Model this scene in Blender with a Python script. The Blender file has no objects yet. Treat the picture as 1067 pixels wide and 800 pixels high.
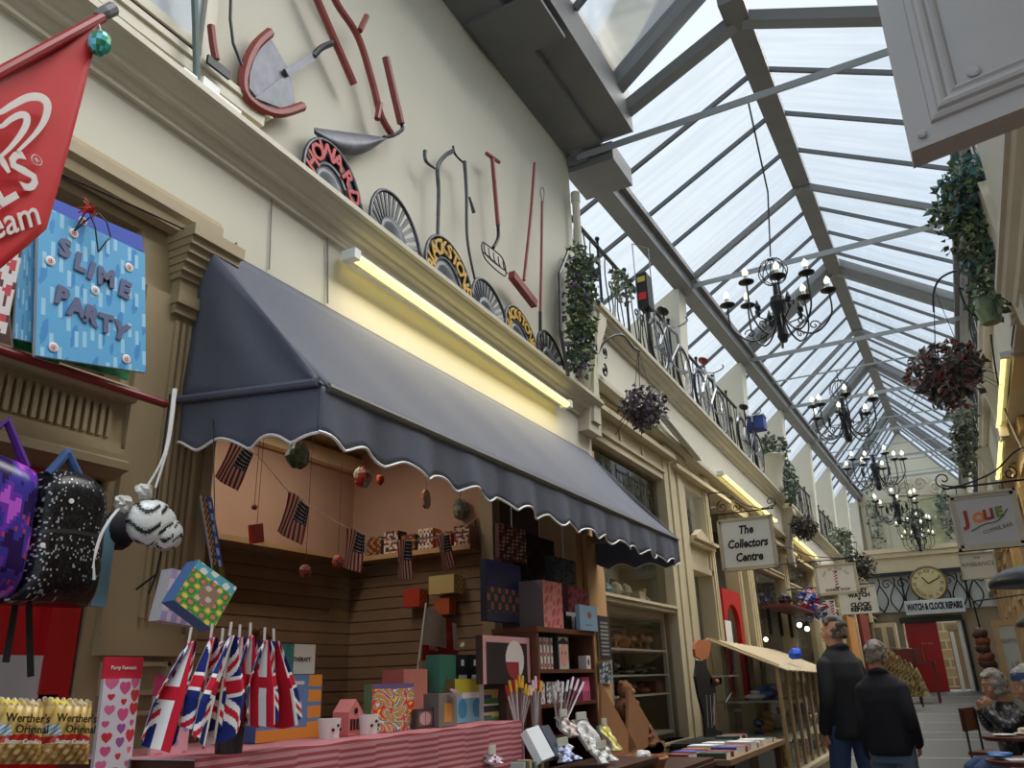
import bpy, math, random
from mathutils import Vector, Matrix
random.seed(7)
SC = bpy.context.scene
COL = SC.collection
# ---------------- camera (calibrated from the photograph's vanishing points) ----------------
F = 841.0
CX, CY = 533.5, 400.0
def _dir(px, py, s):
    return Vector((px - CX, -(py - CY), -F)).normalized() * s
EX = _dir(-1171, 768, -1)
EY = _dir(1012, 695, 1); EY = (EY - EX * EX.dot(EY)).normalized()
EZ = EX.cross(EY)
RW = Matrix((EX, EY, EZ))                 # camera -> world
CAM = Vector((0, 0, 1.5))
cd = bpy.data.cameras.new('camera'); cam = bpy.data.objects.new('camera', cd); COL.objects.link(cam)
cam.matrix_world = Matrix.Translation(CAM) @ RW.to_4x4()
cd.sensor_fit = 'HORIZONTAL'; cd.sensor_width = 36.0; cd.lens = 36.0 * F / 1067.0
cd.clip_start = 0.05; cd.clip_end = 200
SC.camera = cam
SC.view_settings.view_transform = 'Standard'; SC.view_settings.look = 'None'
SC.view_settings.gamma = 1.0; SC.view_settings.use_curve_mapping = False
SC.view_settings.exposure = 0.5
# ---------------- sky ----------------
wd = bpy.data.worlds.new('overcast_sky'); SC.world = wd; wd.use_nodes = True
nt = wd.node_tree; nt.nodes.clear()
wo = nt.nodes.new('ShaderNodeOutputWorld'); bg = nt.nodes.new('ShaderNodeBackground')
tc = nt.nodes.new('ShaderNodeTexCoord'); ns = nt.nodes.new('ShaderNodeTexNoise'); rp = nt.nodes.new('ShaderNodeValToRGB')
ns.inputs['Scale'].default_value = 2.2; ns.inputs['Detail'].default_value = 4
rp.color_ramp.elements[0].position = .3; rp.color_ramp.elements[0].color = (.60, .73, .88, 1)
rp.color_ramp.elements[1].position = .65; rp.color_ramp.elements[1].color = (.80, .88, .95, 1)
nt.links.new(tc.outputs['Generated'], ns.inputs['Vector']); nt.links.new(ns.outputs['Fac'], rp.inputs['Fac'])
nt.links.new(rp.outputs['Color'], bg.inputs['Color']); bg.inputs['Strength'].default_value = .80
nt.links.new(bg.outputs['Background'], wo.inputs['Surface'])
sun = bpy.data.lights.new('soft_sun', 'SUN'); sun.energy = 5.0; sun.angle = math.radians(60); sun.color = (1, .98, .94)
so = bpy.data.objects.new('soft_sun', sun); COL.objects.link(so); so.rotation_euler = (math.radians(-18), math.radians(24), 0)

# ---------------- helpers ----------------
def ray(px, py): return RW @ Vector((px - CX, -(py - CY), -F))
def PX(px, py, x): r = ray(px, py); return CAM + r * ((x - CAM.x) / r.x)      # measured point on the plane x = const
def PY(px, py, y): r = ray(px, py); return CAM + r * ((y - CAM.y) / r.y)
def PZ(px, py, z): r = ray(px, py); return CAM + r * ((z - CAM.z) / r.z)
def lin(c):
    c = c / 255.0
    return c / 12.92 if c <= .04045 else ((c + .055) / 1.055) ** 2.4
def S(r, g, b): return (lin(r), lin(g), lin(b))
MATS = {}
def mat(name, col=None, rough=.6, metal=0, noise=0, nscale=8, emit=0, bump=0, alpha=1, trans=0, stripes=None):
    if name in MATS: return MATS[name]
    m = bpy.data.materials.new(name); MATS[name] = m; m.use_nodes = True
    n = m.node_tree; b = n.nodes['Principled BSDF']
    b.inputs['Roughness'].default_value = rough; b.inputs['Metallic'].default_value = metal
    src = None
    if col is None:
        a = n.nodes.new('ShaderNodeAttribute'); a.attribute_name = 'Col'; src = a.outputs['Color']
    else:
        b.inputs['Base Color'].default_value = (*col, 1)
        rgb = n.nodes.new('ShaderNodeRGB'); rgb.outputs[0].default_value = (*col, 1); src = rgb.outputs[0]
    if noise or bump:
        t = n.nodes.new('ShaderNodeTexCoord'); nz = n.nodes.new('ShaderNodeTexNoise')
        nz.inputs['Scale'].default_value = nscale; nz.inputs['Detail'].default_value = 6
        n.links.new(t.outputs['Object'], nz.inputs['Vector'])
        if noise:
            mr = n.nodes.new('ShaderNodeMapRange'); mr.inputs[1].default_value = .3; mr.inputs[2].default_value = .7
            mr.inputs[3].default_value = 1 - noise; mr.inputs[4].default_value = 1 + noise * .5
            mx = n.nodes.new('ShaderNodeVectorMath'); mx.operation = 'SCALE'
            n.links.new(nz.outputs['Fac'], mr.inputs[0]); n.links.new(mr.outputs[0], mx.inputs['Scale'])
            n.links.new(src, mx.inputs[0]); src = mx.outputs[0]
        if bump:
            bp = n.nodes.new('ShaderNodeBump'); bp.inputs['Strength'].default_value = bump; bp.inputs['Distance'].default_value = .01
            n.links.new(nz.outputs['Fac'], bp.inputs['Height']); n.links.new(bp.outputs['Normal'], b.inputs['Normal'])
    n.links.new(src, b.inputs['Base Color'])
    if emit:
        n.links.new(src, b.inputs['Emission Color']); b.inputs['Emission Strength'].default_value = emit
    return m
def glassmat(name, tint=(.9, .93, .92), refl=.12, rough=.03, noise=0):
    if name in MATS: return MATS[name]
    m = bpy.data.materials.new(name); MATS[name] = m; m.use_nodes = True
    n = m.node_tree; n.nodes.clear()
    o = n.nodes.new('ShaderNodeOutputMaterial'); mx = n.nodes.new('ShaderNodeMixShader')
    t = n.nodes.new('ShaderNodeBsdfTransparent'); g = n.nodes.new('ShaderNodeBsdfGlossy')
    t.inputs['Color'].default_value = (*tint, 1); g.inputs['Roughness'].default_value = rough
    if noise:   # rain-streaked, rippled roof glass
        tcn = n.nodes.new('ShaderNodeTexCoord'); mp = n.nodes.new('ShaderNodeMapping'); mp.inputs['Scale'].default_value = (.8, 9, .8)
        nz = n.nodes.new('ShaderNodeTexNoise'); nz.inputs['Scale'].default_value = 1.4; nz.inputs['Detail'].default_value = 5
        r = n.nodes.new('ShaderNodeValToRGB'); r.color_ramp.elements[0].position = .32; r.color_ramp.elements[1].position = .62
        r.color_ramp.elements[0].color = (*[c * (1 - noise) for c in tint], 1); r.color_ramp.elements[1].color = (*tint, 1)
        n.links.new(tcn.outputs['Object'], mp.inputs['Vector']); n.links.new(mp.outputs['Vector'], nz.inputs['Vector'])
        n.links.new(nz.outputs['Fac'], r.inputs['Fac']); n.links.new(r.outputs['Color'], t.inputs['Color'])
    lw = n.nodes.new('ShaderNodeFresnel'); lw.inputs['IOR'].default_value = 1.35
    ad = n.nodes.new('ShaderNodeMath'); ad.operation = 'MULTIPLY'; ad.inputs[1].default_value = refl / .04
    ad.use_clamp = True
    n.links.new(lw.outputs[0], ad.inputs[0]); n.links.new(ad.outputs[0], mx.inputs[0])
    n.links.new(t.outputs[0], mx.inputs[1]); n.links.new(g.outputs[0], mx.inputs[2]); n.links.new(mx.outputs[0], o.inputs['Surface'])
    return m
def tag(o, label=None, cat=None, group=None, kind=None):
    if label: o['label'] = label
    if cat: o['category'] = cat
    if group: o['group'] = group
    if kind: o['kind'] = kind
    return o
def thing(name, label, cat, loc=(0, 0, 0), group=None):
    o = bpy.data.objects.new(name, None); COL.objects.link(o); o.location = loc; o.empty_display_size = .05
    return tag(o, label, cat, group)
def kids(o): return [c for c in bpy.data.objects if c.parent == o]
def dup(o, parent=None, loc=None, rotz=None, label=None, scale=None):
    c = o.copy(); COL.objects.link(c)
    if parent: c.parent = parent
    if loc is not None: c.location = loc
    if rotz is not None: c.rotation_euler = (0, 0, rotz)
    if scale: c.scale = (scale,) * 3 if not hasattr(scale, '__len__') else scale
    if label: c['label'] = label
    for k in kids(o): dup(k, c)
    return c
def V(*a): return Vector(a) if len(a) > 1 else Vector(a[0])
class MB:
    def __init__(s): s.v = []; s.f = []; s.c = []; s.used = False
    def face(s, idx, col=None):
        s.f.append(tuple(idx)); s.c.append(col)
        if col: s.used = True
    def poly(s, pts, col=None):
        b = len(s.v); s.v += [V(p) for p in pts]; s.face(range(b, b + len(pts)), col); return s
    def box(s, x0, x1, y0, y1, z0, z1, col=None, cols=None):
        return s.obox(((x0 + x1) / 2, (y0 + y1) / 2, (z0 + z1) / 2), (abs(x1 - x0) / 2, 0, 0), (0, abs(y1 - y0) / 2, 0), (0, 0, abs(z1 - z0) / 2), col, cols)
    def obox(s, c, a, b, d, col=None, cols=None):
        c, a, b, d = V(c), V(a), V(b), V(d); k = len(s.v)
        for i in (-1, 1):
            for j in (-1, 1):
                for l in (-1, 1): s.v.append(c + a * i + b * j + d * l)
        fs = [(0, 1, 3, 2), (4, 6, 7, 5), (0, 4, 5, 1), (2, 3, 7, 6), (0, 2, 6, 4), (1, 5, 7, 3)]   # -a +a -b +b -d +d
        for i, q in enumerate(fs): s.face([k + t for t in q], cols[i] if cols else col)
        return s
    def beam(s, p, q, w, h, up=(0, 0, 1), col=None):
        p, q = V(p), V(q); d = (q - p); u = V(up); a = d.cross(u)
        if a.length < 1e-6: a = V(1, 0, 0)
        a.normalize(); b = a.cross(d).normalized()
        return s.obox((p + q) / 2, a * w / 2, d / 2, b * h / 2, col)
    def tube(s, pts, r, n=6, col=None, cap=True):
        pts = [V(p) for p in pts]; N = len(pts)
        if N < 2: return s
        rr = r if hasattr(r, '__len__') else [r] * N
        k = len(s.v); d0 = (pts[1] - pts[0]).normalized()
        u = d0.cross(V(0, 0, 1)) if abs(d0.z) < .9 else d0.cross(V(1, 0, 0)); u.normalize()
        for i, p in enumerate(pts):
            d = (pts[min(i + 1, N - 1)] - pts[max(i - 1, 0)])
            if d.length < 1e-9: d = d0
            d = d.normalized(); u = (u - d * u.dot(d))
            u = u.normalized() if u.length > 1e-6 else d.orthogonal().normalized()
            w = d.cross(u)
            for j in range(n):
                a = 2 * math.pi * j / n; s.v.append(p + (u * math.cos(a) + w * math.sin(a)) * rr[i])
        for i in range(N - 1):
            for j in range(n):
                s.face([k + i * n + j, k + i * n + (j + 1) % n, k + (i + 1) * n + (j + 1) % n, k + (i + 1) * n + j], col)
        if cap:
            s.face([k + j for j in range(n)][::-1], col); s.face([k + (N - 1) * n + j for j in range(n)], col)
        return s
    def lathe(s, c, prof, n=16, col=None, ax=(0, 0, 1), colfn=None):
        c = V(c); w = V(ax).normalized(); u = w.orthogonal().normalized(); t = w.cross(u); k = len(s.v)
        if abs(w.z) > .99: u, t = V(1, 0, 0), V(0, 1, 0)
        for r, z in prof:
            for j in range(n):
                a = 2 * math.pi * j / n; s.v.append(c + w * z + (u * math.cos(a) + t * math.sin(a)) * max(r, 1e-4))
        for i in range(len(prof) - 1):
            for j in range(n):
                s.face([k + i * n + j, k + i * n + (j + 1) % n, k + (i + 1) * n + (j + 1) % n, k + (i + 1) * n + j], colfn(i, j) if colfn else col)
        s.face([k + j for j in range(n)][::-1], col or (colfn(0, 0) if colfn else None)); m = len(prof) - 1
        s.face([k + m * n + j for j in range(n)], col or (colfn(m - 1, 0) if colfn else None))
        return s
    def ball(s, c, r, n=10, col=None, sc=(1, 1, 1), colfn=None, jit=0):
        c = V(c); k = len(s.v); m = max(4, n // 2)
        for i in range(m + 1):
            t = math.pi * i / m
            for j in range(n):
                a = 2 * math.pi * j / n; q = 1 + (random.uniform(-jit, jit) if jit and 0 < i < m else 0)
                s.v.append(c + V(math.sin(t) * math.cos(a) * sc[0], math.sin(t) * math.sin(a) * sc[1], math.cos(t) * sc[2]) * r * q)
        for i in range(m):
            for j in range(n):
                s.face([k + i * n + j, k + (i + 1) * n + j, k + (i + 1) * n + (j + 1) % n, k + i * n + (j + 1) % n], colfn(i / m, j / n) if colfn else col)
        return s
    def prism(s, pts, d, col=None, side=None):
        """outline pts (3D, planar) pushed along d"""
        pts = [V(p) for p in pts]; d = V(d); k = len(s.v); n = len(pts); s.v += pts + [p + d for p in pts]
        s.face([k + i for i in range(n)][::-1], col); s.face([k + n + i for i in range(n)], col)
        for i in range(n): s.face([k + i, k + (i + 1) % n, k + n + (i + 1) % n, k + n + i], side or col)
        return s
    def grid(s, fn, nu, nv, colfn=None, thick=None, back=None):
        """fn(u,v) -> point; optional thickness vector"""
        k = len(s.v)
        for i in range(nu + 1):
            for j in range(nv + 1): s.v.append(V(fn(i / nu, j / nv)))
        st = nv + 1
        for i in range(nu):
            for j in range(nv):
                s.face([k + i * st + j, k + (i + 1) * st + j, k + (i + 1) * st + j + 1, k + i * st + j + 1], colfn((i + .5) / nu, (j + .5) / nv) if colfn else None)
        if thick is not None:
            t = V(thick); k2 = len(s.v); s.v += [p + t for p in s.v[k:k2]]
            bc = back
            for i in range(nu):
                for j in range(nv):
                    s.face([k2 + i * st + j, k2 + i * st + j + 1, k2 + (i + 1) * st + j + 1, k2 + (i + 1) * st + j], bc or (colfn((i + .5) / nu, (j + .5) / nv) if colfn else None))
            ring = [i * st for i in range(nu + 1)] + [nu * st + j for j in range(1, nv + 1)] + [i * st + nv for i in range(nu - 1, -1, -1)] + [j for j in range(nv - 1, 0, -1)]
            for a, b in zip(ring, ring[1:] + ring[:1]): s.face([k + b, k + a, k2 + a, k2 + b], bc)
        return s
    def build(s, name, m, parent=None, world=True, smooth=False, off=None):
        me = bpy.data.meshes.new(name)
        o0 = V(parent.location) if (parent and world) else V(0, 0, 0)
        p = parent
        while p and world and p.parent: p = p.parent; o0 = o0 + V(p.location)
        if off is not None: o0 = V(off)
        me.from_pydata([tuple(v - o0) for v in s.v], [], s.f)
        if s.used or m.name in ('printed',):
            at = me.color_attributes.new('Col', 'FLOAT_COLOR', 'CORNER'); i = 0
            buf = []
            for f, c in zip(s.f, s.c):
                c = c or (.5, .5, .5); buf += [c[0], c[1], c[2], 1.0] * len(f)
            at.data.foreach_set('color', buf)
        me.materials.append(m)
        if smooth: me.polygons.foreach_set('use_smooth', [True] * len(me.polygons))
        me.update()
        o = bpy.data.objects.new(name, me); COL.objects.link(o)
        if parent: o.parent = parent
        elif off is not None: o.location = off
        return o
    def top(s, name, m, label, cat, group=None, smooth=False, kind=None):
        """build as a one-mesh thing, origin at its base centre"""
        xs = [v.x for v in s.v]; ys = [v.y for v in s.v]; zs = [v.z for v in s.v]
        o = s.build(name, m, None, smooth=smooth, off=((min(xs) + max(xs)) / 2, (min(ys) + max(ys)) / 2, min(zs)))
        return tag(o, label, cat, group, kind)
def struct(name, mb, m, smooth=False):
    o = mb.build(name, m, smooth=smooth); o['kind'] = 'structure'; return o
TN = [0]
def trim(mb, m, smooth=False):
    TN[0] += 1; return struct('trim_%d' % TN[0], mb, m, smooth)
def txt(name, body, size, org, U, W, m, parent=None, ext=.002, align='CENTER', shear=0, bold=0, sx=1, spacing=1):
    """lettering standing on plane (U right, W up) at org"""
    cu = bpy.data.curves.new(name, 'FONT'); cu.body = body; cu.size = size; cu.extrude = ext; cu.align_x = align; cu.align_y = 'CENTER'
    cu.shear = shear; cu.offset = bold; cu.space_character = spacing; cu.resolution_u = 2
    t = bpy.data.objects.new(name + '_src', cu); COL.objects.link(t)
    bpy.context.view_layer.update()
    me = bpy.data.meshes.new_from_object(t.evaluated_get(bpy.context.evaluated_depsgraph_get()))
    bpy.data.objects.remove(t)
    U, W = V(U).normalized(), V(W).normalized(); N = U.cross(W).normalized()
    o0 = V(0, 0, 0); p = parent
    while p: o0 = o0 + V(p.location); p = p.parent
    org = V(org)
    for v in me.vertices: v.co = org + U * v.co.x * sx + W * v.co.y + N * v.co.z - o0
    me.materials.clear(); me.materials.append(m)
    o = bpy.data.objects.new(name, me); COL.objects.link(o)
    if parent: o.parent = parent
    return o
PR = mat('printed', rough=.55)
PRG = mat('printed_gloss', rough=.25)
CLOTH = mat('printed_cloth', rough=.9)
ORDN = ['first', 'second', 'third', 'fourth', 'fifth', 'sixth', 'seventh', 'eighth', 'ninth', 'tenth', 'eleventh', 'twelfth', 'thirteenth', 'fourteenth', 'fifteenth']
def fz(y): return 0 if y < 7.5 else (y - 7.5) * .053      # the arcade floor climbs gently after the first shops
# ---------------- materials of the building ----------------
CREAM = mat('cream_wall_paint', S(208, 203, 186), .7, noise=.05, nscale=1.5, bump=.05)
CREAM2 = mat('cream_gloss_joinery', S(200, 188, 158), .4, noise=.05, nscale=3)
STONEC = mat('pale_cornice_paint', S(196, 188, 166), .45, noise=.08, nscale=5)
SHADEDCREAM = mat('shaded_cream_joinery', S(164, 146, 114), .45, noise=.08, nscale=4)  # cream woodwork of the lower shopfronts, its shade put into the colour
GREYP = mat('grey_roof_paint', S(112, 112, 112), .55, noise=.1, nscale=5)
GREYD = mat('dark_grey_bar_paint', S(96, 100, 104), .5)
GREYL = mat('light_grey_tie_paint', S(150, 154, 155), .5)
IRON = mat('black_iron', S(34, 34, 36), .45, metal=.5)
IRON2 = mat('dark_steel', S(78, 80, 84), .4, metal=.7, noise=.2, nscale=30)
REDP = mat('oxide_red_paint', S(140, 58, 50), .5, noise=.15, nscale=30)
CARPET = mat('grey_floor_sheet', S(90, 90, 89), .75, noise=.08, nscale=2)
WHITE = mat('white_paint', S(232, 232, 228), .45)
BLACK = mat('black_paint', S(14, 14, 16), .5)
DOORRED = mat('red_door_paint', S(178, 20, 26), .4)
ROOFG = glassmat('roof_glass', (.96, .975, .985), .03, .1, noise=.09)
WING = glassmat('shop_window_glass', (.93, .93, .91), .03, .02)
# ---------------- floor ----------------
m = MB(); prev = None
ys = [-3, 0, 4, 7.5, 12, 18, 25.6]
for a, b in zip(ys, ys[1:]):
    m.poly([(-5, a, fz(a)), (1.6, a, fz(a)), (1.6, b, fz(b)), (-5, b, fz(b))])
struct('floor', m, CARPET)
m = MB()
for py in (726, 734, 744, 753, 763, 771, 790, 803):
    y = 12.0
    for _ in range(20):       # where the sight line meets the sloping floor
        p = PZ(985, py, fz(y)); y = y * .5 + p.y * .5
    if y > 25: continue
    m.box(-1.9, .72, y - .018, y + .018, fz(y) - .01, fz(y) + .006)
trim(m, mat('pale_floor_edging', S(205, 205, 203), .5))
# ---------------- left side: upper cream wall over the first shop ----------------
def ext_y(m, prof, y0, y1, dz=0, col=None):
    """prof [(x,z)] swept along the arcade; dz = rise over the run"""
    k = len(m.v); n = len(prof)
    m.v += [V(x, y0, z) for x, z in prof] + [V(x, y1, z + dz) for x, z in prof]
    for i in range(n): m.face([k + i, k + (i + 1) % n, k + n + (i + 1) % n, k + n + i], col)
    m.face([k + i for i in range(n)], col); m.face([k + n + i for i in range(n)][::-1], col)
XW = -2.0
m = MB(); m.box(-2.35, XW - .02, -1.0, 4.93, 3.2, 5.5)
struct('wall_left', m, CREAM)
# cornice over shop 1: ledge, cyma, fascia band
zc = 3.46
prof = [(XW - .02, zc), (XW + .13, zc), (XW + .13, zc - .035), (XW + .115, zc - .045), (XW + .11, zc - .06), (XW + .09, zc - .085), (XW + .07, zc - .10), (XW + .065, zc - .125), (XW + .04, zc - .13), (XW + .035, zc - .16), (XW + .02, zc - .175), (XW + .02, zc - .20), (XW - .02, zc - .2)]
m = MB(); prof = [(x, zc + (z - zc) * .66) for x, z in prof]; ext_y(m, prof, -1.0, 4.93, -.175); trim(m, STONEC)
m = MB(); ext_y(m, [(XW - .3, 2.97), (XW, 2.97), (XW, zc - .12), (XW - .3, zc - .12)], -1.0, 4.97, -.1); struct('wall_left', m, CREAM)
# lower fillet of the frieze seen over the first window
m = MB(); ext_y(m, [(XW, 3.02), (XW + .03, 3.02), (XW + .05, 2.99), (XW + .05, 2.955), (XW + .035, 2.94), (XW + .03, 2.91), (XW + .0, 2.90)], -1.0, 1.66, -.02); trim(m, SHADEDCREAM)
# dark grey boxed eaves above
P0 = PX(465, 0, XW); P1 = PX(593, 163, XW)
zb = P1.z
m = MB(); ext_y(m, [(XW - .35, zb), (XW + .27, zb), (XW + .27, zb + .05), (XW + .52, zb + .05), (XW + .52, zb + .42), (XW - .35, zb + .42)], .2, 4.95, 0)
m.box(XW + .02, XW + .5, 3.35, 3.75, zb - .03, zb); trim(m, GREYP)
m = MB(); ext_y(m, [(XW - .3, zb + .3), (XW + .5, zb + .3), (XW + .5, zb + .9), (XW - .3, zb + .9)], -1.2, .25); trim(m, GREYP)
# ---------------- roof ----------------
RX = -.6; PXL = -1.93; PXR = .78; YE = 25.0
def ridge_z(y): return 5.95 + .098 * (y - 4.8) if y > 4.8 else 5.95 + .3
PA = PX(624, 187, PXL); PB = PX(848, 461, PXL)
ksl = (PB.z - PA.z) / (PB.y - PA.y)
def pur_z(y): return PA.z + ksl * (y - PA.y)
def roofpt(x, y, up=0):
    """height of the glazing plane above x (both slopes, continuing past the purlins)"""
    zr = ridge_z(y); zp = pur_z(y)
    if x < RX: return V(x, y, zr + (zp - zr) * (RX - x) / (RX - PXL) + up)
    return V(x, y, zr + (zp - zr) * (x - RX) / (PXR - RX) + up)
XO = -3.3
Y0 = 4.9
# glazing: one pane per bay between bars
trusses = [4.9, 7.75, 10.6, 13.45, 16.3, 19.15, 22.0, 24.85]
m = MB(); m.beam((RX, 4.6, ridge_z(4.81) + .0), (RX, YE, ridge_z(YE)), .17, .12); trim(m, GREYP)
for sx in (PXL, PXR):
    m = MB(); m.beam((sx, 4.9, pur_z(4.9) - .02), (sx, YE, pur_z(YE) - .02), .16, .16)
    m.beam((sx + .1 * (1 if sx < 0 else -1), 4.9, pur_z(4.9) + .05), (sx + .1 * (1 if sx < 0 else -1), YE, pur_z(YE) + .05), .06, .06)
    trim(m, GREYP)
def bar(m, y, w, h, up, x0, x1, m2=None):
    m.beam(roofpt(x0, y, up), roofpt(x1, y, up), w, h)
m = MB(); k = 0
yb = 4.9
while yb < YE:
    if k % 4:
        bar(m, yb, .026, .036, .05, XO, RX); bar(m, yb, .026, .036, .05, PXR + .2, RX)
    yb += .7125; k += 1
trim(m, GREYD)
m = MB()
for i, y in enumerate(trusses):
    if i % 2 == 0:
        for dy, up in ((0, .02), (-.16, .1)):
            bar(m, y + dy, .1, .09, up, PXL - .05, RX); bar(m, y + dy, .1, .09, up, PXR, RX)
    else:
        bar(m, y, .05, .06, -.02, PXL, RX); bar(m, y, .05, .06, -.02, PXR, RX)
trim(m, mat('mid_grey_truss_paint', S(120, 122, 122), .5))
m = MB()
for i, y in enumerate(trusses[:-1]):
    z = pur_z(y) - .05
    m.beam((PXL, y, z), (PXR, y, z), .012, .055)
trim(m, GREYL)
# the glass itself, slope by slope
m = MB()
n = 28
for i in range(n):
    a = 4.9 + (YE - 4.9) * i / n; b = 4.9 + (YE - 4.9) * (i + 1) / n
    m.poly([roofpt(RX, a, .08), roofpt(XO, a, .08), roofpt(XO, b, .08), roofpt(RX, b, .08)])
    m.poly([roofpt(RX, a, .08), roofpt(RX, b, .08), roofpt(PXR + .25, b, .08), roofpt(PXR + .25, a, .08)])
struct('ceiling', m, ROOFG)
# near bay, carried above the boxed eaves
m = MB(); xa = XW + .52
zE, zR = zb + .35, 6.42
m.poly([(xa, -1, zE), (RX, -1, zR), (RX, 4.8, zR), (xa, 4.8, zE)]); m.poly([(RX, -1, zR), (1.1, -1, zE), (1.1, 4.8, zE), (RX, 4.8, zR)])
struct('ceiling', m, ROOFG)
m = MB()
for y in (.4, 1.1, 1.8, 2.5, 3.2, 3.9):
    m.beam((xa, y, zE - .02), (RX, y, zR - .02), .03, .05); m.beam((RX, y, zR - .02), (1.1, y, zE - .02), .03, .05)
trim(m, GREYD)
m = MB(); m.beam((xa - .2, 4.72, zE - .15), (RX, 4.72, zR - .05), .12, .12); m.beam((RX, 4.72, zR - .05), (1.1, 4.72, zE - .05), .12, .12)
m.beam((RX, -1, zR - .05), (RX, 4.8, zR - .05), .14, .1)
trim(m, mat('mid_grey_truss_paint'))
# purlin casing at the wall end
m = MB(); m.box(PXL - .12, PXL + .28, 4.93, 5.35, pur_z(4.9) - .14, pur_z(4.9) + .02); trim(m, GREYP)
# ---------------- second range: balcony fascia, cornice ----------------
YB0, YB1 = 5.0, YE
def cz(y): return 4.095 - .031 * (y - 5.0)          # top of the balcony cornice
def sweep(prof, y0, y1, mt):
    m = MB(); ext_y(m, [(x, z + cz(y0)) for x, z in prof], y0, y1, cz(y1) - cz(y0)); return trim(m, mt)
sweep([(XW - .3, 0), (XW + .12, 0), (XW + .12, -.035), (XW + .1, -.045), (XW + .1, -.06), (XW + .07, -.075), (XW + .07, -.09), (XW + .03, -.105), (XW + .03, -.13), (XW - .3, -.13)], YB0, YB1, STONEC)
m = MB(); ext_y(m, [(XW - .3, cz(5) - .56), (XW, cz(5) - .56), (XW, cz(5) - .12), (XW - .3, cz(5) - .12)], YB0, YB1, cz(YB1) - cz(YB0)); struct('wall_left', m, CREAM)
m = MB(); ext_y(m, [(XW, cz(5) - .56), (XW + .035, cz(5) - .56), (XW + .035, cz(5) - .52), (XW, cz(5) - .50)], YB0, YB1, cz(YB1) - cz(YB0)); trim(m, STONEC)
# balcony deck and outer wall behind the railing
m = MB(); m.box(XO - .1, XW - .2, 4.93, YE, 3.78, 3.83); struct('wall_left', m, CREAM)
m = MB()
for i in range(20):
    a = 4.93 + i; b = min(YE, a + 1.01)
    z = roofpt(XO, a).z
    m.box(XO - .1, XO, a, b, 3.9, z + .06)
struct('wall_left', m, CREAM)
# upstand wall fins carrying the purlin
for y in trusses[1:]:
    m = MB(); t = .13
    zt = pur_z(y); zo = roofpt(XO, y).z
    m.prism([(XO, y - t, 3.82), (XW - .06, y - t, 3.82), (XW + .04, y - t, zt - .06), (XO, y - t, zo - .03)], (0, 2 * t, 0)); struct('wall_left', m, CREAM)
# ---------------- first shops: piers, window surrounds, interior ----------------
DARKWOOD = mat('dark_brown_wood', S(74, 44, 30), .5, noise=.2, nscale=6)
PEACH = mat('peach_plaster', S(186, 154, 134), .8, noise=.04)
SLAT = mat('brown_slat_board', S(146, 122, 98), .6, noise=.1)
PALEW = mat('pale_pine', S(186, 152, 112), .5, noise=.15, nscale=10)
m = MB()
m.box(-2.3, XW - .02, 1.41, 1.73, 0, 2.98)                        # pier
m.box(-2.02, XW + .0, 1.44, 1.70, 1.66, 2.68)                      # pilaster shaft
for i in range(6): m.box(XW - .001, XW + .012, 1.55 + i * .024, 1.562 + i * .024, 1.70, 2.60)   # reeding
for i, (z0, z1, w) in enumerate(((2.62, 2.65, .02), (2.65, 2.69, .035), (2.74, 2.76, .03), (2.76, 2.785, .045), (2.785, 2.81, .06), (2.81, 2.835, .075), (2.835, 2.86, .09), (2.86, 2.90, .105))):
    m.box(-2.02, XW + w, 1.54 - w * .35, 1.68 + w * .3, z0, z1)
m.box(-2.02, XW + .02, 1.54, 1.67, 2.69, 2.74)
m.box(-2.02, XW + .012, 1.44, 1.71, 1.60, 1.66); m.box(-2.02, XW + .02, 1.43, 1.72, 0, .3)
for (a, b, c, d) in ((1.47, 1.675, 1.50, 1.585), (1.47, 1.675, .5, 1.46)):   # raised panel fillets
    m.box(XW - .02, XW + .008, a, a + .012, c, d); m.box(XW - .02, XW + .008, b - .012, b, c, d); m.box(XW - .02, XW + .008, a, b, d - .012, d); m.box(XW - .02, XW + .008, a, b, c, c + .012)
trim(m, SHADEDCREAM)
# shop 0
m = MB()
m.box(-2.3, XW - .02, -1, 1.41, 2.86, 2.98)
ext_y(m, [(XW - .2, 2.29), (XW + .02, 2.29), (XW + .035, 2.305), (XW + .035, 2.325), (XW + .01, 2.34), (XW - .2, 2.34)], -1, 1.44)
m.box(-2.3, XW - .02, -1, 1.41, 2.12, 2.3)
ext_y(m, [(XW - .05, 2.165), (XW + .01, 2.165), (XW + .01, 2.15), (XW + .03, 2.145), (XW + .03, 2.13), (XW + .045, 2.125), (XW + .045, 2.11), (XW + .06, 2.10), (XW + .06, 2.08), (XW + .04, 2.075), (XW + .0, 2.06), (XW - .05, 2.06)], -1, 1.42)
y = -.9
while y < 1.40:
    m.box(XW - .03, XW - .006, y, y + .012, 2.18, 2.27); y += .024
trim(m, SHADEDCREAM)
m = MB(); m.box(-2.3, -2.1, -1, 1.42, 2.34, 2.87); trim(m, DARKWOOD)
m = MB(); m.box(-2.3, -2.06, -1, 1.41, 0, 2.07)
m.box(-2.07, -2.03, 1.32, 1.40, 0, 2.06); m.box(-2.07, -2.03, -1, 1.4, 2.0, 2.06)
door = struct('door_1', m, DOORRED)
m = MB(); m.box(-2.07, -2.035, .3, 1.37, 1.44, 1.60); m.box(-2.07, -2.03, .3, 1.37, 1.50, 1.508)
m.build('notice_panel', mat('pale_grey_panel', S(190, 190, 190), .5), door)['label'] = 'pale grey rectangular panel low on the red door'
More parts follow.
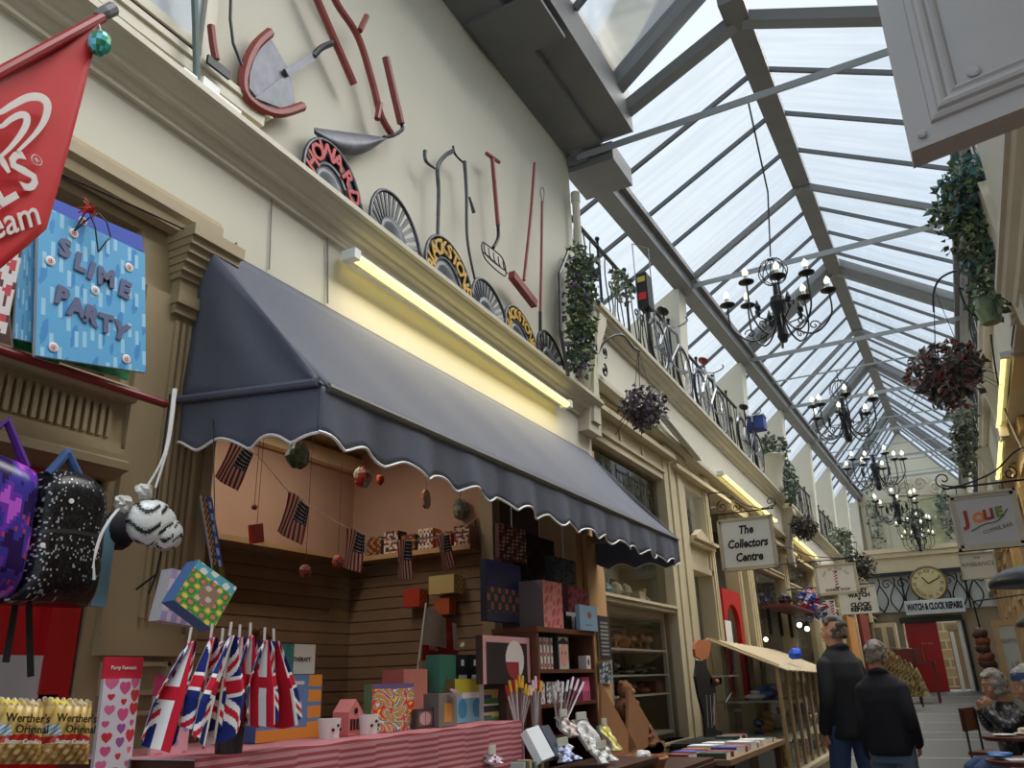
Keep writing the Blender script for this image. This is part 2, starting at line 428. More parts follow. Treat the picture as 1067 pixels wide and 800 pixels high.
# shop 1: transom head, post, stall riser
m = MB(); m.box(-2.3, XW - .02, 1.7, 5.0, 2.74, 2.98); trim(m, SHADEDCREAM)
m = MB(); m.box(-2.08, XW - .01, 3.58, 3.66, 0, 2.75); m.box(-2.06, XW - .01, 1.73, 1.77, 1.3, 2.75); m.box(-2.06, XW - .0, 1.73, 3.62, 2.66, 2.74); m.box(-2.06, XW, 1.73, 3.62, 1.28, 1.36)
for y in (2.3,): m.box(-2.05, XW - .01, y, y + .02, 2.66, 2.74)
trim(m, SHADEDCREAM)
m = MB(); m.box(-2.3, XW - .02, 1.73, 3.62, 0, 1.3); trim(m, SHADEDCREAM)
m = MB(); m.box(-2.25, XW - .006, 4.62, 5.02, 0, 2.97)
m.prism([(XW, 4.70, 2.36), (XW, 4.98, 2.36), (XW, 4.98, 2.3), (XW, 4.95, 2.22), (XW, 4.98, 2.14), (XW, 4.98, .1), (XW, 4.70, .1)], (.025, 0, 0))
trim(m, mat('orange_pine_post', S(205, 160, 110), .5, noise=.1))
m = MB(); m.poly([(-2.08, 1.74, 1.3), (-2.08, 3.6, 1.3), (-2.08, 3.6, 2.72), (-2.08, 1.74, 2.72)])
w = struct('window_1', m, WING)
# interior
XB, YI = -2.95, 3.63
m = MB(); m.box(XB - .05, XB, 1.3, YI, 0, 2.8); m.box(XB, -2.1, 1.28, 1.33, 0, 2.8); m.box(XB, -2.06, YI, YI + .04, 0, 2.8); struct('wall_left', m, PEACH)
m = MB(); m.box(XB, -2.03, 1.3, YI, 2.78, 2.82)
struct('ceiling', m, mat('shop_ceiling', S(200, 180, 150), .8))
m = MB()
for x in (-2.25, -2.5, -2.75): m.box(x, x + .03, 1.33, YI, 2.74, 2.78)
m.box(XB, XB + .06, 1.33, YI, 2.66, 2.74)
trim(m, mat('pale_ceiling_batten', S(226, 208, 170), .5))
m = MB()
z = .5
while z < 2.1:
    m.box(XB, XB + .02, 1.33, YI, z, z + .052); m.box(XB, -2.07, YI - .02, YI, z, z + .052); z += .058
m.box(XB, XB + .008, 1.33, YI, .5, 2.12)
trim(m, SLAT)
m = MB(); m.box(XB, XB + .16, 1.33, YI, 2.13, 2.155); m.box(XB, -2.08, YI - .16, YI, 2.13, 2.155); trim(m, PALEW)
m = MB(); m.box(XB, -2.1, 1.33, YI, 1.3, 1.33); trim(m, DARKWOOD)
li = bpy.data.lights.new('shop_fill_light', 'AREA'); li.shape = 'RECTANGLE'; li.size = .12; li.size_y = 1.4; li.energy = 4.5; li.color = (1, .86, .72)  # warm fill added to brighten the window interior, no fitting behind it
lo = bpy.data.objects.new('shop_fill_light', li); COL.objects.link(lo); lo.location = (-2.5, 2.5, 2.72)
# recess (doorway) between window and post
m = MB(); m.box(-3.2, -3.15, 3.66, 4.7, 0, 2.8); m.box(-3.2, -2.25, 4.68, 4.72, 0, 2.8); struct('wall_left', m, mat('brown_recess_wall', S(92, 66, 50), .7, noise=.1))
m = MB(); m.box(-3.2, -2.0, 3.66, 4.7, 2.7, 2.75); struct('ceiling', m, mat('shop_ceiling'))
# ---------------- awning ----------------
AW = mat('slate_awning_canvas', S(92, 95, 108), .85, noise=.06, nscale=40)
AWY0, AWY1, AX, AZ = 1.60, 4.86, -1.43, 2.285
t = thing('awning', 'dark slate canvas shop awning with scalloped white-edged valance over the toy display', 'awning', (XW, (AWY0 + AWY1) / 2, AZ))
m = MB(); 
def sag(u, v): return -.035 * math.sin(math.pi * u) * (.6 + .4 * math.sin(v * 9)) - .008 * math.sin(v * 40) * math.sin(math.pi * u)
def aw_top(v, u):
    y = AWY0 + .02 + (AWY1 - AWY0 - .02) * v
    return (XW + .01 + (AX - XW) * u, y, 2.93 + (AZ - 2.93) * u + sag(u, v))
m.grid(aw_top, 64, 12, None, (0, 0, -.004)); top_ = m.build('canopy', AW, t, smooth=True)
m = MB()      # left cheek
def cheek(u, v):
    x = XW + .01 + (AX - XW) * u; zt = 2.93 + (AZ - 2.93) * u; zl = AZ + .06 * (1 - u)
    return (x, AWY0 + .015 * math.sin(u * 9 + v * 3) * (1 - abs(2 * v - 1)), zl + (zt - zl) * v)
m.grid(cheek, 16, 10, None, (0, .004, 0)); m.build('side_panel', AW, t, smooth=True)
m = MB()
def cheek2(u, v):
    p = cheek(u, v); return (p[0], AWY1 + (p[1] - AWY0), p[2])
m.grid(cheek2, 16, 10, None, (0, -.004, 0)); m.build('side_panel', AW, t, smooth=True)
def scal(s, per): return abs(math.sin(math.pi * s / per)) ** 1.3 * .032 - .032
VH = .15
def valance(p0, p1, per, z0, z1, name='valance'):
    m = MB(); L = (V(*p1) - V(*p0)).length; n = int(L / per * 12); d = (V(*p1) - V(*p0)).normalized(); nn = d.cross(V(0, 0, 1))
    def f(u, v):
        s = u * L; b = -(VH + scal(s + per * .5, per) * -1 - .016)
        zz = (z0 + (z1 - z0) * u) + b * v
        q = V(*p0) + d * s + nn * (.012 * math.sin(s * 17) * v + .006 * math.sin(s * 41) * v); q.z = zz; return q
    m.grid(f, n, 6, None, nn * -.004); o = m.build(name, AW, t, smooth=True)
    e = MB(); e.tube([f(i / n, 1.0) + nn * .001 for i in range(n + 1)], .0045, 5); e.build('white_piping', WHITE, o)
def edge_x(y): return (AX, y, AZ)
valance((AX, AWY0, AZ), (AX, AWY1, AZ), .205, AZ, AZ)
valance((XW + .02, AWY0, AZ + .06), (AX, AWY0, AZ), .19, AZ + .06, AZ)
valance((AX, AWY1, AZ), (XW + .02, AWY1, AZ + .04), .19, AZ, AZ + .04)
m = MB(); m.tube([(XW, AWY0 + .03, AZ + .045), (AX, AWY0 + .03, AZ + .002), (AX - .005, AWY1 - .03, AZ + .002), (XW, AWY1 - .03, AZ + .045)], .014, 8); m.build('frame_bar', mat('awning_bar', S(120, 116, 110), .5), t)
m = MB(); m.tube([(XW, AWY0 - .012, AZ + .062), (AX, AWY0 - .012, AZ + .005)], .013, 8); m.build('hem', AW, t)
# ---------------- fluorescent battens ----------------
TUBE = mat('warm_fluorescent_tube', S(250, 232, 140), .4, emit=1.35)
def batten(x, y0, z0, y1, z1, label, lit=True, group='fluorescent battens under the left cornices', en=3.0, face=1):
    t = thing('fluorescent_light', label, 'strip light', (x, (y0 + y1) / 2, (z0 + z1) / 2), group)
    m = MB(); m.beam((x - .02 * face, y0, z0 + .015), (x - .02 * face, y1, z1 + .015), .05, .03); 
    for (y, z, s) in ((y0, z0, 1), (y1, z1, -1)): m.box(x - .035, x + .035, y - .02, y + .02, z - .025, z + .02)
    m.build('housing', WHITE, t)
    m = MB(); m.tube([(x + .012 * face, y0 + .02, z0 - .01), (x + .012 * face, y1 - .02, z1 - .01)], .019, 10)
    m.build('tube', TUBE if lit else mat('unlit_tube', S(190, 190, 180), .3), t, smooth=True)
    if lit:
        l = bpy.data.lights.new('batten_glow', 'AREA'); l.shape = 'RECTANGLE'; l.size = .05; l.size_y = abs(y1 - y0); l.energy = en; l.color = (1, .86, .5)
        o = bpy.data.objects.new('batten_glow', l); COL.objects.link(o); o.location = (x + .04 * face, (y0 + y1) / 2, (z0 + z1) / 2 - .05); o.rotation_euler = (0, math.radians(-15 if face > 0 else 15), 0)
a = PX(366, 266, -1.93); b = PX(590, 421, -1.93)
batten(-1.93, a.y, a.z, b.y, b.z, 'longest lit fluorescent strip light, on the cream fascia right above the slate awning', en=4)
m = MB(); m.tube([(-1.993, 2.22, 3.33), (-1.99, 2.22, 3.2), (-1.99, 2.24, 2.945)], .004, 5); m.top('cable', mat('grey_cable', S(120, 118, 110), .5), 'grey cable from the near end of the long strip light down to the awning', 'cable')
m = MB(); m.tube([(-1.993, 1.9, 3.3), (-1.993, 1.92, 2.95)], .0025, 5); m.top('cable', mat('grey_cable'), 'thinner grey wire on the cream fascia left of the strip light cable', 'cable')
m = MB(); p = PX(237, 262, -1.98); m.tube([(-1.99, p.y, p.z + .01), (-1.95, p.y + .01, p.z + .03), (-1.94, p.y + .005, p.z + .005), (-1.96, p.y - .01, p.z - .02), (-1.99, p.y - .005, p.z - .03)], .003, 6)
m.top('wall_hook', mat('grey_cable'), 'small wire hook on the cream wall at the top corner of the awning', 'hook')
m = MB(); m.tube([PX(60, 180, -1.95), PX(140, 215, -1.95), PX(190, 238, -1.95), PX(213, 252, -1.97)], .003, 5)
m.top('black_cable', BLACK, 'thin black cable along the top of the cream window head', 'cable')
# ================= near left goods =================
RIB = mat('red_foil', S(210, 40, 36), .3)
# red banner flag on a pole
t = thing('banner_flag', 'red hanging ice cream flag with a white double heart logo', 'flag', PX(60, 120, -1.3))
fx = -1.3
A = PX(103, 20, fx); B = PX(44, 250, fx)
dz = V(0, B.y - A.y, B.z - A.z)                        # down the right edge
U = (PX(103, 20, fx) - PX(0, 76, fx)); U = U / U.length  # along the pole, to the right
W = .62
def ff(u, v): 
    p = A - U * W * (1 - u) + dz * v * (1.0 - .04 * u); p.x += .012 * math.sin(u * 7 + v * 2); return p
m = MB(); m.grid(ff, 24, 16, lambda u, v: S(206, 26, 34) if v > .045 else S(150, 14, 22), (-.003, 0, 0)); cl = m.build('cloth', PR, t, smooth=True)
# heart logo: two nested swashes drawn on the cloth
def flagp(px, py): p = PX(px, py, fx + .016); return p
def ribbon(px, w, name, mt):
    m = MB(); n = len(px)
    L, R = [], []
    for i, q in enumerate(px):
        a = px[max(i - 1, 0)]; b = px[min(i + 1, n - 1)]; dx, dy = b[0] - a[0], b[1] - a[1]; l = math.hypot(dx, dy) or 1
        ww = w[i] / 2; L.append((q[0] - dy / l * ww, q[1] + dx / l * ww)); R.append((q[0] + dy / l * ww, q[1] - dx / l * ww))
    for i in range(n - 1):
        m.prism([flagp(*L[i]), flagp(*L[i + 1]), flagp(*R[i + 1]), flagp(*R[i])], (.002, 0, 0))
    return m.build(name, mt, t)
def cr(pts, n=8):
    out = []
    P = [pts[0]] + list(pts) + [pts[-1]]
    for i in range(1, len(P) - 2):
        for k in range(n):
            s = k / n
            out.append(tuple(.5 * ((2 * P[i][d]) + (-P[i - 1][d] + P[i + 1][d]) * s + (2 * P[i - 1][d] - 5 * P[i][d] + 4 * P[i + 1][d] - P[i + 2][d]) * s * s + (-P[i - 1][d] + 3 * P[i][d] - 3 * P[i + 1][d] + P[i + 2][d]) * s ** 3) for d in range(len(pts[0]))))
    out.append(tuple(pts[-1])); return out
LOGOW = mat('logo_white', S(235, 225, 220), .6)
q = cr([(-14, 118), (0, 117), (12, 110), (28, 102), (42, 102), (49, 110), (46, 125), (36, 140), (18, 158)]); ribbon(q, [3.5 + 5 * math.sin(math.pi * min(1, i / len(q) * 1.05)) for i in range(len(q))], 'logo_heart', LOGOW)
q = cr([(-14, 128), (0, 132), (10, 125), (20, 120), (27, 122), (26, 132), (17, 146), (4, 160), (-10, 170)]); ribbon(q, [2.5 + 5 * math.sin(math.pi * min(1, i / len(q) * 1.05)) for i in range(len(q))], 'logo_heart', LOGOW)
UU = (PX(40, 165, fx) - PX(0, 187, fx)).normalized(); WW = (PX(20, 120, fx) - PX(14, 180, fx)).normalized(); WW = (WW - UU * WW.dot(UU)).normalized()
p = PX(32, 177, fx + .016); txt('lettering', "WALL'S", .088, p, UU, WW, LOGOW, t, .001, 'RIGHT', .2, .002)
p = PX(40, 166, fx + .016); txt('lettering', "R", .012, p, UU, WW, LOGOW, t, .001, 'RIGHT'); p2 = p - UU * .004
m = MB(); m.tube([p2 + (UU * math.cos(a) + WW * math.sin(a)) * .0095 for a in [i * math.pi / 8 for i in range(17)]], .001, 4); m.build('registered_ring', LOGOW, t)
UU2 = (PX(37, 218, fx) - PX(0, 230, fx)).normalized(); WW2 = (WW - UU2 * WW.dot(UU2)).normalized()
txt('lettering', "Ice Cream", .062, PX(38, 222, fx + .016), UU2, WW2, LOGOW, t, .001, 'RIGHT', .35, .0005)
m = MB(); d = (PX(120, 9, fx) - A).normalized(); m.tube([A - U * 1.2, A, A + U * .01], .011, 10); m.build('pole', mat('red_pole', S(150, 16, 22), .4), t)
m = MB(); p0 = PX(101, 17, fx); p1 = PX(120, 8, fx); m.tube([p0, p0 * .6 + p1 * .4, p1 * .85 + p0 * .15, p1], [.008, .014, .015, .006], 10); m.build('finial', mat('grey_plastic', S(105, 105, 105), .5), t)
p = PX(104, 45, fx + .02)
t = thing('glitter_bauble', 'turquoise and green glitter ball hung from the tip of the flagpole', 'bauble', p)
m = MB(); m.ball(p, .022, 14, sc=(1, 1, 1.25), colfn=lambda i, j: random.choice([S(60, 190, 170), S(60, 170, 90), S(120, 210, 230), S(40, 130, 90)])); m.build('ball', PRG, t)
m = MB(); m.tube([p + V(0, 0, .025), PX(102, 20, fx)], .0015, 4); m.build('thread', WHITE, t)
# gift bags on the rail
def quadpanel(m, p00, p10, p11, p01, nu, nv, cf, th):
    a, b, c, d = map(V, (p00, p10, p11, p01))
    m.grid(lambda u, v: (a * (1 - u) + b * u) * (1 - v) + (d * (1 - u) + c * u) * v, nu, nv, cf, th)
def slime(u, v, seed=0):     # u right, v down
    base = V(S(96, 176, 226)); lt = V(S(160, 214, 244)); dk = V(S(64, 146, 212))
    n = math.sin(u * 23 + seed) * math.sin(v * 17 + seed * 2) + .6 * math.sin(u * 51 + v * 13)
    k = int(u * 14); dl = (math.sin(k * 12.9 + seed) * 43.7) % 1; 
    drip = (u * 14) % 1 > .55 and (v * 3.2 + dl) % 1 < .35
    c = lt if drip else (dk if n > .7 else base)
    return tuple(c)
EYE = [S(245, 235, 230), S(220, 80, 90), S(60, 60, 110)]
t = thing('gift_bag', 'pale blue slime party gift bag with eyeballs and purple lettering, frontmost on the rail', 'gift bag', PX(95, 388, -1.8))
x = -1.80; c00, c10, c11, c01 = PX(41, 212, x), PX(151, 264, x), PX(152, 388, x), PX(37, 370, x)
m = MB(); quadpanel(m, c00, c10, c11, c01, 112, 100, lambda u, v: slime(u, v), (-.012, 0, 0)); bag = m.build('bag', PR, t)
m = MB()
def bagp(u, v, o=.003): p = (c00 * (1 - u) + c10 * u) * (1 - v) + (c01 * (1 - u) + c11 * u) * v; p.x += o; return p
for (u, v) in ((.10, .36), (.30, .10), (.38, -.02), (.83, .18), (.5, .46), (.14, .93), (.8, .92)):
    m = MB()
    for r, c in ((.0125, EYE[0]), (.0085, EYE[1] if u != .5 else S(110, 160, 220)), (.006, EYE[0]), (.0035, EYE[2])):
        m.lathe(bagp(u, v, .002 + (.0125 - r) * .15), [(r, 0), (r * .7, .0015)], 14, c, (1, 0, 0))
    m.build('eyeball_print', PR, t)
SL = mat('purple_letter', S(98, 104, 140), .5)
U3 = (c10 - c00).normalized(); W3 = V(0, 0, 1); W3 = (W3 - U3 * W3.dot(U3)).normalized()
U3b = (c11 - c01).normalized()
for ch, (u, v), rot in (('S', (.22, .24), -6), ('L', (.36, .30), 3), ('I', (.46, .33), 8), ('M', (.60, .34), -6), ('E', (.78, .38), 4), ('P', (.20, .58), 4), ('A', (.33, .63), -5), ('R', (.46, .66), 6), ('T', (.60, .69), -6), ('Y', (.74, .72), 8)):
    a = math.radians(-rot); uu = U3 * math.cos(a) + W3 * math.sin(a); ww = W3 * math.cos(a) - U3 * math.sin(a)
    txt('lettering', ch, .062, bagp(u, v), uu, ww, SL, t, .001, 'CENTER', 0, .004)
m = MB(); h = bagp(.44, -.06, .01); 
for a, b in (((.28, .10), (.40, -.12)), ((.40, -.12), (.50, .18)), ((.50, .18), (.62, .02)), ((.62, .02), (.50, -.12)), ((.5, -.12), (.28, .1))): m.tube([bagp(*a, .012), bagp((a[0] + b[0]) / 2, (a[1] + b[1]) / 2 - .02, .02), bagp(*b, .012)], .0022, 5)
m.build('handle', BLACK, t)
m = MB(); 
for i in range(26):
    a = random.uniform(-.9, .9); p = bagp(.40, -.08, .02); q = p + V(random.uniform(-.01, .02), math.sin(a) * .03 - .012, random.uniform(-.02, .025)); m.tube([p, (p + q) / 2 + V(.006, 0, .004), q], .0016, 3)
m.build('tassel', RIB, t)['label'] = 'red foil tassel'
def backbag(pts, x, cf, label, dx=-.008):
    m = MB(); P = [PX(a, b, x) for a, b in pts]; quadpanel(m, *P, 24, 24, cf, (dx, 0, 0))
    return m.top('gift_bag', PR, label, 'gift bag', 'gift bags hung on the red rail')
def grn(u, v): return S(40, 150, 84) if (u * 9 % 1 + v) % .5 > .2 else S(26, 120, 62)
backbag([(45, 202), (148, 246), (150, 262), (42, 222)], -1.83, lambda u, v: S(56, 84, 190), 'royal blue gift bag whose top edge shows behind the slime party bag')
backbag([(22, 228), (48, 240), (60, 362), (14, 352)], -1.815, lambda u, v: tuple(V(slime(u, v, 3)) * .8), 'turquoise slime patterned gift bag tucked left behind the slime party bag')
backbag([(30, 222), (60, 235), (62, 380), (36, 372)], -1.825, grn, 'narrow green edge of a gift bag left of the slime party bag')
backbag([(8, 300), (140, 350), (134, 396), (14, 362)], -1.85, grn, 'dark green gift bag showing below the slime party bag')
backbag([(-60, 236), (24, 258), (6, 348), (-70, 330)], -1.80, lambda u, v: S(196, 60, 70) if (math.sin(u * 19) * math.sin(v * 21) > .45) else (S(90, 40, 50) if math.sin(u * 31 + 2) * math.sin(v * 17) > .6 else S(222, 214, 214)), 'white gift bag with red and black printed motifs at the left edge')
m = MB(); a = PX(-80, 338, -1.84); b = PX(173, 421, -1.84); m.tube([a, b], .012, 10); m.top('hanging_rail', mat('dark_red_rail', S(120, 36, 34), .4), 'dark red rail that the gift bags hang from', 'rail')
# rucksacks
t = thing('backpack', 'black sequin backpack with a blue grab handle', 'backpack', PX(50, 635, -1.8))
x = -1.86; C = PX(57, 566, x)
p1, p2 = PX(28, 490, x), PX(104, 508, x); p3, p4 = PX(90, 632, x), PX(4, 628, x)
SEQ = mat('black_sequin', None, .3, metal=.3)
def bp(u, v):
    w = .5 + (u - .5) * (1.0 if v > .25 else .72 + .28 * math.sin(v / .25 * math.pi / 2)); top = (p1 * (1 - w) + p2 * w); bot = (p4 * (1 - w) + p3 * w)
    p = top * (1 - v) + bot * v; b = (max(0, 1 - abs(2 * u - 1) ** 4) * max(0, 1 - abs(2 * v - 1) ** 6)) ** .5; p.x += .085 * b; 
    p.z += .02 * (1 - abs(2 * u - 1) ** 2) * (1 - v); return p
def seqc(u, v):
    r = random.random(); k = .10 if u < .3 or (v > .45 and v < .7) else .025
    if abs(v - .5) < .02: return S(60, 60, 64)
    return S(185, 185, 190) if r < k else (S(46, 45, 48) if r < .3 else S(18, 17, 19))
m = MB(); m.grid(bp, 60, 70, seqc, (-.05, 0, 0), S(16, 16, 18)); m.build('body', SEQ, t)
m = MB(); a = PX(50, 494, x + .03); b = PX(88, 508, x + .03); tp = PX(70, 472, x + .03); m.tube(cr([tuple(a), tuple(a * .3 + tp * .7), tuple(tp), tuple(b * .3 + tp * .7), tuple(b)]), .011, 8)
m.build('handle', mat('blue_denim', S(58, 88, 140), .8), t)
m = MB(); 
for px in (16, 30): m.beam(PX(px, 630, x), PX(px - 4 + (6 if px > 20 else -6), 705 if px > 20 else 690, x + .01), .014, .004, (1, 0, 0))
m.build('strap', BLACK, t)
m = MB(); 
for (px, py) in ((74, 522), (44, 568)): m.lathe(PX(px, py, x + .09), [(.006, 0), (.006, .003), (.002, .003)], 10, None, (1, 0, 0))
m.build('zip_pull', WHITE, t)
t = thing('backpack', 'purple and blue galaxy print backpack at the left edge', 'backpack', PX(10, 640, -1.86))
q1, q2, q3, q4 = PX(-50, 455, x), PX(36, 492, x), PX(10, 625, x), PX(-66, 610, x)
def bp2(u, v):
    p = (q1 * (1 - u) + q2 * u) * (1 - v) + (q4 * (1 - u) + q3 * u) * v; b = (max(0, 1 - abs(2 * u - 1) ** 4) * max(0, 1 - abs(2 * v - 1) ** 5)) ** .5; p.x += .08 * b; return p
def gal(u, v):
    n = math.sin(u * 11 + v * 5) + math.sin(v * 13 - u * 7) + .6 * math.sin(u * 29 + v * 23)
    return S(190, 90, 210) if n > 1.3 else S(110, 50, 170) if n > .5 else S(180, 60, 90) if -.1 < n < .05 and v > .4 else S(60, 50, 150) if n > -.6 else S(40, 20, 80)
m = MB(); m.grid(bp2, 26, 30, gal, (-.05, 0, 0), S(50, 24, 90)); m.build('body', PRG, t, smooth=True)
m = MB(); m.tube([q1 + V(.03, .05, -.01), q1 + V(.05, .08, .05), q2 + V(.03, -.04, .0)], .01, 6); m.build('handle', mat('purple_web', S(90, 40, 140), .8), t)
m = MB(); m.box(-1.90, -1.885, PX(95, 600, -1.9).y, PX(111, 600, -1.9).y, PX(100, 632, -1.9).z, PX(100, 540, -1.9).z, S(120, 165, 190)); m.top('hang_tag', PR, 'pale blue cardboard packet behind the black backpack', 'packet')
# drawstring pouches hung from the rail end
hook = PX(181, 405, -1.82)
t = thing('drawstring_bag', 'silver zebra-striped drawstring pouch hung by white cords', 'drawstring bag', PX(160, 578, -1.8))
c = PX(158, 545, -1.80)
def zeb(i, j):
    n = math.sin(i * 22 + math.sin(j * 19) * 2.2 + j * 9); return S(52, 54, 54) if n > .78 else (S(236, 240, 238) if n < .2 else S(196, 202, 200))
m = MB(); m.ball(c, .066, 90, sc=(.55, 1.12, .92), colfn=zeb, jit=.02); m.build('pouch', PRG, t, smooth=True)
m = MB(); m.ball(PX(174, 556, -1.79), .045, 50, sc=(.6, 1.05, .95), colfn=zeb, jit=.03); m.build('pouch_side', PRG, t, smooth=True)
m = MB(); e = PX(128, 525, -1.8); f = PX(150, 512, -1.8)
m.ball(e, .024, 14, sc=(.8, 1, .9), jit=.25); m.ball(f, .022, 14, sc=(.8, 1.1, .9), jit=.25); m.build('gathered_neck', mat('silver_fabric', S(205, 206, 200), .5), t)
m = MB(); m.tube(cr([tuple(hook), tuple(PX(172, 470, -1.79)), tuple(f)]), .0035, 6); m.tube(cr([tuple(hook + V(.004, .004, 0)), tuple(PX(176, 460, -1.79)), tuple(PX(162, 508, -1.79))]), .0035, 6)
m.tube(cr([tuple(e), tuple(PX(112, 545, -1.78)), tuple(PX(98, 575, -1.78)), tuple(PX(98, 604, -1.78))]), .004, 6)
m.tube(cr([tuple(e), tuple(PX(108, 552, -1.78)), tuple(PX(95, 592, -1.78))]), .0035, 6); m.build('cord', WHITE, t)
t = thing('drawstring_bag', 'black drawstring pouch hanging behind the silver zebra pouch', 'drawstring bag', PX(125, 580, -1.87))
m = MB(); m.ball(PX(124, 552, -1.90), .055, 18, sc=(.5, .9, .95), jit=.06); m.build('pouch', mat('black_navy_fabric', S(28, 28, 44), .7), t, smooth=True)
m = MB(); m.tube([hook + V(-.02, .006, -.01), PX(168, 480, -1.86), PX(163, 520, -1.86)], .003, 5); m.tube([PX(168, 575, -1.85), PX(163, 598, -1.85), PX(142, 614, -1.85)], .003, 5); m.tube([PX(163, 598, -1.85), PX(155, 618, -1.85)], .003, 5); m.build('cord', BLACK, t)
# bags of sweets
GOLD = S(204, 172, 96)
for k, (x0, x1, lab) in enumerate(((-6, 46, 'gold and brown bag of butter candies, left of the pair'), (46, 96, 'gold and brown bag of butter candies, right of the pair'))):
    xx = -1.62; a = PX(x0, 727, xx); b = PX(x1, 730, xx); c_ = PX(x1 - 4, 796, xx); d = PX(x0 - 4, 796, xx)
    t = thing('sweet_bag', lab, 'bag of sweets', (a + c_) / 2 + V(0, 0, -.07), 'bags of butter candies')
    def sb(u, v, a=a, b=b, c_=c_, d=d):
        p = (a * (1 - u) + b * u) * (1 - v) + (d * (1 - u) + c_ * u) * v; p.x += .022 * (max(0, 1 - abs(2 * u - 1) ** 3) * max(0, 1 - abs(2 * v - 1) ** 3)) + .0015 * math.sin(u * 37 + v * 21); p.z += .003 * math.sin(u * 50) * (v < .1); return p
    def sc_(u, v):
        if v < .12: return S(214, 190, 60) if abs(u - .3) < .18 and v < .09 else S(176, 150, 92)
        if .60 < v + .06 * math.sin(u * 3) < .70: return S(190, 40, 34)
        if v > .70: return S(170, 110, 60) if math.sin(u * 17 + v * 9) * math.sin(v * 40 - u * 6) > .5 else S(226, 198, 140) if math.sin(u * 21 + v * 7) * math.sin(v * 33) > .35 else S(186, 146, 80)
        if u < .25 and .4 < v < .56: return S(120, 170, 200) if (u * 10 + v * 14) % 1 > .4 else S(225, 225, 220)
        return GOLD
    m = MB(); m.grid(sb, 90, 80, sc_, (-.006, 0, 0)); m.build('packet', PRG, t)
    uu = (b - a).normalized(); ww = V(0, 0, 1); DK = mat('dark_brown_ink', S(40, 26, 18), .5)
    txt('lettering', "Werther's", .0215, sb(.52, .30) + V(.006, 0, 0), uu, ww, DK, t, .0005, 'CENTER', 0, .0004, sx=.98)
    txt('lettering', "Original", .0205, sb(.60, .47) + V(.006, 0, 0), uu, ww, DK, t, .0005, 'CENTER', 0, .0004)
    txt('lettering', "Butter Candies", .012, sb(.45, .655) + V(.006, 0, 0), uu, ww, WHITE, t, .0005, 'CENTER', .2)
# heart tube packets
def packet(px0, px1, py0, py1, xx, headc, cf, label, body, hc=.42):
    a = PX(px0, py0, xx); b = PX(px1, py0 + 1, xx); zb_ = PX(px0, py1, xx).z
    t = thing('gift_packet', label, 'packet', (xx, (a.y + b.y) / 2, zb_ - .08))
    h = a.z - (a.z - zb_) * (1 - hc if False else .30)
    hz = a.z - hc
    m = MB(); m.box(xx - .006, xx, a.y, b.y, hz, a.z, headc); m.build('header_card', PR, t)['label'] = 'printed header card'
    m = MB(); L0 = V(xx, a.y + .004, hz); L1 = V(xx, b.y - .002, hz); M1 = V(xx, b.y, zb_ - .06); M0 = V(xx, a.y + .008, zb_ - .06)
    m.grid(lambda u, v: (L0 * (1 - u) + L1 * u) * (1 - v) + (M0 * (1 - u) + M1 * u) * v + V(.012 * math.sin(u * math.pi), 0, 0), 70, 190, cf, (-.01, 0, 0)); m.build('clear_sleeve', PRG, t)
    if body: txt('lettering', body, .012, V(xx + .001, (a.y + b.y) / 2, (hz + a.z) / 2), (0, 1, 0), (0, 0, 1), WHITE, t, .0005)
def hearts(u, v):
    for i, (cx, cy, s, c) in enumerate(HE):
        X = (u - cx) / s; Y = -(v * 2.6 - cy) / s
        if abs(X) < 1.3 and abs(Y) < 1.3 and (X * X + Y * Y - .7) ** 3 - X * X * Y ** 3 < 0: return c
    return S(222, 214, 222)
HC = [S(205, 60, 66), S(214, 90, 140), S(160, 90, 160), S(220, 110, 150)]
random.seed(11); HE = []
for i in range(10):
    for j in range(3):
        HE.append((.18 + j * .33 + random.uniform(-.05, .05), .12 + i * .30 + (j % 2) * .12, random.choice([.08, .12, .16]), random.choice(HC)))
packet(110, 150, 684, 800, -1.70, S(196, 36, 56), hearts, 'tall clear packet of paper tubes printed with red and pink hearts, red header card', 'Party Favours', .047)
packet(163, 203, 704, 800, -1.70, S(200, 60, 100), lambda u, v: S(230, 176, 186) if math.sin(u * 9) * math.sin(v * 23) < .55 else S(214, 120, 160) if v > .5 else S(150, 150, 210), 'tall pink packet with pink header beside the heart packet', '', .045)
# hanging pair of boxed puzzles
def meadow(u, v):
    n = math.sin(u * 17 + v * 7) * math.sin(v * 19 - u * 5)
    if v < .2: return S(90, 170, 190) if n > -.2 else S(230, 230, 220)
    if abs(u - .55) < .2 and abs(v - .5) < .22: return S(150, 120, 100) if n < .4 else S(210, 190, 180)
    if n > .55: return S(240, 200, 80)
    if n < -.6: return S(220, 120, 110)
    return S(96, 160, 70) if n > 0 else S(60, 130, 60)
a, b, c_, d = PX(207, 583, -1.62), PX(247, 612, -1.6), PX(222, 656, -1.6), PX(181, 625, -1.62)
m = MB(); quadpanel(m, a, b, c_, d, 60, 46, meadow, (-.035, -.006, -.004)); m.c = [c if i < 2760 else S(70, 104, 150) for i, c in enumerate(m.c)]
t = thing('puzzle_box', 'tilted green and brown animal picture box hanging from a string beside the window', 'box', c_); m.build('box', PR, t)
m = MB(); m.tube([(a + b) / 2 + V(-.02, 0, .0), PX(224, 560, -1.64), PX(222, 430, -1.85), PX(222, 395, -2.0)], .002, 4); m.build('string', BLACK, t)
a, b, c_, d = PX(180, 592, -1.72), PX(212, 600, -1.7), PX(200, 652, -1.7), PX(166, 646, -1.72)
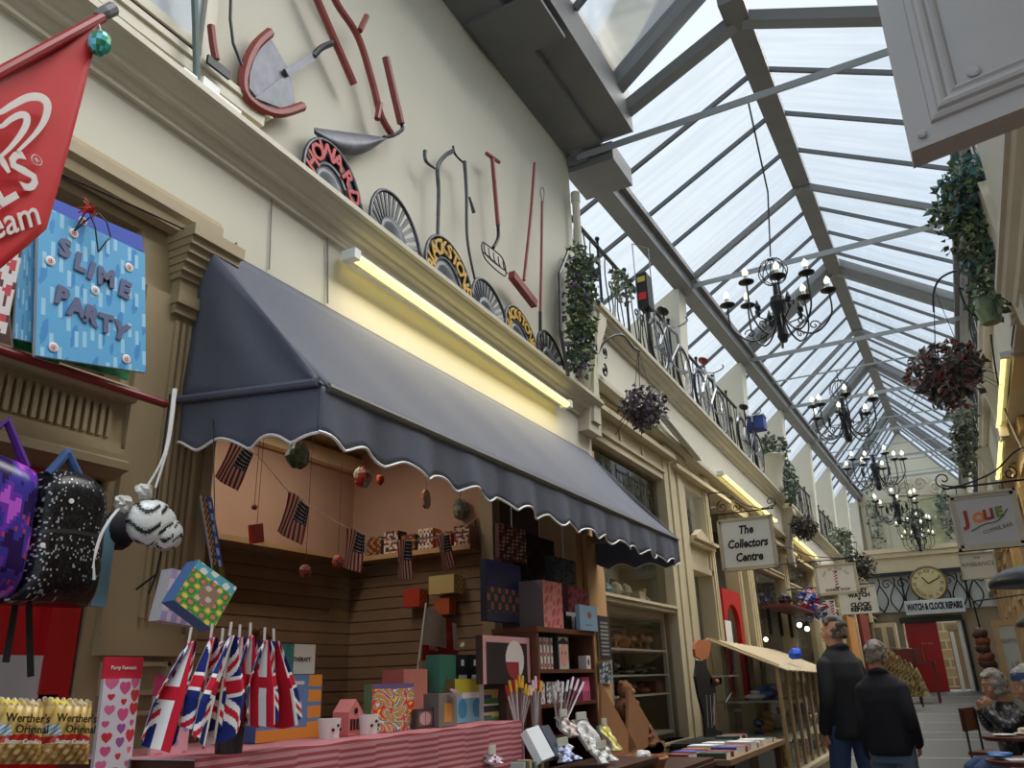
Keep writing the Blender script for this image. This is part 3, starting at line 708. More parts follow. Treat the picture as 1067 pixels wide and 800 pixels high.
m = MB(); quadpanel(m, a, b, c_, d, 16, 16, lambda u, v: S(170, 150, 190) if math.sin(u * 20) * math.sin(v * 15) > 0 else S(215, 190, 205), (-.04, 0, 0)); m.top('puzzle_box', PR, 'pale lilac picture box hanging behind the green animal box', 'box')
# slim chequered toy
a = PX(210, 516, -1.97); b = PX(222, 588, -1.97)
t = thing('toy_ruler', 'slim upright orange chequered and blue square-patterned toy board by the window edge', 'toy', b)
ru = V(0, 1, 0)
m = MB(); quadpanel(m, a, a + ru * .016, b + ru * .016, b, 3, 22, lambda u, v: S(40, 30, 26) if (int(u * 3) + int(v * 22)) % 2 else S(240, 170, 90), (-.01, 0, 0)); m.build('chequered_strip', PR, t)
a2, b2 = a + V(0, .017, 0), b + V(0, .017, -.004)
m = MB(); quadpanel(m, a2, a2 + ru * .024, b2 + ru * .024, b2, 7, 30, lambda u, v: S(220, 225, 235) if .25 < u < .75 and (v * 6) % 1 > .4 else S(60, 100, 190), (-.01, 0, 0)); m.build('blue_strip', PR, t)
m = MB(); quadpanel(m, b, b2 + ru * .024, b2 + ru * .03 + V(0, .008, -.035), b + V(0, .01, -.035), 6, 6, lambda u, v: S(120, 110, 40) if u > .5 else S(70, 84, 40), (-.01, 0, 0)); m.build('olive_end', PR, t)
# ---------------- union flags ----------------
def union(u, v):
    """u 0..1 along 2:1 field, v 0..1"""
    x = (u - .5) * 2; y = (v - .5)
    if abs(x) < .12 or abs(y) < .10 : return S(200, 16, 46)
    if abs(x) < .20 or abs(y) < .17: return S(240, 240, 240)
    d = abs(abs(y) - abs(x) * .5)
    if d < .035: return S(200, 16, 46)
    if d < .10: return S(240, 240, 240)
    return S(10, 32, 110)
def hand_flag(top, H, Wd, lean, seed, label):
    """little cloth flag drooping head-down from its stick"""
    random.seed(seed); top = V(top)
    t = thing('hand_flag', label, 'flag', top + V(0, 0, -H), 'bunch of small union flags on sticks')
    ph = random.uniform(0, 6)
    def f(u, v):   # u down the drop, v across
        w = Wd * (.10 + .90 * min(1, u * 1.5) ** .8); y = (v - .5) * w + lean * u; x = .022 * math.sin(v * 8 + ph) * min(1, u * 2) + .01 * math.sin(v * 17 + ph * 2)
        return top + V(x, y, -u * H * (.86 + .14 * (1 - abs(2 * v - 1))))
    m = MB(); m.grid(f, 110, 70, lambda u, v: union(u, v), (-.0015, 0, 0)); m.build('cloth', CLOTH, t)
    m = MB(); m.tube([top + V(-.006, lean * .0, .03), top + V(-.008, lean * .5, -H * .9)], .0032, 6); m.build('stick', mat('white_stick', S(220, 214, 200), .5), t)
for i, (px, py, H, Wd, ln, xo, lab) in enumerate((
    (200, 668, .225, .075, -.05, 0, 'leftmost union flag of the bunch on the stall'), (222, 664, .215, .08, -.015, .01, 'union flag second from the left in the bunch'),
    (242, 662, .24, .10, -.035, .035, 'large union flag at the front centre of the bunch, red cross facing out'), (251, 664, .20, .085, .01, -.02, 'union flag behind the front centre flag of the bunch'),
    (262, 662, .21, .08, .02, .0, 'union flag right of centre in the bunch'), (277, 667, .20, .09, .02, .03, 'union flag second from the right in the bunch'), (286, 668, .205, .085, .055, .01, 'rightmost union flag of the bunch'), (233, 668, .22, .07, .0, -.03, 'union flag at the back of the bunch, mostly hidden'))):
    hand_flag(PX(px, py, -1.5 + xo), H * .98, Wd * 1.35, ln, 30 + i, lab)
t = thing('flag_pot', 'grey pot that holds the bunch of union flags', 'pot', (-1.53, 1.47, 1.37))
m = MB(); m.lathe((-1.53, 1.47, 1.37), [(.03, 0), (.034, .07), (.03, .07), (.026, .01)], 14); m.build('pot', mat('dark_grey_pot', S(50, 50, 52), .5), t)
# ---------------- cloth-covered stall ----------------
TZ = 1.365
t = thing('market_stall', 'table stall draped in red and white striped cloth below the shop window', 'table', (-1.74, 2.1, 0))
def stripe(u, v): return S(166, 74, 84) if int(v * 110) % 2 else S(206, 146, 150)
m = MB(); m.box(-1.97, -1.5, 1.36, 2.82, TZ - .03, TZ - .004); m.build('table_top', DARKWOOD, t)
m = MB()
for (a, b) in ((-1.94, 1.4), (-1.53, 1.4), (-1.94, 2.78), (-1.53, 2.78)):
    q = MB(); q.box(a - .02, a + .02, b - .02, b + .02, 0, TZ - .03); q.build('leg', DARKWOOD, t)
def clothf(u, v):
    y = 1.34 + 1.50 * u; s = v * .95
    if s < .48: return V(-1.97 + s, y, TZ + .003 + .004 * math.sin(u * 40) * v)
    return V(-1.49 + .02 * math.sin(u * 30) * (s - .48) * 2, y, TZ - (s - .48))
m = MB(); m.grid(clothf, 60, 220, lambda u, v: stripe(u, v), (0, 0, -.003)); m.build('cloth', CLOTH, t)
m = MB(); m.grid(lambda u, v: V(-1.97 + .48 * u, 2.84 + .012 * math.sin(u * 14), TZ - v * .5), 40, 110, lambda u, v: stripe(u, v), (0, -.003, 0)); m.build('cloth', CLOTH, t)
# ================= implements on the upper wall =================
XT = -1.975
def TP(px, py, o=0.0): return PX(px, py, XT + o)
def ptube(m, px, r, o=0.03, n=7, col=None, sm=8):
    pts = cr(px, sm) if len(px) > 2 else px
    if hasattr(r, '__len__'): rr = [r[0] + (r[1] - r[0]) * i / (len(pts) - 1) for i in range(len(pts))]
    else: rr = r
    return m.tube([TP(a, b, o) for a, b in pts], rr, n, col)
GREYM = mat('grey_galvanised', S(110, 110, 120), .5, metal=.3, noise=.25, nscale=20)
t = thing('turf_cutter', 'grey fan-bladed cutter with a curved red rim and a long red handle', 'garden tool', TP(290, 100))
m = MB(); m.prism([TP(*p, .01) for p in ((279, 38), (300, 74), (307, 111), (290, 113), (268, 104), (258, 92), (259, 76), (266, 55))], (.008, 0, 0)); m.build('blade', GREYM, t)
m = MB(); m.prism([TP(*p, .019) for p in ((300, 76), (307, 111), (290, 112), (265, 102))], (.003, 0, 0)); m.build('blade_patch', IRON2, t)
m = MB(); ptube(m, [(281, 34), (266, 48), (255, 72), (254, 96), (268, 111), (290, 118), (315, 111)], .020, .02); m.build('red_rim', REDP, t)
m = MB(); m.beam(TP(298, 76, .03), TP(328, 58, .03), .03, .012, (1, 0, 0)); m.build('socket', GREYM, t)
m = MB(); ptube(m, [(326, 59), (335, 50), (346, 45)], .014, .03); m.build('shaft', IRON, t)
m = MB(); ptube(m, [(322, -20), (345, 33), (369, 88)], .018, .03); m.build('handle', REDP, t)
t = thing('scythe', 'long bent red pole with pegs and a grey scoop blade at its foot', 'garden tool', TP(395, 150))
m = MB(); ptube(m, [(335, -30), (352, 5), (373, 38), (388, 85), (397, 120), (408, 140)], .017, .03); m.build('shaft', REDP, t)
for q in (((375, 32), (382, 17)), ((396, 108), (393, 124))):
    m = MB(); ptube(m, list(q), .014, .05); m.build('peg', REDP, t)
m = MB(); ptube(m, [(402, 60), (410, 95), (418, 129)], .019, .03); m.build('handle', REDP, t)
m = MB(); ptube(m, [(418, 128), (419, 135), (410, 141), (400, 143)], .009, .03); m.build('crook', IRON, t)
m = MB()
def scoop(u, v):
    p = TP(328 + 75 * u, 133 + 10 * u + (v * 24 * math.sin(math.pi * min(1, u * .9 + .08))) , .012 + .03 * math.sin(math.pi * v)); return p
m.grid(scoop, 14, 6, None, (-.004, 0, 0)); m.build('scoop', GREYM, t, smooth=True)
t = thing('hames', 'pair of dark curved harness irons hanging above the gold-lettered seat', 'harness', TP(460, 260))
m = MB(); ptube(m, [(456, 245), (457, 200), (456, 175), (463, 163), (472, 157)], [.009, .013]); m.build('iron', IRON2, t)
m = MB(); ptube(m, [(495, 292), (487, 250), (486, 200), (484, 168)], [.006, .011]); m.build('iron', IRON2, t)
m = MB(); ptube(m, [(472, 152), (474, 160), (479, 166), (484, 170)], .006); m.build('chain_link', IRON, t)
m = MB(); ptube(m, [(443, 157), (444, 168), (454, 176)], [.012, .006]); m.build('hook', IRON2, t)
m = MB(); ptube(m, [(489, 205), (492, 215), (494, 222)], [.006, .012]); m.build('hook', IRON2, t)
t = thing('potato_fork', 'red T-handled fork with a black wire scoop head', 'garden tool', TP(515, 260))
m = MB(); ptube(m, [(507, 160), (520, 169)], .012, .04); m.build('grip', REDP, t); m = MB(); m.tube([TP(516, 190, .05), TP(516, 190, -.01)], .005, 5); m.build('nail', IRON, t)
m = MB(); ptube(m, [(513, 165), (516, 200), (519, 235)], .013, .04); m.build('handle', REDP, t)
m = MB(); ptube(m, [(519, 235), (519, 248), (514, 258)], .010, .04); m.build('neck', IRON, t)
m = MB(); ptube(m, [(503, 252), (514, 260), (524, 270), (527, 287), (518, 282), (506, 270), (502, 258), (503, 252)], .004, .03)
for k in range(5):
    a = (504 + k * 5, 254 + k * 4.4); ptube(m, [a, (a[0] + 1.5, a[1] + 9), (a[0] + 6, a[1] + 14)], .003, .045)
ptube(m, [(503, 262), (513, 272), (525, 281)], .003, .045); m.build('wire_head', IRON, t)
t = thing('push_broom', 'red pole with an angled red block head', 'garden tool', TP(545, 300))
m = MB(); ptube(m, [(557, 170), (553, 225), (546, 292)], .010, .04); m.build('handle', REDP, t)
m = MB(); m.beam(TP(533, 286, .04), TP(557, 317, .04), .05, .04, (1, 0, 0)); m.build('head', REDP, t)
t = thing('boat_hook', 'long thin red pole with a wire hook at its top beside the drainpipe', 'garden tool', TP(563, 350))
m = MB(); ptube(m, [(565, 210), (564, 280), (563, 325)], .009, .04); m.build('pole', REDP, t)
m = MB(); ptube(m, [(563, 325), (563, 350)], .011, .04); m.build('ferrule', IRON, t)
m = MB(); ptube(m, [(565, 210), (563, 200), (565, 195), (567, 200), (566, 212)], .003, .04); m.build('hook', GREYM, t)
t = thing('hand_hoe', 'short red-handled hoe with a black blade by the upper window', 'garden tool', TP(225, 80))
m = MB(); ptube(m, [(220, 27), (222, 45), (225, 62)], .014, .05); m.build('handle', REDP, t)
m = MB(); m.beam(TP(216, 61, .05), TP(239, 79, .05), .035, .01, (1, 0, 0)); m.build('blade', IRON, t)
m = MB(); a = TP(205, 84, .06); m.tube([a, TP(204, 30, .06), TP(202, -25, .06)], .012, 8); m.top('post', mat('grey_green_post', S(92, 108, 104), .5), 'thin grey green post standing on the cornice', 'post')
m = MB(); m.tube([TP(241, -20, .03), TP(240, 20, .03), TP(243, 45, .03), TP(252, 68, .03)], .006, 6); m.top('cable', BLACK, 'black hanging hose line between the upper window and the fan-bladed cutter', 'hose')
m = MB(); m.beam(PX(186, 76, -1.93), PX(246, 122, -1.93), .05, .03, (0, 0, 1)); m.beam(PX(205, 88, -1.92), PX(222, 102, -1.92), .06, .05); m.top('plastic_bracket', WHITE, 'white plastic bracket lying on the cornice at the foot of the grey post', 'bracket')
# upper window and its sill
m = MB(); w0 = TP(60, -40); w1 = TP(225, 20)
sy0, sy1 = -.5, 1.93
m.box(-2.02, -1.99, sy0, 1.50, 3.62, 4.6); w = struct('window_2', m, mat('frosted_pane', S(140, 150, 160), .35, noise=.15, nscale=4))
m = MB(); zs_ = PX(284, 124, -1.95).z; ys_ = PX(284, 124, -1.95).y; m.box(-2.02, -1.95, sy0, ys_, zs_ - .0, zs_ + .025); m.box(-2.02, -1.96, sy0, ys_ - .03, zs_ - .05, zs_); m.box(-2.02, -1.97, 1.50, 1.55, 3.55, 4.6); m.box(-2.02, -1.98, sy0, 1.5, 3.62, 3.66)
trim(m, STONEC)
# ---------------- tractor seats on the ledge ----------------
GOLDP = mat('gold_letter_paint', S(196, 150, 40), .5, noise=.2, nscale=60)
REDL = mat('red_letter_paint', S(176, 20, 24), .5)
def seat(l, r, tp, style, label, word='', wm=None, a0=150, a1=30):
    L, R, T = PX(*l, -1.90), PX(*r, -1.90), PX(*tp, -1.93)
    ry = (R.y - L.y) / 2 * .97; yc = (L.y + R.y) / 2; zc_ = 3.46 - .175 * (yc + 1) / 5.93 + .02; rz = max(.12, T.z - zc_)
    t = thing('tractor_seat', label, 'tractor seat', (-1.92, yc, zc_ - .02), 'cast iron tractor seats along the cornice')
    dish = lambda q: -.045 * (1 - q) ** 1.5 - .005
    def P(a, q, o=0): sn = math.sin(a); sn = sn if sn > 0 else sn * .10; return V(-1.905 + dish(q) + o - .03 * sn * q, yc + math.cos(a) * ry * q, zc_ + sn * rz * q)
    m = MB(); m.tube([P(2 * math.pi * i / 40, 1) for i in range(41)], .009, 6); m.build('rim', IRON2 if style != 'black' else IRON, t, smooth=True)
    m = MB(); n = 36
    q1 = .52
    for i in range(5):
        pass
    m.grid(lambda u, v: P(2 * math.pi * u, v * q1), 36, 4, None, (.004, 0, 0)); m.build('pan', IRON2, t, smooth=True)
    if word:
        m = MB(); m.grid(lambda u, v: P(2 * math.pi * u, .52 + v * .48, -.004), 48, 3, None, (-.003, 0, 0)); m.build('letter_band', IRON, t, smooth=True)
        for k, ch in enumerate(word):
            a = math.radians(a0 + (a1 - a0) * k / (len(word) - 1)); p = P(a, .76, .006)
            up = (P(a, .9) - P(a, .6)).normalized(); up.x = 0; up.normalize(); ri = V(0, up.z, -up.y)
            txt('letter', ch, rz * .42, p, ri, up, wm, t, .003, 'CENTER', 0, .003)
        m = MB(); m.grid(lambda u, v: P(2 * math.pi * u, .53 + v * .05, .004), 48, 1, None, (.004, 0, 0)); m.build('inner_ring', IRON2, t)
    else:
        N = 30 if style != 'black' else 20
        m = MB()
        for k in range(N):
            a = 2 * math.pi * k / N; w = .55 * math.pi / N
            m.prism([P(a - w, .5), P(a + w, .5), P(a + w * .9, 1.0), P(a - w * .9, 1.0)], (-.006, 0, 0))
        m.build('slats', IRON2 if style != 'black' else IRON, t)
    return t
seat((318, 165), (379, 224), (337, 142), 'red', 'first tractor seat from the left, with red raised letters', 'HOWARD', REDL, 158, 15)
seat((388, 207), (441, 268), (405, 197), 'grey', 'plain slotted grey iron tractor seat, second from the left')
seat((445, 252), (495, 312), (458, 243), 'gold', 'tractor seat with large gold letters below the harness irons', 'BLACKSTONE', GOLDP, 172, 8)
seat((494, 300), (531, 342), (504, 290), 'grey', 'slotted iron tractor seat with a trace of pink, fourth from the left')
seat((528, 325), (561, 363), (535, 317), 'gold', 'smaller tractor seat with gold letters, fifth from the left', 'BLACKSTONE', GOLDP, 172, 8)
seat((562, 352), (591, 387), (570, 345), 'black', 'black openwork tractor seat beside the ivy, last of the row')
# drainpipe at the corner
m = MB(); y = 4.86; m.tube([(-1.95, y, 3.33), (-1.95, y, 4.9)], .028, 10); m.tube([(-1.95, y, 4.86), (-1.95, y, 4.94)], .035, 10); m.top('drainpipe', CREAM, 'cream drainpipe at the end of the upper wall', 'drainpipe')

# ================= inside the shop window =================
def us(u, v):    # u across the stripes, v down (canton top right when hung)
    if u > .48 and v < .52: return S(225, 225, 225) if (int(u * 24) % 2 == 0 and int(v * 22) % 2 == 0) else S(22, 26, 62)
    return S(165, 30, 44) if int(u * 13) % 2 == 0 else S(226, 214, 206)
US = [((242, 457), (266, 472), (246, 512), (224, 496), 'first American flag from the left in the window bunting'), ((301, 511), (324, 528), (313, 568), (289, 553), 'second American flag from the left in the window bunting'),
      ((361, 549), (382, 557), (375, 597), (357, 590), 'third American flag from the left in the window bunting'), ((413, 562), (430, 563), (429, 604), (414, 601), 'fourth American flag from the left in the window bunting'),
      ((454, 558), (469, 556), (473, 590), (461, 596), 'fifth American flag from the left in the window bunting'), ((488, 545), (499, 538), (505, 570), (494, 572), 'last American flag of the window bunting, next to the shelf post')]
FX = -2.13
for a, b, c_, d, lab in US:
    P4 = [PX(*q, FX) for q in (a, b, c_, d)]
    m = MB(); k = 26
    m.grid(lambda u, v: (P4[0] * (1 - u) + P4[1] * u) * (1 - v) + (P4[3] * (1 - u) + P4[2] * u) * v + V(.008 * math.sin(u * 5 + v * 3), 0, 0), 39, 33, us, (-.001, 0, 0))
    m.top('bunting_flag', CLOTH, lab, 'flag', 'American flags strung inside the shop window')
m = MB(); pts = cr([tuple(PX(*q, FX + .005)) for q in ((238, 452), (242, 457), (266, 472), (300, 511), (324, 528), (361, 549), (400, 562), (430, 563), (469, 556), (499, 538), (518, 520))]); m.tube(pts, .002, 4)
m.top('bunting_string', WHITE, 'white string of the American flag bunting', 'string')
def mobile(px, py, top, r, cols, label, x=-2.35, kind='ball'):
    c = PX(px, py, x); t = thing('hanging_ornament', label, 'ornament', c + V(0, 0, -r), 'ornaments hung in the shop window')
    m = MB(); zt = 2.74
    m.tube([c + V(0, 0, r * .8), V(c.x, c.y, zt)], .0015, 4); m.build('string', mat('brown_string', S(120, 70, 46), .7), t)
    m = MB()
    if kind == 'ball': m.ball(c, r, 14, sc=(.7, 1, 1), colfn=lambda i, j: random.choice(cols), jit=.12)
    elif kind == 'disc': m.lathe(c, [(r, -.006), (r, .006)], 10, None, (1, .2, 0), colfn=lambda i, j: cols[j % len(cols)]); m.c = [x_ or cols[0] for x_ in m.c]; m.used = True
    else: m.obox(c, (.01, 0, 0), (0, r * .8, r * .2), (0, -r * .2, r), None, [random.choice(cols) for _ in range(6)]); 
    m.build('body', PR, t); return t
random.seed(3)
mobile(310, 474, 0, .055, [S(84, 104, 90), S(60, 80, 70), S(110, 120, 100)], 'dark green foil ornament hanging near the valance', -2.2)
mobile(267, 556, 0, .035, [S(220, 60, 40), S(160, 60, 44), S(190, 160, 140)], 'red and orange box ornament hanging at the left of the window', -2.3, 'box')
mobile(265, 528, 0, .012, [S(120, 110, 110), S(180, 60, 50)], 'small grey ring ornament over the red box ornament', -2.3)
mobile(318, 596, 0, .03, [S(170, 60, 50), S(120, 100, 90)], 'small red figure ornament below the second flag', -2.35)
mobile(352, 585, 0, .03, [S(190, 70, 60), S(150, 110, 100)], 'small red figure ornament left of the third flag', -2.35)
mobile(378, 497, 0, .05, [S(170, 160, 150), S(190, 60, 50), S(200, 190, 180)], 'pale ornament with red berries hanging at the middle of the window', -2.3)
mobile(396, 500, 0, .025, [S(200, 70, 40), S(170, 60, 30)], 'orange ornament beside the pale one', -2.3)
mobile(444, 520, 0, .05, [S(210, 180, 170), S(190, 60, 60)], 'pink dotted disc ornament hanging right of the window middle', -2.25, 'disc')
mobile(480, 531, 0, .055, [S(120, 134, 120), S(90, 104, 96), S(150, 154, 140)], 'round green ornament hanging above the last bunting flags', -2.2)
# goods on the high back shelf
def block(name, label, cat, x0, x1, y0, y1, z0, z1, cf=None, side=None, nu=10, nv=12, group=None, mt=None):
    """boxed goods: printed front (+X) and camera-side (-Y) faces"""
    side = side or S(110, 90, 80); m = MB()
    m.box(x0, x1, y0, y1, z0, z1, side)
    if cf:
        m.grid(lambda u, v: V(x1 + .0008, y0 + (y1 - y0) * u, z1 - (z1 - z0) * v), nu * 3, nv * 3, cf)
    return m.top(name, mt or PR, label, cat, group)
def blockpx(name, label, cat, pl, pr, pt, pb, x, dep, cf=None, side=None, nu=10, nv=12, zb_=None, mt=None, group=None):
    a = PX(pl, (pt + pb) / 2, x); b = PX(pr, (pt + pb) / 2, x); mid = (pl + pr) / 2
    z1 = PX(mid, pt, x).z; z0 = PX(mid, pb, x).z if zb_ is None else zb_
    return block(name, label, cat, x - dep, x, a.y, b.y, z0, z1, cf, side, nu, nv, group, mt)
def rnd(cols, seed=0, sc=6):
    def f(u, v):
        n = math.sin(u * sc * 2.1 + seed) * math.cos(v * sc * 2.7 + seed * 1.3) + .5 * math.sin((u + v) * sc * 4 + seed * 3)
        return cols[int((n + 1.5) / 3.001 * len(cols)) % len(cols)]
    return f
PASS_ = [S(190, 60, 50), S(225, 215, 200), S(60, 60, 70), S(210, 150, 90)]
labs = ['white and red patterned box', 'grey figure box', 'dark framed picture', 'green packet', 'orange card box', 'red striped box', 'tan box']
for i in range(7):
    x = -2.85 + i * .11; h = .08 + .05 * ((i * 37) % 5) / 5
    m = MB(); m.box(x, x + .09, YI - .13, YI - .05, 2.156, 2.156 + h, [S(200, 180, 170), S(90, 90, 100), S(36, 30, 30), S(80, 110, 60), S(220, 140, 60), S(190, 60, 50), S(150, 110, 80)][i])
    m.grid(lambda u, v: V(x + .09 * u, YI - .1305, 2.156 + h * (1 - v)), 8, 10, rnd(PASS_ if i % 2 == 0 else [S(200, 150, 90), S(120, 60, 40), S(60, 50, 50)], i))
    m.top('gift_box', PR, labs[i] + ' on the high window end shelf, %s from the left' % ['first', 'second', 'third', 'fourth', 'fifth', 'sixth', 'last'][i], 'box')
block('gift_box', 'straw-coloured woven box hanging on the slatted end wall behind the England flag', 'box', -2.35, -2.2, YI - .12, YI - .03, 1.93, 2.02, rnd([S(220, 200, 140), S(170, 140, 80)], 2), S(200, 180, 120))
block('gift_box', 'red patterned packet on the slatted end wall, left of the straw box', 'box', -2.52, -2.42, YI - .1, YI - .03, 1.88, 1.97, rnd([S(200, 60, 40), S(220, 120, 60)], 2), S(190, 60, 44))
block('gift_box', 'green and orange packet on the slatted end wall below the last flags', 'box', -2.33, -2.24, YI - .1, YI - .03, 1.83, 1.91, None, S(190, 96, 50))
# England flag
t = thing('hand_flag', 'white and red England flag on a stick inside the window', 'flag', PX(440, 700, -2.12))
a, b, c_, d = PX(443, 632, -2.14), PX(476, 650, -2.14), PX(480, 705, -2.14), PX(437, 712, -2.14)
def eng(u, v): return S(190, 40, 36) if (.52 < v < .70 or (.72 < u < .9)) else S(226, 216, 208)
m = MB(); m.grid(lambda u, v: (a * (1 - u) + b * u) * (1 - v) + (d * (1 - u) + c_ * u) * v + V(.012 * math.sin(u * 6), 0, 0), 20, 24, eng, (-.001, 0, 0)); m.build('cloth', CLOTH, t)
txt('lettering', 'ENG', .035, PX(452, 675, -2.118), (b - a).normalized() + V(0, 0, .15), (0, -.1, 1), WHITE, t, .0005)
m = MB(); m.tube([PX(433, 715, -2.13), PX(444, 628, -2.13)], .004, 6); m.build('stick', WHITE, t)
# gold window lettering
m0 = thing('window_lettering', 'faded gold lettering on the shop window glass', 'sign', PX(350, 640, -2.07))
txt('lettering', 'Gifts', .05, PX(352, 640, -2.075), (0, 1, 0), (0, 0, 1), mat('faded_gold', S(150, 120, 60), .5), m0, .0005)
# ---------------- goods on the striped stall ----------------
ZT = TZ + .004
def cup(px, r, h, label, x=-1.62):
    c = PX(px, 760, x); t = thing('tealight_holder', label, 'tealight holder', (x, c.y, ZT))
    m = MB(); m.lathe((x, c.y, ZT), [(r * .85, 0), (r, h), (r * .88, h), (r * .75, .008)], 18); m.build('cup', WHITE, t, smooth=False)
    for k in range(3):
        m = MB(); cc = V(x + r * .93 * math.cos(-.5 + k * .55), c.y + r * .93 * math.sin(-.5 + k * .55), ZT + h * (.45 + .2 * (k % 2)))
        m.ball(cc, .005, 8); m.build('cut_out', BLACK, t)
cup(343, .032, .052, 'white pierced cup at the left of the pink lantern'); cup(383, .032, .056, 'white pierced cup between the pink lantern and the comic book')
t = thing('lantern', 'small pink house-shaped lantern on the striped cloth', 'lantern', (-1.66, PX(362, 755, -1.66).y, ZT))
y = PX(362, 755, -1.66).y; m = MB(); m.prism([(-1.69, y - .032, ZT), (-1.69, y + .032, ZT), (-1.69, y + .032, ZT + .065), (-1.69, y, ZT + .10), (-1.69, y - .032, ZT + .065)], (.06, 0, 0)); m.build('house', mat('pink_metal', S(214, 128, 124), .5), t)
m = MB()
for k in range(4): m.box(-1.631, -1.627, y - .024 + k * .014, y - .017 + k * .014, ZT + .015, ZT + .045)
m.box(-1.631, -1.627, y - .006, y + .006, ZT + .06, ZT + .075); m.build('window_cut_outs', BLACK, t)
blockpx('puzzle_box', 'blue picture box with orange round food photos behind the union flags', 'box', 268, 334, 703, 776, -1.72, .05, lambda u, v: S(230, 150, 60) if (u > .78 and (v * 4) % 1 < .75) or v > .82 else (S(225, 225, 220) if (u - .5) ** 2 + (v - .5) ** 2 < .03 or (.3 < u < .7 and .1 < v < .16) else S(104, 140, 190)), S(70, 100, 160), 30, 30, ZT)
blockpx('gift_box', 'teal sided white box standing on the blue picture box', 'box', 298, 328, 671, 703, -1.74, .07, lambda u, v: S(225, 222, 212) if u > .25 else S(60, 130, 120), S(60, 130, 120), 12, 8, PX(313, 703, -1.72).z + .003)
p = PX(315, 687, -1.738); o = txt('lettering', 'THERAPY', .018, p, (0, 1, 0), (0, 0, 1), BLACK, None, .0005); tag(o, 'small black lettering on the white face of the teal sided box', 'lettering'); 
t = thing('teddy_bear', 'brown soft toy behind the union flags', 'soft toy', PX(272, 690, -2.2))
FUR = mat('brown_plush', S(120, 84, 56), .95, noise=.3, nscale=60, bump=.5)
def bear(t, c, s, mt):
    m = MB(); m.ball(c, .055 * s, 14, sc=(.9, 1, 1.1), jit=.03); m.build('body', mt, t, smooth=True)
    m = MB(); m.ball(c + V(.01, 0, .085 * s), .042 * s, 14, jit=.03); m.build('head', mt, t, smooth=True)
    for sg in (-1, 1):
        m = MB(); m.ball(c + V(.0, sg * .032 * s, .12 * s), .015 * s, 8); m.build('ear', mt, t, smooth=True)
        m = MB(); m.ball(c + V(.035 * s, sg * .045 * s, .02 * s), .02 * s, 8, sc=(1.6, 1, 1)); m.build('paw', mt, t, smooth=True)
        m = MB(); m.ball(c + V(.045 * s, sg * .035 * s, -.045 * s), .024 * s, 8, sc=(1.4, 1, 1)); m.build('leg', mt, t, smooth=True)
    m = MB(); m.ball(c + V(.048 * s, 0, .078 * s), .017 * s, 8); m.build('muzzle', mat('pale_plush', S(176, 140, 104), .9), t, smooth=True)
bear(t, PX(272, 680, -2.2) + V(0, 0, -.05), 1.0, FUR)
comic = lambda u, v: S(110, 90, 140) if v < .1 else [S(214, 60, 60), S(240, 205, 70), S(70, 90, 170), S(235, 230, 225), S(90, 170, 110), S(230, 130, 60)][int(abs(math.sin(u * 9 + 2 * math.sin(v * 12)) + math.cos(v * 14 + 3 * math.sin(u * 8))) * 2.99) % 6]
blockpx('comic_book', 'brightly coloured cartoon activity pack on the striped cloth', 'book', 387, 431, 712, 768, -1.62, .03, comic, S(90, 120, 80), 18, 22, ZT)
blockpx('gift_box', 'tall salmon pink box behind the activity pack', 'box', 420, 445, 697, 768, -1.72, .09, lambda u, v: S(222, 140, 126) if v < .9 else S(180, 110, 100), S(196, 112, 100), 6, 6, ZT)
blockpx('framed_picture', 'small dark framed heart picture beside the activity pack', 'picture frame', 433, 453, 738, 766, -1.60, .015, lambda u, v: S(70, 56, 56) if min(u, 1 - u, v, 1 - v) < .14 else (S(200, 160, 160) if ((u - .5) / .3) ** 2 + ((v - .5) / .33) ** 2 < 1 and abs(abs(u - .5) - .0) + .0 > .02 else S(120, 96, 96)), S(60, 50, 50), 16, 16, ZT)
blockpx('candle_box', 'grey box with an amber candle printed on it', 'box', 457, 476, 722, 764, -1.58, .06, lambda u, v: S(214, 150, 70) if .3 < u < .7 and .3 < v < .85 else S(130, 124, 116), S(110, 104, 98), 10, 12, ZT)
blockpx('toy_box', 'yellow and pale blue toy box with white lettering', 'box', 474, 504, 707, 764, -1.66, .10, lambda u, v: (S(196, 190, 60) if v < .32 else (S(235, 235, 235) if abs(v - .38) < .07 and .25 < u < .85 else (S(70, 150, 190) if ((u * 2) % 1 - .5) ** 2 * 3 + (v - .68) ** 2 * 6 < .3 else S(130, 190, 210)))), S(120, 100, 60), 20, 20, ZT)
for k in range(2):
    blockpx('candle_box', ('upper' if k == 0 else 'lower') + ' clear fronted packet of yellow pieces in the white rack', 'packet', 504, 524, 703 + 30 * k, 731 + 30 * k, -1.64, .05, lambda u, v: S(225, 225, 225) if v < .1 or u > .93 else (S(80, 130, 70) if v > .82 else (S(60, 80, 150) if u < .4 and v > .7 else (S(200, 180, 110) if v > .5 else S(60, 60, 60)))), S(200, 200, 200), 12, 14, ZT + (.058 if k == 0 else 0))
b1 = PX(475, 705, -1.70).z
for k, (pa, pb_, col, lab) in enumerate(((458, 475, S(66, 128, 108), 'teal card box on top of the yellow toy box'), (475, 488, S(22, 22, 26), 'left black card box with white print on the yellow toy box'), (489, 500, S(22, 22, 26), 'right black card box with white print on the yellow toy box'))):
    blockpx('card_box', lab, 'box', pa, pb_, 682, 706, -1.70, .06, (lambda u, v: S(220, 220, 220) if (.15 < v < .3 and .4 < u < .65) or (.55 < v < .7 and .2 < u < .85) else S(22, 22, 26)) if k else None, col, 14, 12, ZT + .106 if True else b1)
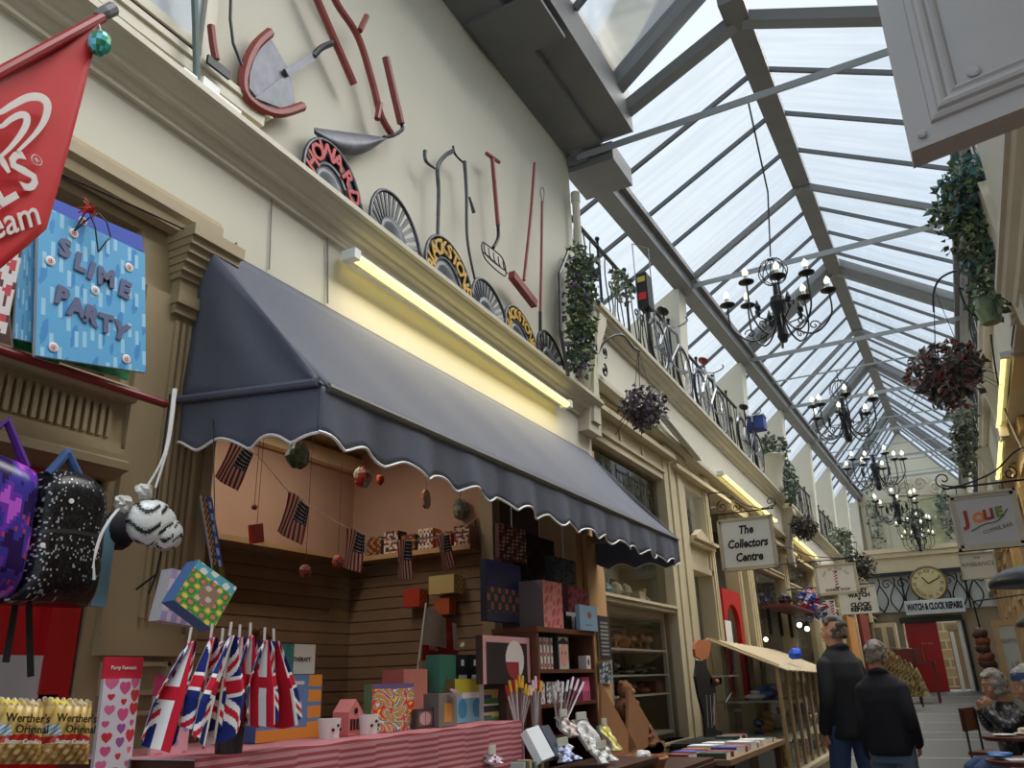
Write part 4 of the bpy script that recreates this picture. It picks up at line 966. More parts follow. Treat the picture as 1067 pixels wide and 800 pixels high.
m = MB(); a = PX(472, 722, -1.56); m.obox(a + V(0, .02, 0), (.01, 0, -.003), (0, .02, -.01), (.004, 0, .002), S(225, 225, 230)); m.top('price_card', PR, 'small white folded price card on the grey candle box', 'card')
# ---------------- goods at the doorway ----------------
NIGHT = lambda u, v: S(40, 54, 110) if v < .45 else (S(200, 130, 90) if math.sin(u * 31) * math.sin(v * 23) > .2 and v < .85 else S(70, 80, 110))
blockpx('canvas_picture', 'tall dark blue canvas picture with orange city lights', 'picture', 507, 543, 586, 648, -1.72, .03, lambda u, v: S(30, 40, 120) if v < .12 else NIGHT(u, v), S(30, 34, 60), 22, 30, None)
blockpx('photo_print', 'white and red collage print hung above the blue canvas', 'picture', 520, 548, 549, 584, -1.9, .02, rnd([S(200, 190, 185), S(150, 40, 44), S(60, 56, 56), S(220, 210, 205)], 5, 9), S(90, 40, 40), 16, 16)
blockpx('hanging_costume', 'black and dark red costume hanging in the doorway', 'costume', 548, 578, 560, 606, -2.0, .08, rnd([S(26, 18, 20), S(40, 18, 22), S(90, 24, 34)], 1, 5), S(24, 18, 20), 14, 16)
blockpx('photo_print', 'dark blue boxed print beside the orange post', 'picture', 577, 600, 582, 610, -1.85, .05, rnd([S(50, 60, 80), S(80, 90, 110), S(30, 34, 46)], 4, 6), S(34, 38, 48), 12, 12)
# bookcase
for (px, pt, x, lab) in ((534, 549, -1.9, 'string above the red and white collage print'), (563, 560, -2.02, 'string above the dark hanging costume'), (588, 582, -1.86, 'string above the dark blue boxed print')):
    p = PX(px, pt, x); m = MB(); m.tube([p + V(-.005, 0, -.01), V(x - .005, p.y, 2.71)], .003, 4); m.top('hanging_string', WHITE, lab, 'string')
p0, p1 = PX(528, 700, -1.60), PX(548, 700, -1.60); zc0 = PX(527, 712, -1.60).z
m = MB(); m.box(-1.67, -1.605, p0.y, p1.y, 0, zc0 - .001); m.box(-1.675, -1.60, p0.y - .005, p1.y + .005, zc0 - .06, zc0 - .04); m.top('stock_crate', DARKWOOD, 'tall dark stock crate under the mask puppet box', 'crate')
BR = mat('red_brown_veneer', S(104, 58, 38), .45, noise=.15, nscale=5)
bx0, bx1 = -1.78, -1.57; by0, by1 = PX(563, 700, -1.56).y, PX(623, 700, -1.56).y; bz1 = PX(600, 656, -1.56).z
t = thing('bookcase', 'red brown bookcase with three shelves in front of the shop doorway', 'bookcase', ((bx0 + bx1) / 2, (by0 + by1) / 2, 0))
m = MB(); m.box(bx0, bx1, by0 - .0, by0 + .018, 0, bz1); m.build('side_panel', BR, t); m = MB(); m.box(bx0, bx1, by1 - .018, by1, 0, bz1); m.build('side_panel', BR, t)
m = MB(); m.box(bx0, bx0 + .01, by0, by1, 0, bz1); m.build('back_panel', DARKWOOD, t)
m = MB(); m.box(bx0 - .003, bx1 + .005, by0 - .004, by1 + .004, bz1 - .02, bz1 + .001); m.build('top', BR, t)
sh = [PX(595, 697, bx1).z, PX(595, 731, bx1).z, PX(595, 765, bx1).z]
for z in sh: m = MB(); m.box(bx0, bx1, by0 + .018, by1 - .018, z - .015, z); m.build('shelf', BR, t)
for k in range(5):
    y = by0 + .03 + k * .035; m = MB(); m.obox((bx1 - .07, y + .012, sh[0] + .066), (.05, 0, 0), (0, .008, 0), (0, -.004 * (k % 2), .064), None, [S(220, 215, 205), S(220, 215, 205), S(220, 210, 205), S(150, 60, 60) if k % 2 else S(220, 215, 205), S(220, 215, 205), S(220, 215, 205)])
    m.grid(lambda u, v: V(bx1 - .0195, y + .005 + .013 * u, sh[0] + .128 - .12 * v), 3, 8, lambda u, v: S(180, 60, 60) if int(v * 8) % 3 == 1 else S(228, 222, 212)); m.top('book', PR, 'white spined book on the top shelf of the bookcase, %s from the left' % ORDN[k], 'book', 'white spined books on the top shelf')
yy = by0 + .22; zz = sh[0]
def face_art(u, v):
    d = ((u - .5) / .36) ** 2 + ((v - .62) / .33) ** 2
    if v < .30 and abs(v - .22 - .25 * abs(u - .5)) < .1: return S(18, 18, 20)
    if d < 1: return S(216, 150, 136) if abs(abs(u - .5) - .15) > .04 or abs(v - .55) > .04 else S(30, 20, 20)
    return S(40, 36, 36) if min(u, 1 - u) < .1 or v < .1 else S(190, 190, 185)
block('picture_card', 'boxed card with a cartoon pink face under black hair on the top shelf', 'card', bx1 - .05, bx1 - .01, yy, yy + .12, zz, zz + .15, face_art, S(40, 36, 36), 20, 22)
block('ornament_box', 'small white ornament box at the right end of the top shelf', 'box', bx1 - .05, bx1 - .01, by1 - .085, by1 - .035, zz, zz + .06, lambda u, v: S(225, 215, 210) if (u - .5) ** 2 + (v - .5) ** 2 > .06 else S(90, 60, 60), S(200, 190, 190))
for k, (c, lab) in enumerate(((S(222, 200, 205), 'first small pink and white figure card on the middle shelf'), (S(60, 54, 56), 'first small dark figure card on the middle shelf'), (S(230, 226, 222), 'small white figure card at the centre of the middle shelf'), (S(70, 60, 64), 'second small dark figure card on the middle shelf'))):
    y = by0 + .05 + k * .06; block('figure_card', lab, 'card', bx1 - .06, bx1 - .02, y, y + .045, sh[1], sh[1] + .085, rnd([c, S(235, 230, 228), S(50, 44, 48)], k, 4), c, 8, 10)
block('pink_box', 'bright pink box at the right end of the middle shelf', 'box', bx1 - .08, bx1 - .02, by1 - .13, by1 - .04, sh[1], sh[1] + .10, lambda u, v: S(236, 110, 160) if v < .6 or (u * 4 % 1) > .4 else S(70, 30, 50), S(220, 90, 140), 12, 10)
# things standing on the bookcase
blockpx('toy_box', 'pink and grey boxed doll set standing on the bookcase', 'box', 566, 586, 606, 650, -1.60, .12, rnd([S(214, 110, 110), S(222, 150, 140), S(200, 90, 96)], 3, 5), S(110, 96, 96), 12, 16, bz1 + .001)
blockpx('toy_case', 'small magenta toy suitcase with a curved lid on the bookcase', 'case', 592, 612, 612, 638, -1.66, .1, rnd([S(130, 36, 76), S(176, 60, 100), S(90, 24, 50)], 7, 4), S(80, 22, 48), 12, 12, bz1 + .055)
blockpx('camera_toy', 'small black and white boxed toy under the magenta case', 'toy', 590, 604, 638, 652, -1.61, .05, lambda u, v: S(225, 225, 225) if abs(u - .5) < .12 or v < .2 else S(20, 20, 22), S(20, 20, 22), 12, 8, bz1 + .001)
blockpx('greeting_card', 'pale blue card with a small brown bear at the right end of the bookcase top', 'card', 604, 622, 631, 655, -1.555, .02, lambda u, v: S(150, 96, 60) if (u - .55) ** 2 * 1.3 + (v - .38) ** 2 < .02 else (S(90, 110, 130) if .75 < v < .8 and .3 < u < .7 else S(136, 166, 190)), S(120, 150, 170), 14, 14, bz1 + .001)
blockpx('notice_board', 'narrow dark leaflet with pale print hung beside the bookcase', 'notice', 624, 636, 642, 687, -1.960, .01, lambda u, v: S(150, 146, 140) if .12 < v < .92 and int(v * 22) % 2 and .15 < u < .85 else S(44, 42, 44), S(200, 200, 195), 10, 24)
blockpx('notice_board', 'small pale blue card with a dark figure below the dark leaflet', 'notice', 625, 637, 690, 712, -1.960, .01, rnd([S(150, 170, 180), S(50, 54, 60), S(200, 205, 205)], 2, 4), S(180, 186, 190), 8, 10)
blockpx('doll_box', 'framed puppet set with a white mask in a red and white box behind the wands', 'box', 503, 552, 663, 712, -1.60, .03, lambda u, v: (S(150, 50, 50) if v > .55 and u < .75 else S(224, 214, 208)) if ((u - .66) / .2) ** 2 + ((v - .5) / .42) ** 2 < 1 else (S(214, 160, 160) if min(u, 1 - u) < .06 or v < .14 else S(40, 30, 34)), S(60, 40, 40), 26, 22)
# wands in clear sleeves
random.seed(5)
for (cx, n, base, spread, lab) in ((541, 9, 768, 14, 'toy wand in a clear sleeve in the left fan'), (558, 5, 768, 6, 'upright red tipped toy wand between the two fans'), (578, 7, 768, 16, 'slim silver wrapped toy wand leaning right')):
    for k in range(n):
        f = k / (n - 1) * 2 - 1; bx = cx + f * 3 + (6 if cx == 578 else 0); x = -1.52 + .03 * random.random()
        a = PX(bx, base - 10, x); b = PX(cx + f * spread + (14 if cx == 578 else 0), 706 + abs(f) * 6 + random.uniform(-4, 4), x - .02)
        t = thing('toy_wand', lab + ', ' + ORDN[k] + ' from its left', 'toy wand', a, 'toy wands beside the bookcase')
        m = MB(); m.tube([a, b], .004, 5, random.choice([S(190, 180, 180), S(150, 130, 130), S(206, 200, 204), S(120, 90, 90)])); m.build('shaft', PRG, t)
        m = MB(); m.tube([a * .25 + b * .75, b], [.0065, .005], 5, random.choice([S(200, 60, 60), S(220, 170, 60), S(230, 200, 210), S(180, 50, 60)]) if cx < 570 else S(220, 216, 220)); m.build('tip', PRG, t)
t = thing('wand_bucket', 'dark red bucket holding the toy wands', 'bucket', PX(556, 790, -1.53))
c = PX(556, 775, -1.53); m = MB(); m.lathe(V(c.x, c.y, c.z - .12), [(.05, 0), (.065, .12), (.06, .12), (.045, .01)], 16, None); m.build('bucket', mat('dark_red_plastic', S(80, 24, 30), .5), t, smooth=False)
# low counter carrying the sweets, baskets and angled display
CT = PX(600, 800, -1.45).z
t = thing('display_counter', 'low dark counter in front of the bookcase covered with packets', 'counter', (-1.45, 3.7, 0))
m = MB(); m.box(-1.55, -1.30, 2.95, 3.70, 0, CT - .02); m.build('body', DARKWOOD, t); m = MB(); m.box(-1.56, -1.28, 2.93, 3.72, CT - .02, CT); m.build('top', DARKWOOD, t)
def pack(px, py, sx, sy, cols, label, x=-1.42, nm='sweet_packet', tilt=.5, seed=1):
    c = PX(px, py, x); random.seed(seed)
    t = thing(nm, label, 'packet', c)
    m = MB()
    def f(u, v):
        return c + V((.5 - v) * -.02 + .012 * math.sin(u * 9 + seed) * math.sin(v * 8) + sy * tilt * (v - .5) * .9, (u - .5) * sx, (.5 - v) * sy)
    m.grid(f, 14, 14, rnd(cols, seed, 6), (-.012, 0, -.004)); m.build('bag', PRG, t)
    m = MB(); m.obox(c + V(-sy * tilt * .5, 0, sy * .5 + .012), (.003, 0, 0), (0, sx * .3, 0), (0, 0, .014), S(210, 214, 200)); m.build('card_header', PR, t)
W_ = [S(232, 232, 228), S(206, 210, 214), S(190, 180, 176), S(246, 246, 244)]
pack(592, 756, .10, .07, [S(225, 220, 210), S(200, 170, 170), S(160, 170, 150)], 'clear packet of white and pink pieces beside the bookcase foot', seed=2)
pack(613, 764, .16, .11, W_, 'big white and silver packet at the middle of the counter', seed=3)
pack(636, 768, .08, .10, [S(226, 206, 70), S(236, 226, 120), S(240, 236, 220)], 'yellow sweet packet on the counter', seed=4)
pack(590, 784, .14, .05, [S(50, 90, 200), S(230, 230, 235), S(120, 150, 220)], 'blue and white packet at the front of the counter', -1.36, seed=5)
pack(630, 786, .16, .05, W_, 'flat silver wrapped packet at the counter edge', -1.36, seed=6)
m = MB(); a = PX(560, 776, -1.40); m.obox(a, (.03, 0, -.05), (0, .05, .004), (.012, 0, .008), None, [S(225, 230, 235)] * 6); m.obox(a + V(.0, .10, 0), (.03, 0, -.05), (0, .035, 0), (.012, 0, .008), None, [S(60, 66, 80)] * 6); m.top('box_set', PR, 'white and grey lidded box leaning at the left end of the counter', 'box')
for k in range(8):
    c = PX(546 + k * 3.2, 797, -1.38); m = MB(); m.box(c.x - .05, c.x, c.y, c.y + .012, c.z - .05, c.z + .008 + .004 * (k % 3), [S(190, 196, 190), S(90, 110, 100), S(210, 190, 130), S(60, 90, 90)][k % 4]); m.top('booklet', PR, 'thin booklet filed on edge below the white box, %s from the left' % ORDN[k], 'book', 'booklets filed on edge')
pack(515, 790, .07, .03, [S(225, 215, 225), S(190, 150, 170)], 'small white and pink packet lying on the striped cloth fold', -1.47, seed=8)
# angled cardboard display with soft toys
CARD = mat('brown_cardboard', S(160, 112, 74), .8, noise=.1)
a = PX(627, 712, -1.62); b = PX(688, 788, -1.50); 
t = thing('display_stand', 'sloping brown cardboard stand with brown soft toys', 'display stand', (a + b) / 2 + V(0, 0, -.2))
y0, y1 = PX(628, 740, -1.5).y, PX(664, 740, -1.5).y
for k, (dy, pts) in enumerate(((0, ((627, 712), (664, 779), (664, 800), (627, 800))), (.30, ((655, 716), (692, 778), (692, 800), (655, 800))))):
    m = MB(); m.prism([PX(q[0], q[1], -1.50) for q in pts], (-.015, 0, 0)); m.build('side_board', CARD, t)
m = MB(); m.prism([PX(666, 777, -1.50), PX(693, 772, -1.50), PX(693, 783, -1.5), PX(666, 790, -1.5)], (-.02, 0, 0)); m.build('front_lip', CARD, t)
t = thing('teddy_bear', 'brown soft toy in clear wrap at the top of the cardboard stand', 'soft toy', PX(650, 740, -1.58)); bear(t, PX(651, 738, -1.58), 1.0, mat('plush_tan', S(150, 100, 70), .95, noise=.3, nscale=60, bump=.5))
t = thing('teddy_bear', 'small brown soft toy at the foot of the cardboard stand', 'soft toy', PX(674, 776, -1.52)); bear(t, PX(674, 770, -1.52), .55, mat('plush_tan'))
# wicker basket of white packets
c = PX(668, 792, -1.40); m = MB(); m.box(-1.56, -1.28, 3.76, 4.6, 0, c.z - .052); m.box(-1.57, -1.27, 3.75, 4.61, c.z - .09, c.z - .07); m.top('stock_crate', DARKWOOD, 'low dark crate under the wicker basket', 'crate')
t = thing('wicker_basket', 'woven basket of white packets at the right end of the counter', 'basket', c)
WK = mat('wicker', S(176, 120, 84), .8, noise=.3, nscale=50, bump=.6)
m = MB(); m.lathe(c - V(0, 0, .05), [(.09, 0), (.12, .06), (.115, .06), (.085, .01)], 24); m.build('basket', WK, t); m = MB(); m.tube([c + V(.118 * math.cos(i * math.pi / 12), .118 * math.sin(i * math.pi / 12), .01) for i in range(25)], .008, 6); m.build('rim', WK, t)
for k in range(5):
    m = MB(); q = c + V(random.uniform(-.05, .05), -.08 + k * .04, .02); m.ball(q, .03, 8, sc=(1, .8, .6), jit=.3); m.top('wrapped_packet', WHITE, 'crumpled white packet in the wicker basket, %s from the near rim' % ORDN[k], 'packet', 'white packets in the basket')
# rail wall behind goods (brick-brown board along y 4.7..)
# ================= balcony: railings, bikes, planting =================
def spiral(m, c, r, turns, a0, U, W, rad=.006, n=26, sgn=1, k=.9):
    pts = [c + (U * math.cos(a0 + sgn * 2 * math.pi * turns * i / n) + W * math.sin(a0 + sgn * 2 * math.pi * turns * i / n)) * r * (1 - k * i / n) for i in range(n + 1)]
    m.tube(pts, rad, 5); return m
YV, XV, ZV = V(0, 1, 0), V(1, 0, 0), V(0, 0, 1)
secs = [(5.02, 7.58), (7.9, 10.42), (10.75, 13.28), (13.6, 16.12), (16.45, 19.0), (19.3, 21.8), (22.15, 24.7)]
places = ['nearest the drainpipe', 'beside the first bicycles', 'above the collectors sign', 'fourth from the near end', 'fifth from the near end', 'sixth from the near end', 'farthest, at the end wall']
def railing(x, a, b, zb_, label, grp, h=.86):
    t = thing('balcony_railing', label, 'railing', (x, (a + b) / 2, zb_), grp)
    for z, w in ((h, .03), (.06, .02)):
        m = MB(); m.beam((x, a, zb_ + z), (x, b, zb_ + z), w, .018); m.build('rail', IRON, t)
    n = max(2, int((b - a) / .16))
    for i in range(n + 1):
        y = a + (b - a) * i / n; m = MB()
        if i % 4 == 0: m.tube([(x, y, zb_), (x, y, zb_ + h + .06)], .012, 6); m.ball((x, y, zb_ + h + .08), .022, 8)
        else: m.tube([(x, y, zb_ + .06 + (h - .06) * k / 8) for k in range(9)][:1] + [(x, y + .035 * math.sin(2 * math.pi * k / 8) * (1 if i % 2 else -1), zb_ + .06 + (h - .06) * k / 8) for k in range(1, 8)] + [(x, y, zb_ + h)], .006, 5)
        m.build('baluster', IRON, t)
    m = MB(); step = (b - a) / max(1, n // 4)
    y = a + step / 2
    while y < b:
        for s in (-1, 1):
            m = MB(); spiral(m, V(x, y + s * .09, zb_ + .26), .075, 1.2, math.pi / 2, YV, ZV, .007, 16, s)
            m.tube([(x, y + s * .09, zb_ + .26), (x, y + s * .05, zb_ + .42), (x, y + s * .08, zb_ + .60)], .006, 4); spiral(m, V(x, y + s * .08, zb_ + .60), .07, 1.2, -math.pi / 2, YV, ZV, .007, 16, -s); m.build('scrollwork', IRON, t)
        y += step
for i, (a, b) in enumerate(secs):
    railing(-2.10, a, b, cz((a + b) / 2) + .0, 'black scrolled iron balcony railing on the left cornice, ' + places[i], 'left balcony railings')
# leaves
GRN = [S(84, 108, 72), S(104, 124, 84), S(126, 138, 92), S(92, 116, 104), S(66, 84, 58)]
TEAL = [S(92, 142, 146), S(108, 150, 148), S(76, 114, 114)]
def leaves(m, cen, ext_, n, size, cols, shape=None, droop=0):
    for _ in range(n):
        while True:
            p = V(random.uniform(-1, 1), random.uniform(-1, 1), random.uniform(-1, 1))
            if p.length < 1 and (shape is None or shape(p)): break
        c = V(cen) + V(p.x * ext_[0], p.y * ext_[1], p.z * ext_[2])
        d = V(random.gauss(0, 1), random.gauss(0, 1), random.gauss(0, .8) - droop).normalized(); u = d.cross(V(random.gauss(0, 1), random.gauss(0, 1), random.gauss(0, 1))).normalized()
        s = size * random.uniform(.6, 1.3); nn = d.cross(u) * s * .25
        col = random.choice(cols); k = len(m.v)
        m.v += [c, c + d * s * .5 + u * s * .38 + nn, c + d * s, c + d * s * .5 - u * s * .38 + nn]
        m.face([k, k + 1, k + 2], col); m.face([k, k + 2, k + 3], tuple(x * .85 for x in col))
def stems(m, c, n, L, r=.002, col=None, up=-.3, spread=1):
    for _ in range(n):
        a = random.uniform(0, 6.28); d = V(math.cos(a) * spread, math.sin(a) * spread, up + random.uniform(-.3, .4)).normalized(); l = L * random.uniform(.6, 1.1)
        m.tube([c, c + d * l * .5 + V(0, 0, .02), c + d * l + V(0, 0, -.06 * l / .2)], r, 4, col)
LEAF = mat('leaf', None, .6)
random.seed(21)
# ivy planter on the end of the first wall
P_ = PX(605, 285, -1.88)
t = thing('ivy_planter', 'trailing ivy with purple flowers in an iron holder beside the drainpipe', 'hanging plant', (P_.x, P_.y, P_.z - .5))
m = MB(); top = PX(606, 272, -1.86); bot = PX(604, 372, -1.86)
for k in range(9):
    f = k / 8; c = top * (1 - f) + bot * f; leaves(m, c, (.12 * (1 - .3 * f), .17 * (1 - .25 * f), .12), 110, .05, GRN + ([S(120, 96, 140), S(140, 120, 160)] if k in (1, 3, 7, 8) else [S(120, 130, 90)]), None, .6)
m.build('foliage', LEAF, t)
m = MB(); 
for dx in (0, .18): ptube_ = m.tube([PX(592, 262, -1.98 + dx), PX(583, 285, -1.98 + dx), PX(584, 345, -1.98 + dx), PX(592, 392, -1.98 + dx)], .012, 6)
for k in range(5): m.tube([PX(584, 285 + k * 22, -1.98), PX(584, 285 + k * 22, -1.8)], .006, 5)
m.build('iron_holder', IRON2, t)
m = MB(); leaves(m, PX(648, 298, -2.0), (.06, .22, .14), 130, .05, GRN + [S(130, 110, 130)]); m.top('ivy_spray', LEAF, 'sparse ivy spray climbing the nearest balcony railing', 'ivy')
# hanging baskets
def basket(c, r, hook, label, cols, grp=None, chain=True, dr=.4, n=520):
    c = V(c); t = thing('hanging_basket', label, 'hanging basket', c + V(0, 0, -r), grp)
    m = MB(); m.lathe(c, [(.03, -r * .7), (r * .45, -r * .45), (r * .6, -.02), (r * .56, -.02), (.02, -r * .6)], 16); m.build('basket', mat('dark_moss', S(70, 62, 48), .9, noise=.3, nscale=40), t)
    m = MB(); leaves(m, c + V(0, 0, r * .1), (r, r, r * .8), n, r * .24, cols, None, dr); stems(m, c, 26, r * 1.35, .0025, cols[0]); leaves(m, c + V(0, 0, -r * .5), (r * .7, r * .7, r * .5), n // 4, r * .22, cols, None, 1); m.build('foliage', LEAF, t)
    if chain:
        for k in range(3):
            a = 2.1 * k; m = MB(); m.tube([V(hook), c + V(math.cos(a) * r * .55, math.sin(a) * r * .55, 0)], .0025, 4); m.build('chain', IRON, t)
    return t
PURP = [S(104, 92, 108), S(132, 116, 138), S(84, 80, 84), S(76, 80, 66), S(156, 132, 148), S(114, 112, 104), S(70, 62, 60)]
hk = PX(665, 366, -1.76); basket(PX(670, 424, -1.76), .17, hk, 'large dusky purple hanging basket on the scroll bracket past the awning', PURP)
t = thing('plant_bracket', 'black scrolled iron bracket holding the large purple basket', 'bracket', PX(622, 380, -1.98))
m = MB(); pts = [(622, 392), (622, 372), (632, 354), (648, 349), (660, 362), (667, 366)]
xs_ = [-1.99, -1.985, -1.93, -1.86, -1.80, -1.76]
m.tube(cr([tuple(PX(p[0], p[1], x)) for p, x in zip(pts, xs_)]), .008, 6); m.build('arm', IRON, t)
m = MB(); spiral(m, PX(630, 367, -1.94), .045, 1.4, -1.5, YV, ZV, .007); spiral(m, PX(630, 386, -1.94), .055, 1.3, 1.5, YV, ZV, .007, 26, -1); m.build('scroll', IRON, t)
dk = [S(60, 56, 50), S(84, 76, 66), S(96, 90, 84), S(50, 50, 44)]
c = PX(838, 549, -1.72); basket(c, .2, c + V(0, 0, .5), 'dark brown hanging basket between the collectors sign and the barber sign', dk)
m = MB(); m.tube([c + V(-.27, 0, .5), c + V(0, 0, .5)], .01, 6); m.top('plant_bracket', IRON, 'short black arm over the dark brown basket', 'bracket')
c = PX(897, 590, -1.62); basket(c, .3, c + V(0, 0, .5), 'dark tangled hanging basket beside the far end of the left shops', dk, n=300)
m = MB(); m.tube([c + V(-.37, 0, .5), c + V(0, 0, .5)], .012, 6); m.top('plant_bracket', IRON, 'short black arm over the far left tangled basket', 'bracket')
# urn bracket with trailing foliage on the cornice
y = PX(805, 490, -1.95).y
t = thing('planter', 'cream urn with trailing grey green leaves on the balcony edge above the signs', 'planter', (-1.95, y, cz(y) + .02))
m = MB(); z0 = cz(y) + .005; m.lathe((-1.95, y, z0), [(.10, 0), (.12, .06), (.11, .14), (.19, .46), (.22, .50), (.2, .52), (.16, .44)], 18); m.build('urn', CREAM, t, smooth=True)
m = MB(); leaves(m, (-1.93, y, z0 + .62), (.24, .34, .2), 260, .08, [S(96, 110, 88), S(130, 140, 120), S(76, 88, 70)]); leaves(m, (-1.8, y + .3, z0 + .2), (.1, .3, .36), 260, .08, [S(96, 110, 88), S(130, 140, 120), S(96, 120, 120)], None, .8); m.build('foliage', LEAF, t)
y2 = PX(868, 540, -1.95).y
t = thing('planter', 'smaller pale trailing plant on the far left balcony edge', 'planter', (-1.93, y2, cz(y2)))
m = MB(); m.lathe((-1.95, y2, cz(y2) + .005), [(.1, 0), (.14, .3), (.12, .3)], 14); m.build('urn', CREAM, t)
m = MB(); leaves(m, (-1.9, y2, cz(y2) + .3), (.25, .6, .35), 260, .12, [S(110, 120, 100), S(140, 146, 128)]); m.build('foliage', LEAF, t)
# corbel brackets under the cornice
def corbel(x, y, z1, h, sgn, label_m=STONEC, w=.2):
    m = MB(); pr = [(0, 0), (.16, 0), (.17, -.06), (.13, -.14), (.09, -.3 * h / .8), (.06, -.55 * h / .8), (.07, -h), (0, -h)]
    m.prism([(x + a * sgn, y - w / 2, z1 + b) for a, b in pr], (0, w, 0)); 
    m.prism([(x + a * sgn + .008 * sgn, y - w / 2 + .04, z1 + b - .03) for a, b in pr[1:-1]] + [(x + .02 * sgn, y - w / 2 + .04, z1 - h + .02), (x + .02 * sgn, y - w / 2 + .04, z1 - .04)], (0, w - .08, 0)); return trim(m, label_m)
m = MB(); m.prism([(-2.02, 4.97, 3.05), (-2.02, 4.97, 3.6), (-2.02, 5.3, 4.08), (-2.02, 5.02, 4.08), (-2.02, 4.86, 3.45), (-2.02, 4.75, 3.05)], (.10, 0, 0)); m.prism([(-1.93, 4.93, 3.12), (-1.93, 4.93, 3.6), (-1.93, 5.2, 4.02), (-1.93, 5.06, 4.02), (-1.93, 4.86, 3.5), (-1.93, 4.80, 3.12)], (.03, 0, 0)); trim(m, STONEC)
for y in (12.2, 17.6, 22.6): corbel(-2.0, y, cz(y) - .13, .8, 1)
# ---------------- bicycles ----------------
CHR = mat('chrome', S(170, 172, 176), .25, metal=.8); TYRE = mat('black_tyre', S(22, 22, 24), .8)
def wheel(t, y, z, x, r):
    m = MB(); m.tube([(x, y + r * math.cos(i * math.pi / 16), z + r * math.sin(i * math.pi / 16)) for i in range(33)], r * .065, 6, cap=False); w = m.build('wheel', TYRE, t, smooth=True)
    m = MB(); m.tube([(x, y + r * .9 * math.cos(i * math.pi / 16), z + r * .9 * math.sin(i * math.pi / 16)) for i in range(33)], r * .03, 5, cap=False)
    for k in range(20): a = k * math.pi / 10; m.tube([(x, y, z), (x, y + r * .9 * math.cos(a), z + r * .9 * math.sin(a))], r * .007, 3)
    m.tube([(x - .04, y, z), (x + .04, y, z)], r * .08, 8); m.build('spokes', CHR, w)
def bike(y, x, z, s, col, label, basket_=None, tilt=0):
    t = thing('bicycle', label, 'bicycle', (x, y, z), 'bicycles displayed on the left balcony')
    r = .31 * s; Lb = .5 * s; zz = z + r * 1.07
    wheel(t, y - Lb, zz, x, r); wheel(t, y + Lb, zz, x, r)
    A_ = V(x, y - Lb, zz); B_ = V(x, y + Lb, zz); bb = V(x, y - .05 * s, zz - .03 * s); st = V(x, y - .16 * s, zz + .48 * s); hd = V(x, y + .34 * s, zz + .46 * s); h0 = V(x, y + .37 * s, zz + .34 * s)
    fm = mat('frame_' + col[0], col[1], .35, metal=.3); m = MB()
    for p, q in ((bb, st), (bb, h0), (st * .85 + bb * .15, hd), (A_, bb), (A_, st * .8 + bb * .2), (h0, hd)): m.tube([p, q], .016 * s, 6)
    m.build('frame', fm, t)
    m = MB(); m.tube([hd + V(0, -.0, .02 * s), h0, B_], .015 * s, 6); m.build('fork', CHR, t)
    m = MB(); hb = hd + V(0, .03 * s, .12 * s); m.tube([hd, hb], .012 * s, 6); m.tube(cr([tuple(hb + V(.17 * s, -.14 * s, .04 * s)), tuple(hb + V(.13 * s, .02 * s, .05 * s)), tuple(hb), tuple(hb + V(-.13 * s, .02 * s, .05 * s)), tuple(hb + V(-.17 * s, -.14 * s, .04 * s))]), .011 * s, 6); m.build('handlebar', CHR, t)
    m = MB(); sd = st + V(0, -.02 * s, .08 * s); m.tube([st, sd], .012 * s, 6); m.ball(sd + V(0, 0, .02 * s), .12 * s, 12, sc=(.55, 1.15, .3)); m.build('saddle', mat('saddle_' + col[2][0], col[2][1], .5), t)
    m = MB(); m.lathe(bb - V(.02, 0, 0), [(.09 * s, 0), (.09 * s, .01)], 16, None, (1, 0, 0)); m.tube([bb, bb + V(.06 * s, .08 * s, -.12 * s), bb + V(.14 * s, .08 * s, -.12 * s)], .01 * s, 5); m.build('crank', CHR, t)
    m = MB()
    for w in (A_, B_): m.tube([w + V(0, (r * 1.1) * math.cos(a), (r * 1.1) * math.sin(a)) for a in [math.radians(20 + 14 * k) for k in range(10)]], .014 * s, 5)
    m.build('mudguard', CHR, t)
    if basket_:
        m = MB(); c = hb + V(0, .16 * s, -.08 * s); m.box(c.x - .16 * s, c.x + .16 * s, c.y - .12 * s, c.y + .12 * s, c.z - .12 * s, c.z + .10 * s); m.build('basket', mat('blue_basket', S(52, 72, 140), .6), t)
        m = MB(); m.tube([c + V(.17 * s, -.13 * s, .1 * s), c + V(.17 * s, .13 * s, .1 * s), c + V(-.17 * s, .13 * s, .1 * s), c + V(-.17 * s, -.13 * s, .1 * s), c + V(.17 * s, -.13 * s, .1 * s)], .012 * s, 5); m.build('basket_rim', WHITE, t)
    return t
xb = -1.93
ya = PX(690, 360, xb).y + .28; bike(ya, xb + .0, cz(ya) + .005, .78, ('steel', S(120, 122, 126), ('black', S(20, 20, 22))), 'grey steel bicycle nearest the ivy on the balcony edge')
yb2 = PX(742, 425, xb).y; bike(yb2, xb, cz(yb2) + .005, .78, ('white', S(196, 198, 200), ('red', S(120, 26, 34))), 'white framed bicycle with a dark red saddle in the middle of the row')
yc2 = PX(782, 470, xb).y; bike(yc2 + .1, xb, cz(yc2) + .005, .84, ('dark', S(50, 54, 70), ('black', S(20, 20, 22))), 'dark bicycle with a blue front basket, last of the row', True)
